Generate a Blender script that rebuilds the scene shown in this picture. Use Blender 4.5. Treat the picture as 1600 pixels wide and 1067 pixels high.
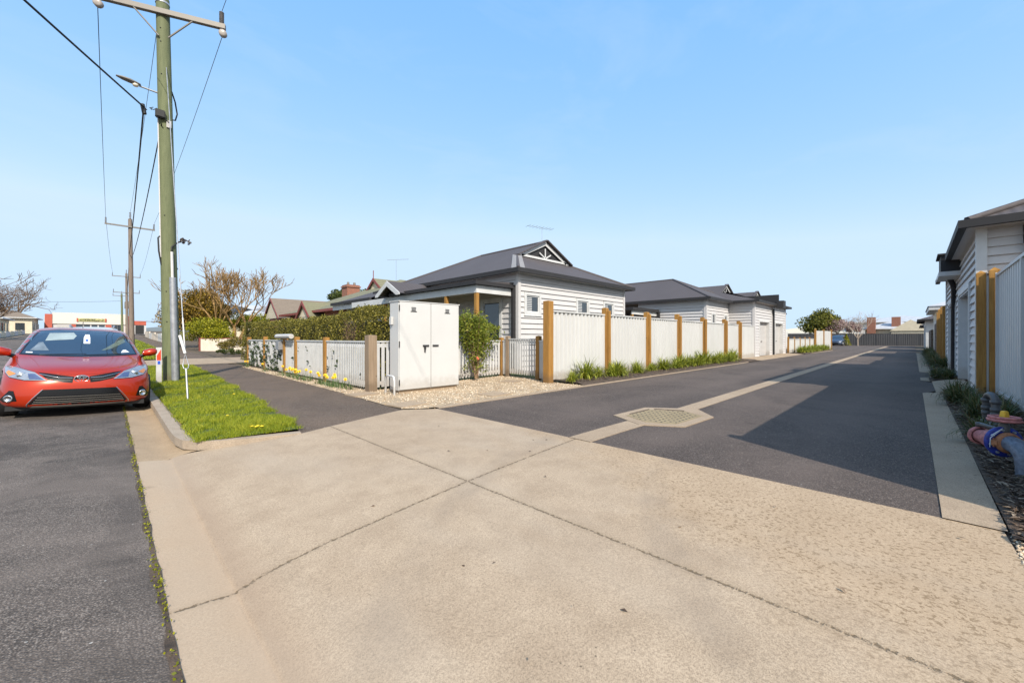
import bpy, bmesh, math, random
import numpy as np
from mathutils import Vector, Matrix, Euler
from mathutils.bvhtree import BVHTree
R = math.radians
for o in list(bpy.data.objects): bpy.data.objects.remove(o, do_unlink=True)
scene = bpy.context.scene
COL = scene.collection
# ------------------------------------------------------------ camera
cam = bpy.data.objects.new('camera', bpy.data.cameras.new('camera'))
COL.objects.link(cam); scene.camera = cam
cam.location = (0, 0, 1.17); cam.rotation_euler = (R(90), 0, R(-45))
cam.data.sensor_width = 36; cam.data.lens = 14.13; cam.data.shift_y = -0.0034
cam.data.clip_start = 0.05; cam.data.clip_end = 3000
# ------------------------------------------------------------ light
SUN_EL = 39.8; SUN_DX, SUN_DY = -0.44, -0.898          # horizontal direction towards the sun
world = bpy.data.worlds.new('World'); scene.world = world; world.use_nodes = True
wn = world.node_tree; wn.nodes.clear()
wo = wn.nodes.new('ShaderNodeOutputWorld'); wb = wn.nodes.new('ShaderNodeBackground')
sky = wn.nodes.new('ShaderNodeTexSky'); sky.sky_type = 'NISHITA'; sky.sun_disc = False
sky.sun_elevation = R(SUN_EL); sky.sun_rotation = math.atan2(SUN_DX, SUN_DY)
sky.air_density = 1.0; sky.dust_density = 0.3; sky.ozone_density = 2.2; sky.altitude = 0
# the physical sky is compressed per channel: this photograph's sky is exposed bright and clear blue
sep = wn.nodes.new('ShaderNodeSeparateColor'); cmb = wn.nodes.new('ShaderNodeCombineColor')
wn.links.new(sky.outputs[0], sep.inputs[0])
for i, (p, k, mx) in enumerate(((0.80, 1.12, 0.50), (0.40, 0.82, 0.655), (0.10, 0.88, 0.82))):
    prev = sep.outputs[i]
    for op, v in (('MULTIPLY', 0.15), ('POWER', p), ('MULTIPLY', k), ('MINIMUM', mx), ('DIVIDE', 0.15)):
        n = wn.nodes.new('ShaderNodeMath'); n.operation = op; wn.links.new(prev, n.inputs[0]); n.inputs[1].default_value = v; prev = n.outputs[0]
    wn.links.new(prev, cmb.inputs[i])
# broad warm glow added to the sky around the sun to warm the shade
ge = wn.nodes.new('ShaderNodeTexCoord'); vd = wn.nodes.new('ShaderNodeVectorMath'); vd.operation = 'DOT_PRODUCT'
ce = math.cos(R(SUN_EL)); vd.inputs[1].default_value = (SUN_DX*ce, SUN_DY*ce, math.sin(R(SUN_EL)))
wn.links.new(ge.outputs['Generated'], vd.inputs[0]); prev = vd.outputs['Value']
for op, v in (('MAXIMUM', 0.0), ('POWER', 2.5), ('MULTIPLY', 0.34)):
    n = wn.nodes.new('ShaderNodeMath'); n.operation = op; wn.links.new(prev, n.inputs[0]); n.inputs[1].default_value = v; prev = n.outputs[0]
gm = wn.nodes.new('ShaderNodeMix'); gm.data_type = 'RGBA'; gm.blend_type = 'ADD'; gm.clamp_result = False; gm.inputs[0].default_value = 1.0
gc = wn.nodes.new('ShaderNodeVectorMath'); gc.operation = 'SCALE'; gc.inputs[0].default_value = (11.0, 8.4, 4.6); wn.links.new(prev, gc.inputs['Scale'])
wn.links.new(cmb.outputs[0], gm.inputs[6]); wn.links.new(gc.outputs[0], gm.inputs[7])
# barely visible high wisps
cm = wn.nodes.new('ShaderNodeMapping'); cm.inputs['Scale'].default_value = (1.0, 2.2, 5.0); wn.links.new(ge.outputs['Generated'], cm.inputs[0])
cn = wn.nodes.new('ShaderNodeTexNoise'); cn.inputs['Scale'].default_value = 1.6; cn.inputs['Detail'].default_value = 7; cn.inputs['Roughness'].default_value = 0.6; cn.inputs['Distortion'].default_value = 0.5
wn.links.new(cm.outputs[0], cn.inputs['Vector'])
cr_ = wn.nodes.new('ShaderNodeMapRange'); cr_.inputs['From Min'].default_value = 0.50; cr_.inputs['From Max'].default_value = 0.85; cr_.inputs['To Max'].default_value = 0.22; wn.links.new(cn.outputs['Fac'], cr_.inputs['Value'])
cw = wn.nodes.new('ShaderNodeMix'); cw.data_type = 'RGBA'; cw.inputs[7].default_value = (4.2, 4.7, 5.2, 1)
wn.links.new(cr_.outputs[0], cw.inputs[0]); wn.links.new(gm.outputs[2], cw.inputs[6]); wn.links.new(cw.outputs[2], wb.inputs[0])
wb.inputs[1].default_value = 0.15
wn.links.new(wb.outputs[0], wo.inputs[0])
sun = bpy.data.objects.new('sun', bpy.data.lights.new('sun', 'SUN')); COL.objects.link(sun)
sun.data.energy = 4.7; sun.data.angle = R(0.5); sun.data.color = (1.0, 0.93, 0.82)
ce = math.cos(R(SUN_EL)); dn = Vector((-SUN_DX*ce, -SUN_DY*ce, -math.sin(R(SUN_EL))))
sun.rotation_euler = dn.to_track_quat('-Z', 'Y').to_euler()
scene.view_settings.view_transform = 'Standard'; scene.view_settings.look = 'None'
scene.view_settings.exposure = 0.38; scene.view_settings.gamma = 1
# ------------------------------------------------------------ materials
def gam(c): return tuple(c) + (1,) if len(c) == 3 else c
class NT:
    def __init__(s, name, rough=0.7, spec=0.5, metal=0.0):
        s.m = bpy.data.materials.new(name); s.m.use_nodes = True; s.t = s.m.node_tree
        s.b = s.t.nodes['Principled BSDF']; s.out = s.t.nodes['Material Output']
        s.b.inputs['Roughness'].default_value = rough; s.b.inputs['Metallic'].default_value = metal
        s.b.inputs['Specular IOR Level'].default_value = spec
        s.tc = s.t.nodes.new('ShaderNodeTexCoord'); s.obj = s.tc.outputs['Object']
    def L(s, a, b): s.t.links.new(a, b)
    def put(s, sock, v):
        if hasattr(v, 'is_linked') or isinstance(v, bpy.types.NodeSocket): s.L(v, sock)
        elif isinstance(v, (tuple, list)) and sock.type == 'RGBA': sock.default_value = gam(v)
        else: sock.default_value = v
    def mp(s, scale=(1,1,1), rot=(0,0,0), loc=(0,0,0), vec=None):
        n = s.t.nodes.new('ShaderNodeMapping'); s.L(vec or s.obj, n.inputs[0])
        n.inputs['Scale'].default_value = scale; n.inputs['Rotation'].default_value = rot; n.inputs['Location'].default_value = loc
        return n.outputs[0]
    def noise(s, scale, detail=3, rough=0.55, vec=None, dist=0.0, col=False):
        n = s.t.nodes.new('ShaderNodeTexNoise'); s.L(vec or s.obj, n.inputs['Vector'])
        n.inputs['Scale'].default_value = scale; n.inputs['Detail'].default_value = detail
        n.inputs['Roughness'].default_value = rough; n.inputs['Distortion'].default_value = dist
        return n.outputs['Color' if col else 'Fac']
    def vor(s, scale, feat='F1', out='Distance', vec=None, rnd=1.0):
        n = s.t.nodes.new('ShaderNodeTexVoronoi'); n.feature = feat; s.L(vec or s.obj, n.inputs['Vector'])
        n.inputs['Scale'].default_value = scale; n.inputs['Randomness'].default_value = rnd
        return n.outputs[out]
    def ramp(s, v, stops, interp='LINEAR'):
        n = s.t.nodes.new('ShaderNodeValToRGB'); s.L(v, n.inputs[0]); cr = n.color_ramp; cr.interpolation = interp
        while len(cr.elements) < len(stops): cr.elements.new(0.5)
        for e, (p, c) in zip(cr.elements, stops):
            e.position = p; e.color = (c, c, c, 1) if not isinstance(c, (tuple, list)) else gam(c)
        return n.outputs[0]
    def mix(s, f, a, b, mode='MIX'):
        n = s.t.nodes.new('ShaderNodeMix'); n.data_type = 'RGBA'; n.blend_type = mode
        s.put(n.inputs[0], f); s.put(n.inputs[6], a); s.put(n.inputs[7], b); return n.outputs[2]
    def math(s, op, a, b=0.0, c=0.0):
        n = s.t.nodes.new('ShaderNodeMath'); n.operation = op
        for i, v in enumerate((a, b, c)): s.put(n.inputs[i], v)
        return n.outputs[0]
    def xyz(s, vec=None):
        n = s.t.nodes.new('ShaderNodeSeparateXYZ'); s.L(vec or s.obj, n.inputs[0]); return n.outputs
    def bump(s, h, strength=0.3, dist=0.01):
        n = s.t.nodes.new('ShaderNodeBump'); s.L(h, n.inputs['Height']); n.inputs['Strength'].default_value = strength
        n.inputs['Distance'].default_value = dist; s.L(n.outputs[0], s.b.inputs['Normal'])
    def color(s, c): s.put(s.b.inputs['Base Color'], c); return s
    def rough(s, v): s.put(s.b.inputs['Roughness'], v)
def sc(c, k): return tuple(min(1, x*k) for x in c[:3])
def pm(name, col, rough=0.6, var=0.15, scale=4.0, fine=60.0, bump=0.0, metal=0.0, spec=0.5, coat=0.0, stretch=(1,1,1), fvar=0.5, dirt=0.0):
    n = NT(name, rough, spec, metal)
    v = n.mp(stretch)
    a = n.noise(scale, 4, 0.6, v); b = n.noise(fine, 2, 0.6, v)
    c = n.mix(n.ramp(a, [(0.3, 0), (0.7, 1)]), sc(col, 1-var), sc(col, 1+var*0.7))
    c = n.mix(n.math('MULTIPLY', n.ramp(b, [(0.35, 0), (0.65, 1)]), var*fvar), c, sc(col, 0.55))
    if dirt:   # soil splash low down and faint run marks
        x, y, z = n.xyz()
        h = n.math('ADD', z, n.math('MULTIPLY', n.noise(7, 4, 0.7), -0.35))
        c = n.mix(n.math('MULTIPLY', n.ramp(h, [(0.0, 1), (0.16, 0)]), dirt), c, (0.22, 0.16, 0.10))
        st = n.ramp(n.noise(3.5, 4, 0.7, n.mp((3, 3, 0.25))), [(0.52, 0), (0.72, 1)])
        c = n.mix(n.math('MULTIPLY', st, dirt*0.28), c, sc(col, 0.6))
    n.color(c)
    n.rough(n.math('ADD', n.math('MULTIPLY', a, 0.2), rough-0.1))
    if bump: n.bump(b, bump, 0.01)
    if coat: n.b.inputs['Coat Weight'].default_value = coat; n.b.inputs['Coat Roughness'].default_value = 0.04
    return n.m
def concrete_mat(name, base, stain, stain2, speck=0.5, mossy=False, joints=False):
    n = NT(name, 0.85, 0.3)
    big = n.noise(0.55, 5, 0.6, dist=0.4); mid = n.noise(3.1, 5, 0.65); fine = n.noise(95, 5, 0.8); grit = n.noise(210, 3, 0.75)
    c = n.mix(n.ramp(big, [(0.32, 0), (0.68, 1)]), base, stain)
    c = n.mix(n.math('MULTIPLY', n.ramp(mid, [(0.42, 0), (0.75, 1)]), 0.65), c, stain2)
    c = n.mix(n.math('MULTIPLY', n.ramp(fine, [(0.40, 1), (0.52, 0)]), 0.5), c, sc(stain2, 0.55))
    c = n.mix(n.math('MULTIPLY', n.ramp(fine, [(0.56, 0), (0.72, 1)]), 0.5), c, sc(base, 1.35))
    c = n.mix(n.math('MULTIPLY', n.ramp(grit, [(0.38, 1), (0.5, 0)]), 0.55), c, sc(stain2, 0.5))
    # sparse dark pits grouped by a second noise
    pit = n.ramp(n.vor(34), [(0.10, 1), (0.17, 0)])
    grp = n.ramp(n.noise(1.7, 3, 0.7), [(0.56, 0), (0.66, 1)])
    c = n.mix(n.math('MULTIPLY', n.math('MULTIPLY', pit, grp), speck), c, (0.06, 0.045, 0.03))
    if mossy:
        x, y, z = n.xyz()
        # lichen flecks: thick towards the lane kerb, thinning out across the slab
        d = n.math('ADD', n.math('MULTIPLY', n.math('SUBTRACT', x, 2.3), 0.8), n.math('MULTIPLY', n.math('SUBTRACT', 1.0, y), 0.45))
        d = n.math('ADD', d, n.math('MULTIPLY', n.math('SUBTRACT', n.noise(2.0, 4, 0.6), 0.5), 1.6))
        dm = n.ramp(d, [(0.0, 0), (0.55, 1)])
        fl = n.noise(46, 3, 0.66, n.mp((1.15, 0.95, 1), rot=(0, 0, 0.7)), dist=0.3)
        fm = n.ramp(fl, [(0.548, 0), (0.585, 1)])
        c = n.mix(n.math('MULTIPLY', n.math('MULTIPLY', fm, dm), 0.9), c, (0.115, 0.078, 0.045))
        c = n.mix(n.math('MULTIPLY', dm, 0.30), c, (0.44, 0.31, 0.185))
        # brown water stain along the gutter invert
        g = n.ramp(n.math('ADD', x, n.math('MULTIPLY', n.noise(5, 3, 0.6), 0.03)), [(0.462, 1), (0.482, 0)])
        hz = n.ramp(n.math('ABSOLUTE', n.math('SUBTRACT', x, 0.50)), [(0.0, 1), (0.16, 0)])
        c = n.mix(n.math('MULTIPLY', hz, 0.60), c, (0.27, 0.195, 0.135))
        c = n.mix(n.math('MULTIPLY', n.math('MULTIPLY', g, n.ramp(mid, [(0.3, 0.6), (0.6, 1)])), 0.55), c, (0.46, 0.335, 0.225))
        # faint curved tyre tracks swinging from the street into the lane, and old oil spots
        rx = n.math('POWER', n.math('ADD', n.math('POWER', n.math('SUBTRACT', x, 4.2), 2.0), n.math('POWER', n.math('ADD', y, 1.6), 2.0)), 0.5)
        for rad in (3.25, 4.65):
            tk = n.ramp(n.math('ABSOLUTE', n.math('SUBTRACT', rx, rad)), [(0.07, 1), (0.15, 0)])
            c = n.mix(n.math('MULTIPLY', n.math('MULTIPLY', tk, n.ramp(n.noise(2.6, 4, 0.7, n.mp(loc=(rad, 0, 0))), [(0.38, 0), (0.62, 1)])), 0.30), c, (0.20, 0.155, 0.115))
        oil = n.math('MULTIPLY', n.ramp(n.vor(1.35, vec=n.mp(loc=(3.3, 1.2, 0))), [(0.03, 1), (0.10, 0)]), n.ramp(n.noise(1.4, 2, 0.5, n.mp(loc=(0, 5, 0))), [(0.5, 0), (0.56, 1)]))
        c = n.mix(n.math('MULTIPLY', oil, 0.5), c, (0.10, 0.075, 0.05))
        # tyre greyed band
        t = n.ramp(n.noise(1.1, 3, 0.6, n.mp((1, 0.35, 1), loc=(3, 1, 0))), [(0.5, 0), (0.7, 1)])
        c = n.mix(n.math('MULTIPLY', t, 0.30), c, (0.36, 0.30, 0.235))
    if joints:
        x, y, z = n.xyz()
        w = n.math('MULTIPLY', n.math('SUBTRACT', n.noise(6, 4, 0.7), 0.5), 0.012)
        w2 = n.math('MULTIPLY', n.math('SUBTRACT', n.noise(45, 3, 0.7, n.mp(loc=(5, 5, 0))), 0.47), 0.075)
        d1 = n.math('ABSOLUTE', n.math('ADD', n.math('SUBTRACT', x, 2.105), w))
        yl = n.math('ADD', n.math('MULTIPLY', x, 0.088), 2.445)
        d2 = n.math('ABSOLUTE', n.math('ADD', n.math('SUBTRACT', y, yl), w))
        dd = n.math('ADD', n.math('MINIMUM', d1, d2), w2)
        jm = n.ramp(dd, [(0.0035, 1), (0.011, 0)])
        c = n.mix(n.math('MULTIPLY', jm, 0.85), c, (0.085, 0.06, 0.033))
        hal = n.ramp(n.math('MINIMUM', d1, d2), [(0.0, 1), (0.05, 0)])
        c = n.mix(n.math('MULTIPLY', hal, 0.22), c, (0.22, 0.16, 0.10))
        n.bump(n.math('SUBTRACT', n.math('MULTIPLY', fine, 0.25), jm), 0.5, 0.012)
    else:
        n.bump(fine, 0.35, 0.006)
    n.color(c); return n.m
def asphalt_mat(name, base, lightc, darkc, stone, patches=0.5, sc1=110, bands=None):
    n = NT(name, 0.88, 0.35)
    big = n.noise(0.8, 5, 0.65, dist=0.8); mid = n.noise(6, 4, 0.6)
    cell = n.vor(sc1, out='Color'); dist = n.vor(sc1)
    g = n.xyz(cell)[0]
    c = n.mix(n.math('MULTIPLY', n.ramp(big, [(0.3, 0), (0.7, 1)]), patches), base, lightc)
    c = n.mix(n.math('MULTIPLY', n.ramp(mid, [(0.35, 1), (0.65, 0)]), 0.45), c, darkc)
    gs = 2.0 if 'road' in name else 1.25; g2 = n.noise(36*gs, 4, 0.75); g3 = n.xyz(n.vor(46*gs, out='Color'))[0]
    c = n.mix(n.math('MULTIPLY', n.ramp(g2, [(0.40, 1), (0.52, 0)]), 0.5), c, sc(darkc, 0.62))
    c = n.mix(n.math('MULTIPLY', n.ramp(g2, [(0.52, 0), (0.68, 1)]), 0.45), c, sc(stone, 0.8))
    c = n.mix(n.math('MULTIPLY', n.ramp(g3, [(0.86, 0), (1.0, 1)]), 0.55), c, stone)
    c = n.mix(n.math('MULTIPLY', n.ramp(g, [(0.55, 0), (1.0, 1)]), 0.55), c, stone)
    c = n.mix(n.math('MULTIPLY', n.ramp(dist, [(0.35, 0), (0.6, 1)]), 0.7), c, sc(darkc, 0.5))
    if 'road' in name:
        dk = n.ramp(n.noise(0.9, 5, 0.7, n.mp(loc=(4, 1, 0), scale=(1.2, .8, 1)), dist=1.5), [(0.46, 0), (0.60, 1)])
        c = n.mix(n.math('MULTIPLY', dk, 0.6), c, sc(darkc, 0.85))
    pt = n.ramp(n.noise(0.33, 4, 0.7, n.mp(loc=(9, 3, 0)), dist=1.2), [(0.42, 0), (0.60, 1)])
    c = n.mix(n.math('MULTIPLY', pt, 0.45*patches), c, sc(lightc, 1.15))
    w = n.ramp(n.vor(13), [(0.05, 1), (0.085, 0)])
    w = n.math('MULTIPLY', w, n.ramp(n.noise(9, 2, 0.5), [(0.53, 0), (0.57, 1)]))
    c = n.mix(n.math('MULTIPLY', w, 0.7), c, (0.5, 0.48, 0.44))
    if bands:
        x, y, z = n.xyz()
        for yb, w_, amt in bands:   # tyre-polished wheel tracks
            d = n.math('ABSOLUTE', n.math('SUBTRACT', n.math('ADD', y, n.math('MULTIPLY', n.noise(0.5, 2, 0.5), 0.5)), yb+.25))
            c = n.mix(n.math('MULTIPLY', n.ramp(d, [(0.0, 1), (w_, 0)]), amt), c, sc(lightc, 1.2))
    # fine wandering cracks and dark drips
    ck = n.ramp(n.vor(0.75, 'DISTANCE_TO_EDGE', vec=n.mp(vec=None, loc=(2, 7, 0))), [(0.0, 1), (0.006, 0)])
    c = n.mix(n.math('MULTIPLY', n.math('MULTIPLY', ck, n.ramp(n.noise(0.6, 3, 0.6), [(0.56, 0), (0.62, 1)])), 0.6), c, sc(darkc, 0.5))
    dr = n.ramp(n.vor(1.9, vec=n.mp(loc=(1, 4, 0))), [(0.06, 1), (0.13, 0)])
    c = n.mix(n.math('MULTIPLY', n.math('MULTIPLY', dr, n.ramp(n.noise(0.9, 2, 0.5, n.mp(loc=(6, 0, 0))), [(0.5, 0), (0.58, 1)])), 0.45), c, sc(darkc, 0.6))
    n.color(c); n.bump(n.math('SUBTRACT', 1.0, dist), 0.55, 0.008); return n.m
M = {}
M['cross'] = concrete_mat('driveway_concrete', (0.460, 0.357, 0.252), (0.395, 0.300, 0.208), (0.285, 0.208, 0.138), 0.75, True, True)
M['kerb'] = concrete_mat('kerb_concrete', (0.42, 0.345, 0.27), (0.35, 0.275, 0.205), (0.25, 0.195, 0.14), 0.6)
M['gutter'] = concrete_mat('gutter_concrete', (0.42, 0.31, 0.20), (0.36, 0.26, 0.165), (0.27, 0.195, 0.12), 0.5)
M['edge'] = concrete_mat('edge_concrete', (0.42, 0.322, 0.225), (0.36, 0.272, 0.187), (0.27, 0.20, 0.135), 0.4)
M['lid'] = concrete_mat('pit_concrete', (0.34, 0.27, 0.16), (0.29, 0.225, 0.13), (0.22, 0.17, 0.10), 0.4)
M['road'] = asphalt_mat('road_asphalt', (0.104, 0.083, 0.070), (0.180, 0.145, 0.122), (0.055, 0.045, 0.038), (0.34, 0.29, 0.25), 0.9, 120)
M['lane'] = asphalt_mat('lane_asphalt', (0.082, 0.062, 0.052), (0.120, 0.092, 0.077), (0.051, 0.038, 0.031), (0.26, 0.21, 0.18), 0.8, 120, [(0.7, .5, .25), (2.1, .4, .2), (3.6, .5, .28), (5.0, .4, .2)])
M['path'] = asphalt_mat('path_asphalt', (0.130, 0.090, 0.062), (0.172, 0.120, 0.085), (0.088, 0.060, 0.041), (0.25, 0.215, 0.19), 0.6, 110)
M['earth'] = pm('earth', (0.10, 0.075, 0.05), 0.95, 0.5, 2.5, 90, 0.6)
M['mulch'] = pm('mulch', (0.085, 0.058, 0.040), 0.95, 0.7, 9, 120, 0.9)
M['lawn'] = pm('lawn_soil', (0.070, 0.090, 0.020), 0.95, 0.45, 1.5, 80, 0.5)
M['gravel'] = pm('gravel_base', (0.42, 0.32, 0.21), 0.9, 0.35, 3, 120, 0.8)
M['white'] = pm('white_paint', (0.54, 0.538, 0.532), 0.5, 0.10, 3, 90, dirt=0.35)
M['cabinet'] = pm('cabinet_paint', (0.52, 0.515, 0.505), 0.38, 0.04, 1.2, 40, fvar=0.3, dirt=0.25)
M['board'] = pm('weatherboard_paint', (0.51, 0.49, 0.483), 0.55, 0.05, 2.5, 70, stretch=(1, 1, 4))
M['fencew'] = pm('fence_steel', (0.515, 0.512, 0.50), 0.42, 0.06, 1.3, 60, stretch=(1, 1, 0.3), dirt=0.45)
M['fencegrey'] = pm('dark_fence_steel', (0.082, 0.080, 0.082), 0.55, 0.1, 1, 50)
M['dark'] = pm('dark_steel', (0.034, 0.033, 0.035), 0.6, 0.12, 3, 60, spec=0.2)
M['black'] = pm('black_rubber', (0.012, 0.012, 0.013), 0.6, 0.2, 6, 60)
M['galv'] = pm('galvanised_steel', (0.38, 0.39, 0.41), 0.45, 0.18, 9, 80, metal=0.6)
M['alu'] = pm('grey_steel', (0.185, 0.168, 0.148), 0.55, 0.15, 6, 60, metal=0.2)
M['pvc'] = pm('grey_conduit', (0.55, 0.53, 0.52), 0.5, 0.1, 4, 60)
def wood(name, a, b, grain=14, knots=True, rough=0.75):
    n = NT(name, rough, 0.3)
    v = n.mp((grain, grain, 0.9)); g = n.noise(2.2, 5, 0.65, v, dist=0.6); g2 = n.noise(9, 3, 0.6, n.mp((grain, grain, 0.4)))
    big = n.noise(0.9, 3, 0.5)
    c = n.mix(n.ramp(g, [(0.3, 0), (0.7, 1)]), a, b)
    c = n.mix(n.math('MULTIPLY', n.ramp(g2, [(0.5, 0), (0.68, 1)]), 0.45), c, sc(b, 0.5))
    c = n.mix(n.math('MULTIPLY', n.ramp(big, [(0.4, 0), (0.7, 1)]), 0.4), c, sc(a, 0.65))
    if knots:
        k = n.ramp(n.vor(3.3), [(0.05, 1), (0.10, 0)])
        c = n.mix(n.math('MULTIPLY', k, 0.7), c, sc(b, 0.35))
    oi = n.t.nodes.new('ShaderNodeObjectInfo'); rv = oi.outputs['Random']
    c = n.mix(n.math('MULTIPLY', rv, 0.35), c, sc(b, 0.9)); x, y, z = n.xyz()
    c = n.mix(n.math('MULTIPLY', n.ramp(n.math('ADD', z, n.math('MULTIPLY', n.noise(6, 3, 0.7), -0.3)), [(0.0, 1), (0.14, 0)]), 0.5), c, (0.10, 0.07, 0.045))
    n.color(c); n.bump(g2, 0.25, 0.006); return n.m
M['post'] = wood('treated_pine', (0.42, 0.225, 0.060), (0.27, 0.130, 0.030), 10)
M['postgrey'] = wood('weathered_pine', (0.34, 0.255, 0.18), (0.23, 0.165, 0.11), 12)
M['pole'] = wood('green_pole_timber', (0.185, 0.200, 0.105), (0.115, 0.135, 0.068), 5, False)
M['polegrey'] = wood('grey_pole_timber', (0.25, 0.20, 0.165), (0.16, 0.125, 0.10), 5, False)
def roof_metal():
    n = NT('corrugated_roof', 0.65, 0.18)
    g = n.t.nodes.new('ShaderNodeNewGeometry'); nx, ny, nz = n.xyz(g.outputs['Normal'])
    x, y, z = n.xyz()
    sel = n.math('GREATER_THAN', n.math('ABSOLUTE', nx), n.math('ABSOLUTE', ny))
    co = n.math('ADD', n.math('MULTIPLY', y, sel), n.math('MULTIPLY', x, n.math('SUBTRACT', 1.0, sel)))
    w = n.math('SINE', n.math('MULTIPLY', co, 2*math.pi/0.076*0.5))
    big = n.noise(0.7, 4, 0.6)
    c = n.mix(big, (0.094, 0.082, 0.083), (0.072, 0.063, 0.064))
    c = n.mix(n.math('MULTIPLY', n.ramp(w, [(0.0, 1), (0.35, 0)]), 0.10), c, (0.04, 0.04, 0.045))
    n.color(c); n.bump(w, 0.35, 0.012); return n.m
M['roof'] = roof_metal()
def tile_mat(name, a, b):
    n = NT(name, 0.8, 0.3)
    g = n.t.nodes.new('ShaderNodeNewGeometry'); nx, ny, nz = n.xyz(g.outputs['Normal'])
    x, y, z = n.xyz()
    row = n.math('FRACT', n.math('MULTIPLY', z, 7.0))
    c = n.mix(n.noise(2.5, 5, 0.7), a, b)
    c = n.mix(n.math('MULTIPLY', n.ramp(row, [(0.0, 1), (0.28, 0)]), 0.55), c, sc(b, 0.35))
    c = n.mix(n.math('MULTIPLY', n.ramp(n.noise(22, 3, 0.7), [(0.45, 0), (0.62, 1)]), 0.35), c, sc(b, 0.5))
    n.color(c); n.bump(row, 0.5, 0.02); return n.m
M['tilegreen'] = tile_mat('green_roof_tile', (0.23, 0.215, 0.135), (0.155, 0.15, 0.095))
M['tilebrown'] = tile_mat('brown_roof_tile', (0.235, 0.19, 0.15), (0.17, 0.135, 0.105))
M['ironpale'] = pm('pale_iron_roof', (0.42, 0.43, 0.45), 0.5, 0.15, 1, 30)
M['redtrim'] = pm('maroon_paint', (0.20, 0.045, 0.035), 0.5, 0.1)
M['cream'] = pm('cream_paint', (0.58, 0.51, 0.38), 0.6, 0.1, 2, 60)
M['creamp'] = pm('pink_cream_steel', (0.60, 0.52, 0.43), 0.5, 0.08)
M['redwall'] = pm('red_painted_wall', (0.42, 0.085, 0.05), 0.6, 0.12, 1)
def brick_mat(name, a, b, mortar, scale=1.0, bw=0.23, bh=0.086):
    n = NT(name, 0.9, 0.2)
    x, y, z = n.xyz(); cb = n.t.nodes.new('ShaderNodeCombineXYZ')
    n.L(n.math('ADD', x, y), cb.inputs[0]); n.L(z, cb.inputs[1])
    t = n.t.nodes.new('ShaderNodeTexBrick'); n.L(cb.outputs[0], t.inputs['Vector'])
    t.inputs['Color1'].default_value = gam(a); t.inputs['Color2'].default_value = gam(b); t.inputs['Mortar'].default_value = gam(mortar)
    t.inputs['Scale'].default_value = 1; t.inputs['Brick Width'].default_value = bw; t.inputs['Row Height'].default_value = bh
    t.inputs['Mortar Size'].default_value = 0.012
    n.color(n.mix(n.math('MULTIPLY', n.noise(14, 4, 0.7), 0.5), t.outputs[0], sc(b, 0.5))); return n.m
M['brick'] = brick_mat('red_brick', (0.33, 0.105, 0.06), (0.24, 0.075, 0.045), (0.30, 0.25, 0.2))
M['block'] = brick_mat('brown_block', (0.16, 0.115, 0.085), (0.12, 0.085, 0.065), (0.22, 0.19, 0.16), bw=0.39, bh=0.19)
def glass(name, col=(0.02, 0.025, 0.03), rough=0.05):
    n = NT(name, rough, 0.9); n.color(n.mix(n.noise(1.3, 3, 0.6), col, sc(col, 2.2))); return n.m
M['glass'] = glass('window_glass')
M['blind'] = pm('slatted_blind', (0.42, 0.42, 0.42), 0.6, 0.1)
M['shutter'] = pm('roller_door', (0.46, 0.44, 0.425), 0.45, 0.05)
def leafmat(name, a, b, c=None, trans=0.3, rough=0.55):
    n = NT(name, rough, 0.35)
    at = n.t.nodes.new('ShaderNodeAttribute'); at.attribute_name = 'tint'
    st = [(0.0, a), (0.6, b)] + ([(1.0, c)] if c else [])
    col = n.ramp(at.outputs['Fac'], st)
    n.color(col)
    tr = n.t.nodes.new('ShaderNodeBsdfTranslucent'); n.L(col, tr.inputs[0])
    mx = n.t.nodes.new('ShaderNodeMixShader'); mx.inputs[0].default_value = trans
    n.L(n.b.outputs[0], mx.inputs[1]); n.L(tr.outputs[0], mx.inputs[2]); n.L(mx.outputs[0], n.out.inputs[0])
    return n.m
M['hedge'] = leafmat('hedge_leaves', (0.06, 0.060, 0.010), (0.20, 0.175, 0.026), (0.44, 0.37, 0.075))
M['shrub'] = leafmat('shrub_leaves', (0.07, 0.10, 0.012), (0.20, 0.24, 0.025), (0.36, 0.33, 0.05), 0.35)
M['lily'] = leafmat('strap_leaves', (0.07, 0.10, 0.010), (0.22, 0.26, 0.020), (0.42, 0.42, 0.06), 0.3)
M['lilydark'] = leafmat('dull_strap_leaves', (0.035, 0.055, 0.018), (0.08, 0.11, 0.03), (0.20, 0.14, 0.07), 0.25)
M['grass'] = leafmat('grass_blades', (0.08, 0.115, 0.008), (0.25, 0.305, 0.014), (0.50, 0.46, 0.045), 0.35)
M['conifer'] = leafmat('golden_foliage', (0.06, 0.045, 0.008), (0.22, 0.14, 0.016), (0.40, 0.25, 0.025), 0.2)
M['bright'] = leafmat('bright_foliage', (0.12, 0.14, 0.008), (0.30, 0.29, 0.012), (0.45, 0.40, 0.025), 0.35)
M['gum'] = leafmat('dark_foliage', (0.028, 0.042, 0.012), (0.075, 0.10, 0.022), (0.15, 0.17, 0.035), 0.25)
M['mound'] = leafmat('mound_foliage', (0.06, 0.05, 0.012), (0.17, 0.135, 0.02), (0.28, 0.20, 0.035), 0.2)
M['blossom'] = leafmat('pink_blossom', (0.22, 0.13, 0.12), (0.40, 0.28, 0.26), (0.62, 0.50, 0.48), 0.3)
M['brownleaf'] = leafmat('brown_twigs', (0.09, 0.055, 0.035), (0.16, 0.10, 0.065), (0.26, 0.18, 0.12), 0.1)
M['litter'] = leafmat('leaf_litter', (0.055, 0.036, 0.026), (0.14, 0.095, 0.065), (0.36, 0.28, 0.20), 0.1, 0.8)
M['stones'] = leafmat('gravel_stones', (0.30, 0.21, 0.13), (0.50, 0.39, 0.27), (0.70, 0.62, 0.50), 0.0, 0.85)
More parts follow.
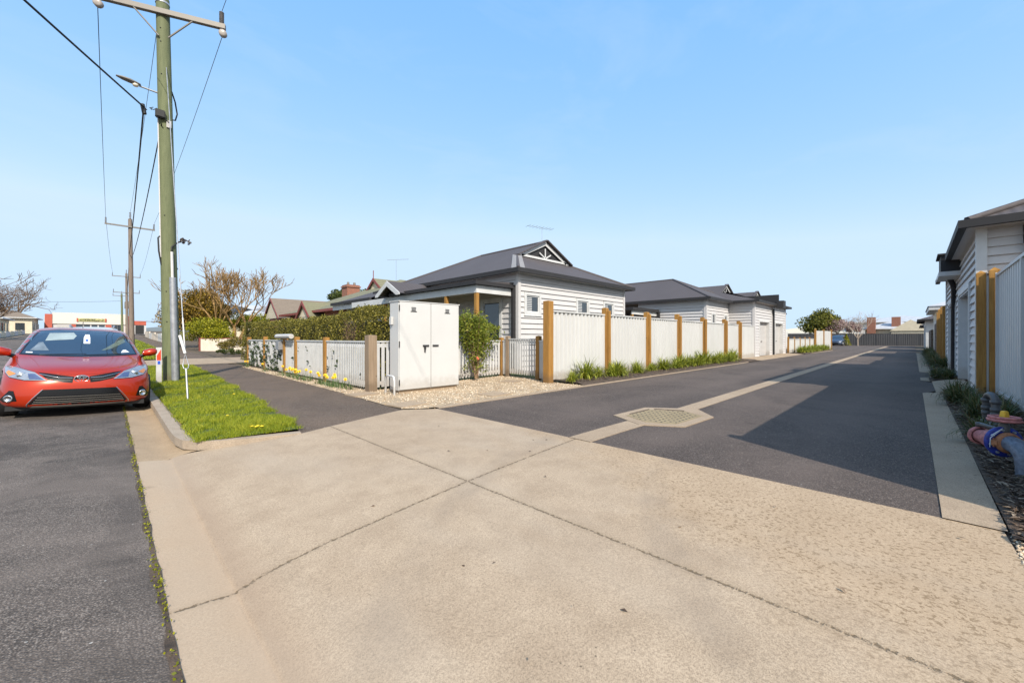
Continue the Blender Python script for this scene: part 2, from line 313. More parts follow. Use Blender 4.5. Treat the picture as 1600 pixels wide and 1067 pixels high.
M['creeper'] = leafmat('creeper_leaves', (0.015, 0.028, 0.012), (0.035, 0.055, 0.02), (0.08, 0.11, 0.035), 0.15)
M['bark'] = wood('bark', (0.22, 0.15, 0.095), (0.13, 0.085, 0.055), 6, False, 0.9)
M['lichenbark'] = pm('lichen_bark', (0.29, 0.175, 0.065), 0.9, 0.6, 1.6, 30, 0.5)
M['yellow'] = pm('daffodil_yellow', (0.85, 0.62, 0.02), 0.5, 0.15, 20, 60)
M['orange'] = pm('daffodil_orange', (0.80, 0.40, 0.01), 0.5, 0.15, 20, 60)
M['cream2'] = pm('cream_parapet', (0.60, 0.56, 0.50), 0.6, 0.05, 0.4, 8)
M['signy'] = pm('yellow_green_sign', (0.42, 0.40, 0.16), 0.6, 0.8, 1.7, 8, stretch=(1, 1, 2))
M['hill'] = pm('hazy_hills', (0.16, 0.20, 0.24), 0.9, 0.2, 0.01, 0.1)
M['palebark'] = pm('pale_bark', (0.42, 0.34, 0.27), 0.9, 0.2)
M['guard'] = pm('guard_tube_white', (0.72, 0.71, 0.68), 0.4, 0.03)
# ------------------------------------------------------------ mesh builder
class MB:
    def __init__(s): s.v = []; s.f = []; s.m = []; s.mats = []; s.cur = 0; s.sm = []
    def mat(s, m):
        if m not in s.mats: s.mats.append(m)
        s.cur = s.mats.index(m); return s
    def add(s, vs, fs, smooth=False):
        b = len(s.v); s.v += [tuple(p) for p in vs]
        for f in fs: s.f.append(tuple(b+i for i in f)); s.m.append(s.cur); s.sm.append(smooth)
    def box(s, x0, x1, y0, y1, z0, z1):
        vs = [(x, y, z) for z in (z0, z1) for y in (y0, y1) for x in (x0, x1)]
        s.add(vs, [(0,2,3,1), (4,5,7,6), (0,1,5,4), (2,6,7,3), (0,4,6,2), (1,3,7,5)]); return s
    def obox(s, c, u, w, h, z0=None, z1=None):
        # box with horizontal half-axes: centre c (x,y), u = unit dir; w half-length along u, h half-thickness
        ux, uy = u; px, py = -uy, ux; vs = []
        for z in (z0, z1):
            for a, b in ((-w, -h), (w, -h), (w, h), (-w, h)): vs.append((c[0]+ux*a+px*b, c[1]+uy*a+py*b, z))
        s.add(vs, [(3,2,1,0), (4,5,6,7), (0,1,5,4), (1,2,6,5), (2,3,7,6), (3,0,4,7)]); return s
    def seg(s, p0, p1, w, z0, z1, w2=None):
        # box along the ground line p0-p1, thickness w centred (or from 0 to w2 sideways)
        d = Vector((p1[0]-p0[0], p1[1]-p0[1])); l = d.length; d /= l
        c = ((p0[0]+p1[0])/2, (p0[1]+p1[1])/2); return s.obox(c, (d.x, d.y), l/2, w/2, z0, z1)
    def quad(s, a, b, c, d, smooth=False): s.add([a, b, c, d], [(0,1,2,3)], smooth); return s
    def tri(s, a, b, c): s.add([a, b, c], [(0,1,2)]); return s
    def prism(s, poly, off):
        # planar polygon extruded by vector off
        n = len(poly); o = Vector(off); vs = [tuple(p) for p in poly] + [tuple(Vector(p)+o) for p in poly]
        s.add(vs, [tuple(range(n))[::-1], tuple(range(n, 2*n))] + [(i, (i+1) % n, n+(i+1) % n, n+i) for i in range(n)]); return s
    def tube(s, pts, r, n=8, cap=True, smooth=True):
        pts = [Vector(p) for p in pts]; k = len(pts); rs = r if isinstance(r, (list, tuple)) else [r]*k
        t0 = (pts[1]-pts[0]).normalized(); up = Vector((0, 0, 1)) if abs(t0.z) < 0.9 else Vector((1, 0, 0))
        a = t0.cross(up).normalized(); vs = []
        for i, p in enumerate(pts):
            t = (pts[min(i+1, k-1)] - pts[max(i-1, 0)]).normalized()
            a = (a - t*a.dot(t)).normalized(); b = t.cross(a)
            for j in range(n):
                an = 2*math.pi*j/n; vs.append(tuple(p + a*(rs[i]*math.cos(an)) + b*(rs[i]*math.sin(an))))
        fs = [(i*n+j, i*n+(j+1) % n, (i+1)*n+(j+1) % n, (i+1)*n+j) for i in range(k-1) for j in range(n)]
        s.add(vs, fs, smooth)
        if cap: s.add(vs[:n], [tuple(range(n))[::-1]]); s.add(vs[-n:], [tuple(range(n))])
        return s
    def lathe(s, c, prof, n=16, axis=(0, 0, 1), smooth=True):
        ax = Vector(axis).normalized(); up = Vector((0, 0, 1)) if abs(ax.z) < 0.9 else Vector((1, 0, 0))
        a = ax.cross(up).normalized(); b = ax.cross(a); c = Vector(c); vs = []
        for (r, h) in prof:
            for j in range(n):
                an = 2*math.pi*j/n; vs.append(tuple(c + ax*h + a*(r*math.cos(an)) + b*(r*math.sin(an))))
        k = len(prof)
        s.add(vs, [(i*n+j, i*n+(j+1) % n, (i+1)*n+(j+1) % n, (i+1)*n+j) for i in range(k-1) for j in range(n)], smooth)
        return s
    def build(s, name, m=None, parent=None, local=False, bevel=0.0, subd=0):
        me = bpy.data.meshes.new(name)
        vs = s.v
        if parent is not None and not local:
            l = parent.location
            if l.length > 0: vs = [(x-l.x, y-l.y, z-l.z) for x, y, z in vs]
        me.from_pydata(vs, [], s.f)
        for mm in (s.mats or [m]): me.materials.append(mm)
        if s.mats: me.polygons.foreach_set('material_index', s.m)
        me.polygons.foreach_set('use_smooth', s.sm)
        me.update()
        if bevel:
            bm = bmesh.new(); bm.from_mesh(me); bmesh.ops.remove_doubles(bm, verts=bm.verts, dist=0.0002)
            bmesh.ops.recalc_face_normals(bm, faces=bm.faces)
            bmesh.ops.bevel(bm, geom=[e for e in bm.edges if len(e.link_faces) == 2 and e.calc_face_angle(0) > 0.6], offset=bevel, segments=2, affect='EDGES')
            bm.to_mesh(me); bm.free()
        o = bpy.data.objects.new(name, me); COL.objects.link(o)
        if parent is not None: o.parent = parent
        return o
def tag(o, label=None, cat=None, group=None, kind=None):
    if label: o['label'] = label
    if cat: o['category'] = cat
    if group: o['group'] = group
    if kind: o['kind'] = kind
    return o
def empty(name, loc, label, cat, group=None, rz=0):
    o = bpy.data.objects.new(name, None); COL.objects.link(o); o.empty_display_size = 0.1
    o.location = loc; o.rotation_euler = (0, 0, rz); return tag(o, label, cat, group)
def struct(name, mb, m=None): return tag(mb.build(name, m), kind='structure')
def dup(root, loc, rz=0, scale=1.0, label=None):
    r = root.copy(); COL.objects.link(r); r.location = loc; r.rotation_euler = (0, 0, rz)
    r.scale = (scale,)*3 if not isinstance(scale, tuple) else scale
    if label: r['label'] = label
    for ch in root.children:
        c = ch.copy(); COL.objects.link(c); c.parent = r
        for g in ch.children: d = g.copy(); COL.objects.link(d); d.parent = c
    return r
def npmesh(name, V, F, tint=None, m=None, parent=None, smooth=False):
    # V (n,3), F (k,3|4) ; tint per vertex
    me = bpy.data.meshes.new(name); n = len(V); k, q = F.shape
    me.vertices.add(n); me.vertices.foreach_set('co', V.astype(np.float32).ravel())
    me.loops.add(k*q); me.loops.foreach_set('vertex_index', F.astype(np.int32).ravel())
    me.polygons.add(k); me.polygons.foreach_set('loop_start', np.arange(0, k*q, q, dtype=np.int32))
    me.update(calc_edges=True)
    if smooth: me.polygons.foreach_set('use_smooth', np.ones(k, dtype=bool))
    if tint is not None:
        a = me.attributes.new('tint', 'FLOAT', 'POINT'); a.data.foreach_set('value', tint.astype(np.float32))
    me.materials.append(m); me.validate()
    o = bpy.data.objects.new(name, me); COL.objects.link(o)
    if parent is not None: o.parent = parent
    return o
rng = np.random.default_rng(7); random.seed(7)
def leaves(C, size, aspect=2.2, up=0.25, rg=None, outward=None):
    # leaf quads (diamond, slightly folded) at centres C; returns V, F, tint
    rg = rg or rng; n = len(C)
    d = rg.normal(size=(n, 3)); d[:, 2] += up
    if outward is not None: d += outward*0.8
    d /= np.linalg.norm(d, axis=1)[:, None]
    e = rg.normal(size=(n, 3)); e -= d*np.sum(d*e, axis=1)[:, None]; e /= np.linalg.norm(e, axis=1)[:, None]
    nn = np.cross(d, e)
    s = (size*(0.6+0.8*rg.random(n)))[:, None]; w = s/aspect
    V = np.stack([C-d*s*0.5, C+e*w*0.5+nn*w*0.12, C+d*s*0.5, C-e*w*0.5+nn*w*0.12], axis=1).reshape(-1, 3)
    F = np.arange(n*4).reshape(n, 4)
    t = np.repeat(np.clip(rg.random(n)*0.9+rg.normal(size=n)*0.08, 0, 1), 4)
    return V, F, t
def blades(P, h, lean=0.4, w=0.006, rg=None):
    rg = rg or rng; n = len(P); a = rg.random(n)*2*np.pi; hh = h*(0.5+0.8*rg.random(n)); l = lean*hh*rg.random(n)*1.5
    dx, dy = np.cos(a), np.sin(a); b = rg.random(n)*2*np.pi; wx, wy = np.cos(b)*w, np.sin(b)*w
    z = np.zeros(n)
    p0 = P+np.stack([-wx, -wy, z], 1); p1 = P+np.stack([wx, wy, z], 1)
    mid = P+np.stack([dx*l*0.35, dy*l*0.35, hh*0.62], 1); tip = P+np.stack([dx*l, dy*l, hh], 1)
    V = np.stack([p0, p1, mid+np.stack([wx, wy, z], 1)*0.8, mid-np.stack([wx, wy, z], 1)*0.8, tip], 1).reshape(-1, 3)
    i = np.arange(n)*5
    F = np.concatenate([np.stack([i, i+1, i+2], 1), np.stack([i, i+2, i+3], 1), np.stack([i+3, i+2, i+4], 1)])
    t = np.repeat(np.clip(rg.random(n), 0, 1), 5)
    return V, F, t
def gz(y):
    pts = [(22, 0), (41, .35), (57, .62), (80, 1.05), (105, 1.75), (130, 2.2), (260, 4.5)]
    if y <= 22: return 0.0
    for (a, b), (c, d) in zip(pts, pts[1:]):
        if y <= c: return b+(d-b)*(y-a)/(c-a)
    return 4.5
# ------------------------------------------------------------ ground sheets
def grid(xs, ys, zf):
    mb = MB(); nx = len(xs)
    mb.add([(x, y, zf(x, y)) for y in ys for x in xs], [(j*nx+i, j*nx+i+1, (j+1)*nx+i+1, (j+1)*nx+i) for j in range(len(ys)-1) for i in range(nx-1)], True)
    return mb
YS = [-1500, -300, -60, -12, -6, 0, 5, 10, 16, 22, 26, 30, 36, 41, 49, 57, 68, 80, 92, 105, 117, 130, 190, 260, 1500]
struct('ground', grid([-1500, -300, -60, -20, -9.5, -9.3, 0.6, 3.3, 3.42, 20, 90, 300, 1500], YS,
       lambda x, y: gz(y) + (-0.35 if -9.4 < x < 3.35 else -0.03)), M['earth'])
def roadz(x): return -0.115 + (0.185-x)*0.035 if x > -4.5 else -0.115+4.685*0.035 - (-4.5-x)*0.035
RY = [-1200, -200, -40, -12, -3, 0, 3, 6, 10, 16, 22, 26, 30, 36, 41, 49, 57, 68, 80, 92, 105]
struct('road', grid([-9.2, -4.5, 0.185], RY, lambda x, y: gz(y)+roadz(x)), M['road'])
mb = MB(); mb.quad((-90, 105, gz(105)+.03), (30, 105, gz(105)+.03), (30, 117, gz(117)+.03), (-90, 117, gz(117)+.03))
struct('cross_street', mb, M['road'])
def prof(x, P):
    for (a, b), (c, d) in zip(P, P[1:]):
        if x <= c: return b+(d-b)*(x-a)/(c-a)
    return P[-1][1]
CP = [(.185, -.117), (.30, -.130), (.44, -.150), (.458, -.150), (.475, -.141), (.62, -.106), (.9, -.078), (1.5, -.045), (2.1, -.022), (3.0, -.006), (3.83, 0)]
def ytop(x): return prof(x, [(.18, 5.72), (.55, 5.72), (.72, 5.66), (1.7, 5.48), (2.5, 5.68), (3.38, 5.92), (3.83, 5.58)])
def ybot(x): return prof(x, [(.18, -1.6), (1.2, -0.9), (2.2, -0.45), (3.83, -0.385)])
xs = [.185, .22, .26, .30, .35, .40, .44, .455, .458, .462, .475, .48, .52, .56, .60, .66, .72, .8, .9, 1.05, 1.2, 1.5, 1.8, 2.1, 2.4, 2.7, 3.0, 3.3, 3.38, 3.6, 3.83]
mb = MB(); NY = 26; vs = []
for j in range(NY+1):
    for x in xs: vs.append((x, ybot(x)+(ytop(x)-ybot(x))*j/NY, prof(x, CP)))
nx = len(xs); mb.add(vs, [(j*nx+i, j*nx+i+1, (j+1)*nx+i+1, (j+1)*nx+i) for j in range(NY) for i in range(nx-1)], True)
struct('vehicle_crossing', mb, M['cross'])
# gutter and kerb beyond the crossing, and behind the camera
def gutter(y0, y1, name):
    ys = [y for y in RY+[7, 8, 9, 12, 14, 19] if y0 < y < y1]+[y0, y1]; ys = sorted(set(ys))
    struct(name, grid([.185, .30, .44, .50, .56, .64, .74], ys, lambda x, y: gz(y)+prof(x, CP)), M['gutter'])
gutter(5.72, 105, 'gutter'); gutter(-60, -1.0, 'gutter')
mb = MB()
# kerb swept: straight along the street, then a rounded nose turning along the crossing
line = [(.62, 105), (.62, 80), (.62, 57), (.62, 41), (.62, 30), (.62, 22), (.62, 12), (.62, 8), (.62, 6.6), (.63, 6.2), (.67, 5.93), (.76, 5.78), (.92, 5.70), (1.2, 5.63), (1.5, 5.59), (1.72, 5.56)]
prev = None
for i, (x, y) in enumerate(line):
    a = line[max(i-1, 0)]; b = line[min(i+1, len(line)-1)]
    d = Vector((b[0]-a[0], b[1]-a[1])).normalized(); nrm = Vector((d.y, -d.x))   # to the road side
    t = max(0, (i-11)/4); g = gz(y)
    top = g+0.004-0.03*t; P = []
    for off, z in ((-.075, -.17), (-.070, -.10), (-.055, -.015), (-.03, 0.0), (.09, 0.0), (.09, -.10)):
        P.append((x+nrm.x*off, y+nrm.y*off, top+z))
    if prev: mb.add(prev+P, [(k, k+1, 7+k, 6+k) for k in range(5)], False)
    else: pass
    prev = P
o = struct('kerb', mb, M['kerb'])
mb = MB()
mb.box(.56, .70, -60, -1.0, -.2, 0)
struct('kerb', mb, M['kerb'])
# far side kerb strip and verge wall line of the street
mb = MB()
for a, b in zip(RY, RY[1:]):
    if a >= 0: mb.quad((-9.45, a, gz(a)+.02), (-9.2, a, gz(a)+.02), (-9.2, b, gz(b)+.02), (-9.45, b, gz(b)+.02)); mb.quad((-9.2, a, gz(a)-.2), (-9.2, a, gz(a)+.02), (-9.2, b, gz(b)+.02), (-9.2, b, gz(b)-.2))
struct('far_kerb', mb, M['kerb'])
def wob(y): return .030*math.sin(y*2.3)+.022*math.sin(y*6.1+1)+.012*math.sin(y*14.3) if y > 5.9 else 0
def gx(y): return wob(y)+prof(y, [(5.3, 1.70), (5.6, 1.72), (8, 1.92), (12.3, 2.16), (22, 2.52), (120, 2.7)])
def pxr(y): return prof(y, [(5.6, 3.40), (6.5, 3.36), (8.3, 3.47), (18.4, 3.75), (24, 3.8), (120, 3.9)])
py = [5.30, 5.60, 5.75, 5.95]+[6.1+i*.16 for i in range(100)]+[22.2]
mb = MB(); vs = []
for y in py:
    for t in (0, .25, .5, .75, 1):
        x = gx(y)+(pxr(y)-gx(y))*t; yy = max(y, ytop(x)-.004) if y < 6.1 else y; w_ = max(0, 1-(yy-ytop(x))/.5); vs.append((x, yy, .001+(prof(x, CP)-.001)*w_))
mb.add(vs, [(j*5+i, j*5+i+1, (j+1)*5+i+1, (j+1)*5+i) for j in range(len(py)-1) for i in range(4)])
struct('footpath', mb, M['path'])
py2 = [26.7, 30, 36, 41, 49, 57, 68, 80, 92, 105]
mb = MB(); mb.add([(x, y, gz(y)+.001) for y in py2 for x in (gx(y), pxr(y))], [(2*i, 2*i+1, 2*i+3, 2*i+2) for i in range(len(py2)-1)])
struct('footpath', mb, M['path'])
mb = MB(); mb.quad((2.1, -60, -.002), (3.4, -60, -.002), (3.4, -.5, -.002), (2.1, -.5, -.002)); struct('footpath', mb, M['path'])
# neighbours' crossing
mb = MB(); vs = []
for y in (22.2, 24, 26.7):
    for x, dz in ((.62, -.1), (.95, -.03), (2.5, .006), (9, .006)): vs.append((x, y, gz(y)+dz+.004))
mb.add(vs, [(j*4+i, j*4+i+1, (j+1)*4+i+1, (j+1)*4+i) for j in range(2) for i in range(3)], True)
struct('neighbour_driveway', mb, M['edge'])
# verge soil + grass
def verge(ys, name):
    mb = MB(); vs = []
    for y in ys:
        for t in (0, .12, .3, .5, .7, .88, 1):
            x = .70+(gx(y)-.70)*t; yy = max(y, 5.70-.09*(x-.7)) if y < 5.9 else y
            vs.append((x, yy, gz(y)+.002+.03*math.sin(math.pi*t)*min(1, max(0, (y-5.6)/0.6))))
    mb.add(vs, [(j*7+i, j*7+i+1, (j+1)*7+i+1, (j+1)*7+i) for j in range(len(ys)-1) for i in range(6)], True)
    struct(name, mb, M['lawn'])
verge([5.56, 5.75, 5.95]+[6.1+i*.16 for i in range(100)]+[22.2], 'verge')
verge([26.7, 30, 36, 41, 49, 57, 68, 80, 92, 105], 'verge')
mb = MB(); mb.quad((.70, -60, -.003), (2.1, -60, -.003), (2.1, -1.0, -.003), (.70, -1.0, -.003)); struct('verge', mb, M['lawn'])
def patch_noise(x, y, s=1.0, seed=0):
    return 0.5+0.25*(np.sin(x*3.1*s+seed+1.7*np.sin(y*2.3*s+seed))+np.sin(y*2.7*s-seed+1.3*np.sin(x*3.7*s)))
def grass(n, y0, y1, h, w):
    y = y0+(y1-y0)*rng.random(n)**1.6; gxv = np.interp(y, [5.3, 5.6, 8, 12.3, 22, 120], [1.70, 1.72, 1.92, 2.16, 2.52, 2.7]); gxv = gxv+(.030*np.sin(y*2.3)+.022*np.sin(y*6.1+1)+.012*np.sin(y*14.3))*(y > 5.9)
    t = rng.random(n); x = .675+(gxv-.655)*t+rng.normal(size=n)*.022
    keep = y > 5.70-.09*(x-.7)-.02; x, y, t = x[keep], y[keep], t[keep]
    z = np.array([gz(v) for v in y])+.03*np.sin(np.pi*t)*np.clip((y-5.6)/.6, 0, 1)
    pn = patch_noise(x, y, 1.4, 3)
    p2 = patch_noise(x, y, 5.3, 8); hh = h*(0.25+0.8*pn+0.55*p2)
    kp = rng.random(len(x)) < np.clip((p2+pn*.6-.28)*2.4, .12, 1); x, y, z, hh, pn, p2 = x[kp], y[kp], z[kp], hh[kp], pn[kp], p2[kp]
    P = np.stack([x, y, z], 1); V, F, tt = blades(P, 1.0, 0.9, w); n = len(P)
    V = V.reshape(n, 5, 3); V[:, :, 2] = P[:, 2:3]+(V[:, :, 2]-P[:, 2:3])*hh[:, None]; V[:, :, :2] = P[:, None, :2]+(V[:, :, :2]-P[:, None, :2])*np.where(np.arange(5)[None, :, None] > 1, hh[:, None, None]*1.6, 1)
    tt = np.clip(tt*.75+np.repeat(pn*.35+p2*.35, 5)-.22, 0, 1)
    return V.reshape(-1, 3), F, tt
V, F, t = grass(78000, 5.5, 22.2, .062, .0042)
tag(npmesh('grass', V, F, t, M['grass']), 'bright green grass of the verge between kerb and asphalt footpath', 'grass', kind='stuff')
V, F, t = grass(9000, 26.7, 70, .10, .02)
tag(npmesh('grass', V, F, t, M['grass']), 'green verge grass beyond the neighbouring driveway', 'grass', kind='stuff')
# gutter weeds: the mossy joint between street asphalt and gutter
mb = MB(); ys = np.arange(-0.5, 12, .07); vs = []
for i, y in enumerate(ys):
    w = .012+.010*math.sin(y*7.1)+.008*math.sin(y*17.3+1); w = max(.004, w)
    vs += [(.183-w-.004, y, roadz(.18)+.0035), (.190+w*.35, y, roadz(.18)+.0035)]
mb.add(vs, [(2*i, 2*i+1, 2*i+3, 2*i+2) for i in range(len(ys)-1)])
struct('dirt_joint', mb, M['mulch'])
n = 2200; y = -.3+11*rng.random(n)**1.25; pn = patch_noise(y*0+2, y, 2.2, 1); k = rng.random(n) < (pn-.18)*1.2; y = y[k]
C = np.stack([.181+rng.normal(size=len(y))*.011, y, roadz(.18)+.006+.012*rng.random(len(y))], 1)
V, F, t = leaves(C, .014, 1.5, 0.8); tag(npmesh('gutter_weeds', V, F, t, M['bright']), 'tiny green weeds in the joint between street asphalt and gutter', 'weeds', kind='stuff')
# lane
LANE = [(3.83, -.13), (12.2, -.13), (12.9, -.34), (15.3, -.34), (15.8, -.13), (16.8, -.13), (17.2, -.34), (19.2, -.34), (19.6, -.13), (84, -.13), (84, 13), (49, 13), (49, 5.6), (3.83, 5.6)]
mb = MB(); mb.add([(x, y, 0.0) for x, y in LANE], [tuple(range(len(LANE)))]); struct('lane', mb, M['lane'])
def strip(pts, w, z, name, m, thick=0.05):
    mb = MB(); vs = []
    for i, (x, y) in enumerate(pts):
        a = pts[max(i-1, 0)]; b = pts[min(i+1, len(pts)-1)]; d = Vector((b[0]-a[0], b[1]-a[1])).normalized()
        vs += [(x-d.y*w/2, y+d.x*w/2, z-thick), (x-d.y*w/2, y+d.x*w/2, z), (x+d.y*w/2, y-d.x*w/2, z), (x+d.y*w/2, y-d.x*w/2, z-thick)]
    mb.add(vs, [(4*i+k, 4*i+k+1, 4*i+k+5, 4*i+k+4) for i in range(len(pts)-1) for k in range(3)])
    return struct(name, mb, m)
strip([(3.815, 2.72), (4.5, 2.72), (5.3, 2.70)], .30, .006, 'drain_strip', M['edge'])
strip([(6.5, 2.64), (12, 2.66), (20, 2.67), (66, 2.66), (76, 2.66)], .27, .006, 'drain_strip', M['edge'])
strip([(3.86, 5.64), (8, 5.655), (14, 5.68), (19.5, 5.66), (20.8, 5.66), (21.9, 5.74), (22.9, 6.02), (23.6, 6.5)], .13, .012, 'lane_kerb', M['edge'])
strip([(35.5, 6.5), (36.4, 5.95), (37.5, 5.62), (39, 5.52), (45, 5.45), (48, 5.45), (49.2, 5.6), (49.6, 6.2)], .16, .012, 'lane_kerb', M['edge'])
def flat(pts, z, name, m):
    mb = MB(); mb.add([(x, y, z) for x, y in pts], [tuple(range(len(pts)))]); return struct(name, mb, m)
flat([(3.815, -.13), (3.815, -.40), (11.4, -.43), (11.8, -.62), (11.9, -.9), (12.45, -.9), (12.5, -.36), (12.35, -.20), (12.2, -.13)][::-1], .008, 'lane_kerb', M['edge'])
flat([(15.75, -.13), (15.6, -.25), (15.7, -.8), (16.9, -.8), (17.0, -.25), (16.85, -.13)], .008, 'lane_kerb', M['edge'])
flat([(19.6, -.13), (19.3, -.3), (19.5, -.9), (20.4, -.9), (20.5, -.42), (44, -.42), (44, -.13)], .012, 'lane_kerb', M['edge'])
# aprons in front of the right-hand garages
for a, b in ((12.5, 15.7), (16.95, 19.5)):
    mb = MB(); mb.prism([(a, -.34, -.05), (a, -.34, .006), (a, -.62, .07), (a, -.91, .10), (a, -.91, -.05)], (b-a, 0, 0)); struct('garage_apron', mb, M['edge'])
mb = MB(); mb.quad((24.0, 5.60, .004), (35.4, 5.60, .004), (35.4, 6.76, .05), (23.8, 6.76, .05)); struct('garage_apron', mb, M['edge'])
# beds
def bedgrid(xs, ys, zf, name, m): return struct(name, grid(xs, ys, zf), m)
nz = lambda x, y: .02*math.sin(x*5.3)*math.sin(y*9+x)+.012*math.sin(x*13+y*5)
bedgrid(list(np.arange(8.2, 23.9, .3)), [5.70, 5.9, 6.1, 6.3, 6.5, 6.8], lambda x, y: .012+(.05+nz(x, y) if 5.8 < y else 0), 'garden_bed', M['mulch'])
bedgrid(list(np.arange(36, 49.5, .5)), [5.53, 5.8, 6.1, 6.5], lambda x, y: .012+(.05 if 5.6 < y else 0), 'garden_bed', M['mulch'])
bedgrid(list(np.arange(3.7, 12.1, .2)), [-.41, -.5, -.65, -.8, -1.0, -1.25], lambda x, y: .010+(-y-.41)*.24+(nz(x, y) if y < -.45 else 0), 'garden_bed', M['mulch'])
bedgrid(list(np.arange(15.7, 17, .2)), [-.30, -.5, -.9], lambda x, y: .02+(-y-.3)*.25, 'garden_bed', M['mulch'])
bedgrid(list(np.arange(20.3, 46, .5)), [-.41, -.7, -1.5], lambda x, y: .02+(-y-.41)*.26, 'garden_bed', M['mulch'])
bedgrid(list(np.arange(1.6, 4.1, .2)), [-.36, -.6, -1.0, -2.5], lambda x, y: -.012 + (0.0 if y > -.5 else nz(x, y)), 'pebble_bed', M['mulch'])
# gravel
GR = [(3.38, 6.52), (3.44, 6.2), (3.40, 5.96), (3.62, 5.76), (3.86, 5.71), (8.25, 5.72), (8.25, 6.75), (8.6, 7.2), (8.6, 9.0), (4.2, 8.6), (4.2, 19.6), (3.80, 19.6), (3.74, 18.4), (3.6, 13), (3.47, 8.3)]
flat(GR[::-1], .006, 'gravel_patch', M['gravel'])
flat([(4.2, 8.5), (9.5, 9.2), (9.5, 24), (4.2, 24)], -.004, 'front_garden', M['lawn'])
flat([(8.5, 6.7), (27, 6.75), (27, 9.8), (8.5, 9.2)], -.006, 'side_yard', M['lawn'])
def inpoly(x, y, P):
    c = np.zeros(len(x), bool); j = len(P)-1
    for i in range(len(P)):
        xi, yi = P[i]; xj, yj = P[j]
        if yi != yj: c ^= ((yi > y) != (yj > y)) & (x < (xj-xi)*(y-yi)/(yj-yi)+xi)
        j = i
    return c
def stones(n, poly, s, zb=.008, bounds=None, spill=0.0, clump=None):
    bx = bounds or (min(p[0] for p in poly), max(p[0] for p in poly), min(p[1] for p in poly), max(p[1] for p in poly))
    x = bx[0]+(bx[1]-bx[0])*rng.random(n); y = bx[2]+(bx[3]-bx[2])*rng.random(n)
    k = inpoly(x, y, poly) if poly else np.ones(n, bool)
    if clump is not None: k &= rng.random(n) < clump(x, y)
    x, y = x[k], y[k]; n = len(x)
    if spill: x = x+rng.normal(size=n)*spill; y = y+rng.normal(size=n)*spill
    base = np.array([[1,0,0],[0,1,0],[-1,0,0],[0,-1,0],[0,0,.7],[0,0,-.7]], float)
    fa = np.array([[0,1,4],[1,2,4],[2,3,4],[3,0,4],[1,0,5],[2,1,5],[3,2,5],[0,3,5]])
    r = s*(.5+.9*rng.random(n)); a = rng.random(n)*6.28; ca, sa = np.cos(a), np.sin(a)
    B = base[None]*r[:, None, None]*(0.7+0.6*rng.random((n, 6, 1)))
    X = B[:, :, 0]*ca[:, None]-B[:, :, 1]*sa[:, None]*.75; Y = B[:, :, 0]*sa[:, None]+B[:, :, 1]*ca[:, None]*.75
    V = np.stack([X+x[:, None], Y+y[:, None], B[:, :, 2]+zb+(r*.3*rng.random(n))[:, None]], 2).reshape(-1, 3)
    F = (np.arange(n)[:, None, None]*6+fa[None]).reshape(-1, 3)
    return V, F, np.repeat(np.clip(rng.random(n), 0, 1), 6)
V, F, t = stones(17000, GR, .016, spill=.02); tag(npmesh('gravel', V, F, t, M['stones']), 'cream pea gravel around the white utility cabinet', 'gravel', kind='stuff')
V, F, t = stones(7500, None, .010, zb=-.004, bounds=(2.4, 4.0, -.95, -.40), clump=lambda x, y: np.clip((4.05-x)*.9, 0, 1)); tag(npmesh('pebbles', V, F, t, M['stones']), 'small white pebbles scattered beside the concrete at the right edge', 'pebbles', kind='stuff')
def litter(n, x0, x1, y0, y1, zf, L, seed=0, asp=5):
    x = x0+(x1-x0)*rng.random(n); y = y0+(y1-y0)*rng.random(n)
    C = np.stack([x, y, np.array([zf(a, b) for a, b in zip(x, y)])+.012+.025*rng.random(n)], 1)
    d = rng.normal(size=(n, 3)); d[:, 2] *= .18; d /= np.linalg.norm(d, axis=1)[:, None]
    e = np.cross(d, [0, 0, 1.0]); e /= np.linalg.norm(e, axis=1)[:, None]
    s = (L*(.35+rng.random(n)))[:, None]; w = s/asp; up = np.array([0, 0, 1.0])*w*.4
    V = np.stack([C-d*s*.5, C+e*w*.5+up, C+d*s*.5, C-e*w*.5+up], 1).reshape(-1, 3)
    return V, np.arange(n*4).reshape(n, 4), np.repeat(rng.random(n), 4)
zb = lambda x, y: .010+(-y-.41)*.24
V, F, t = litter(5200, 3.6, 8.0, -1.1, -.43, zb, .085); tag(npmesh('leaf_litter', V, F, t, M['litter']), 'dry brown leaf mulch in the bed beside the right-hand fence', 'mulch', kind='stuff')
V, F, t = litter(2500, 8.0, 12, -1.1, -.43, zb, .09); tag(npmesh('leaf_litter', V, F, t, M['litter']), 'dry mulch further along the bed by the timber posts', 'mulch', kind='stuff')
V, F, t = litter(3500, 8.3, 22.5, 5.80, 6.7, lambda x, y: .06, .07); tag(npmesh('leaf_litter', V, F, t, M['litter']), 'brown mulch under the strap-leaved plants by the white fence', 'mulch', kind='stuff')
# few bits of debris on the crossing
V, F, t = litter(26, 1.0, 3.7, -.2, 5.2, lambda x, y: prof(x, CP)-.012, .03, asp=2.2); V[:, 2] -= 0.006; tag(npmesh('fallen_leaves', V, F, t, M['litter']), 'a few small dead leaves scattered on the concrete crossing', 'dead leaves', kind='stuff')
# dandelions
mb = MB()
for x, y in ((1.30, 5.86), (1.33, 5.90), (1.27, 5.92), (1.36, 5.84), (1.75, 9.6), (1.2, 7.0)):
    mb.lathe((x, y, .045), [(.002, 0), (.022, .008), (.024, .014), (.008, .02), (.0, .021)], 8)
tag(mb.build('dandelions', M['yellow']), 'yellow dandelion heads in the verge grass', 'dandelions', kind='stuff')
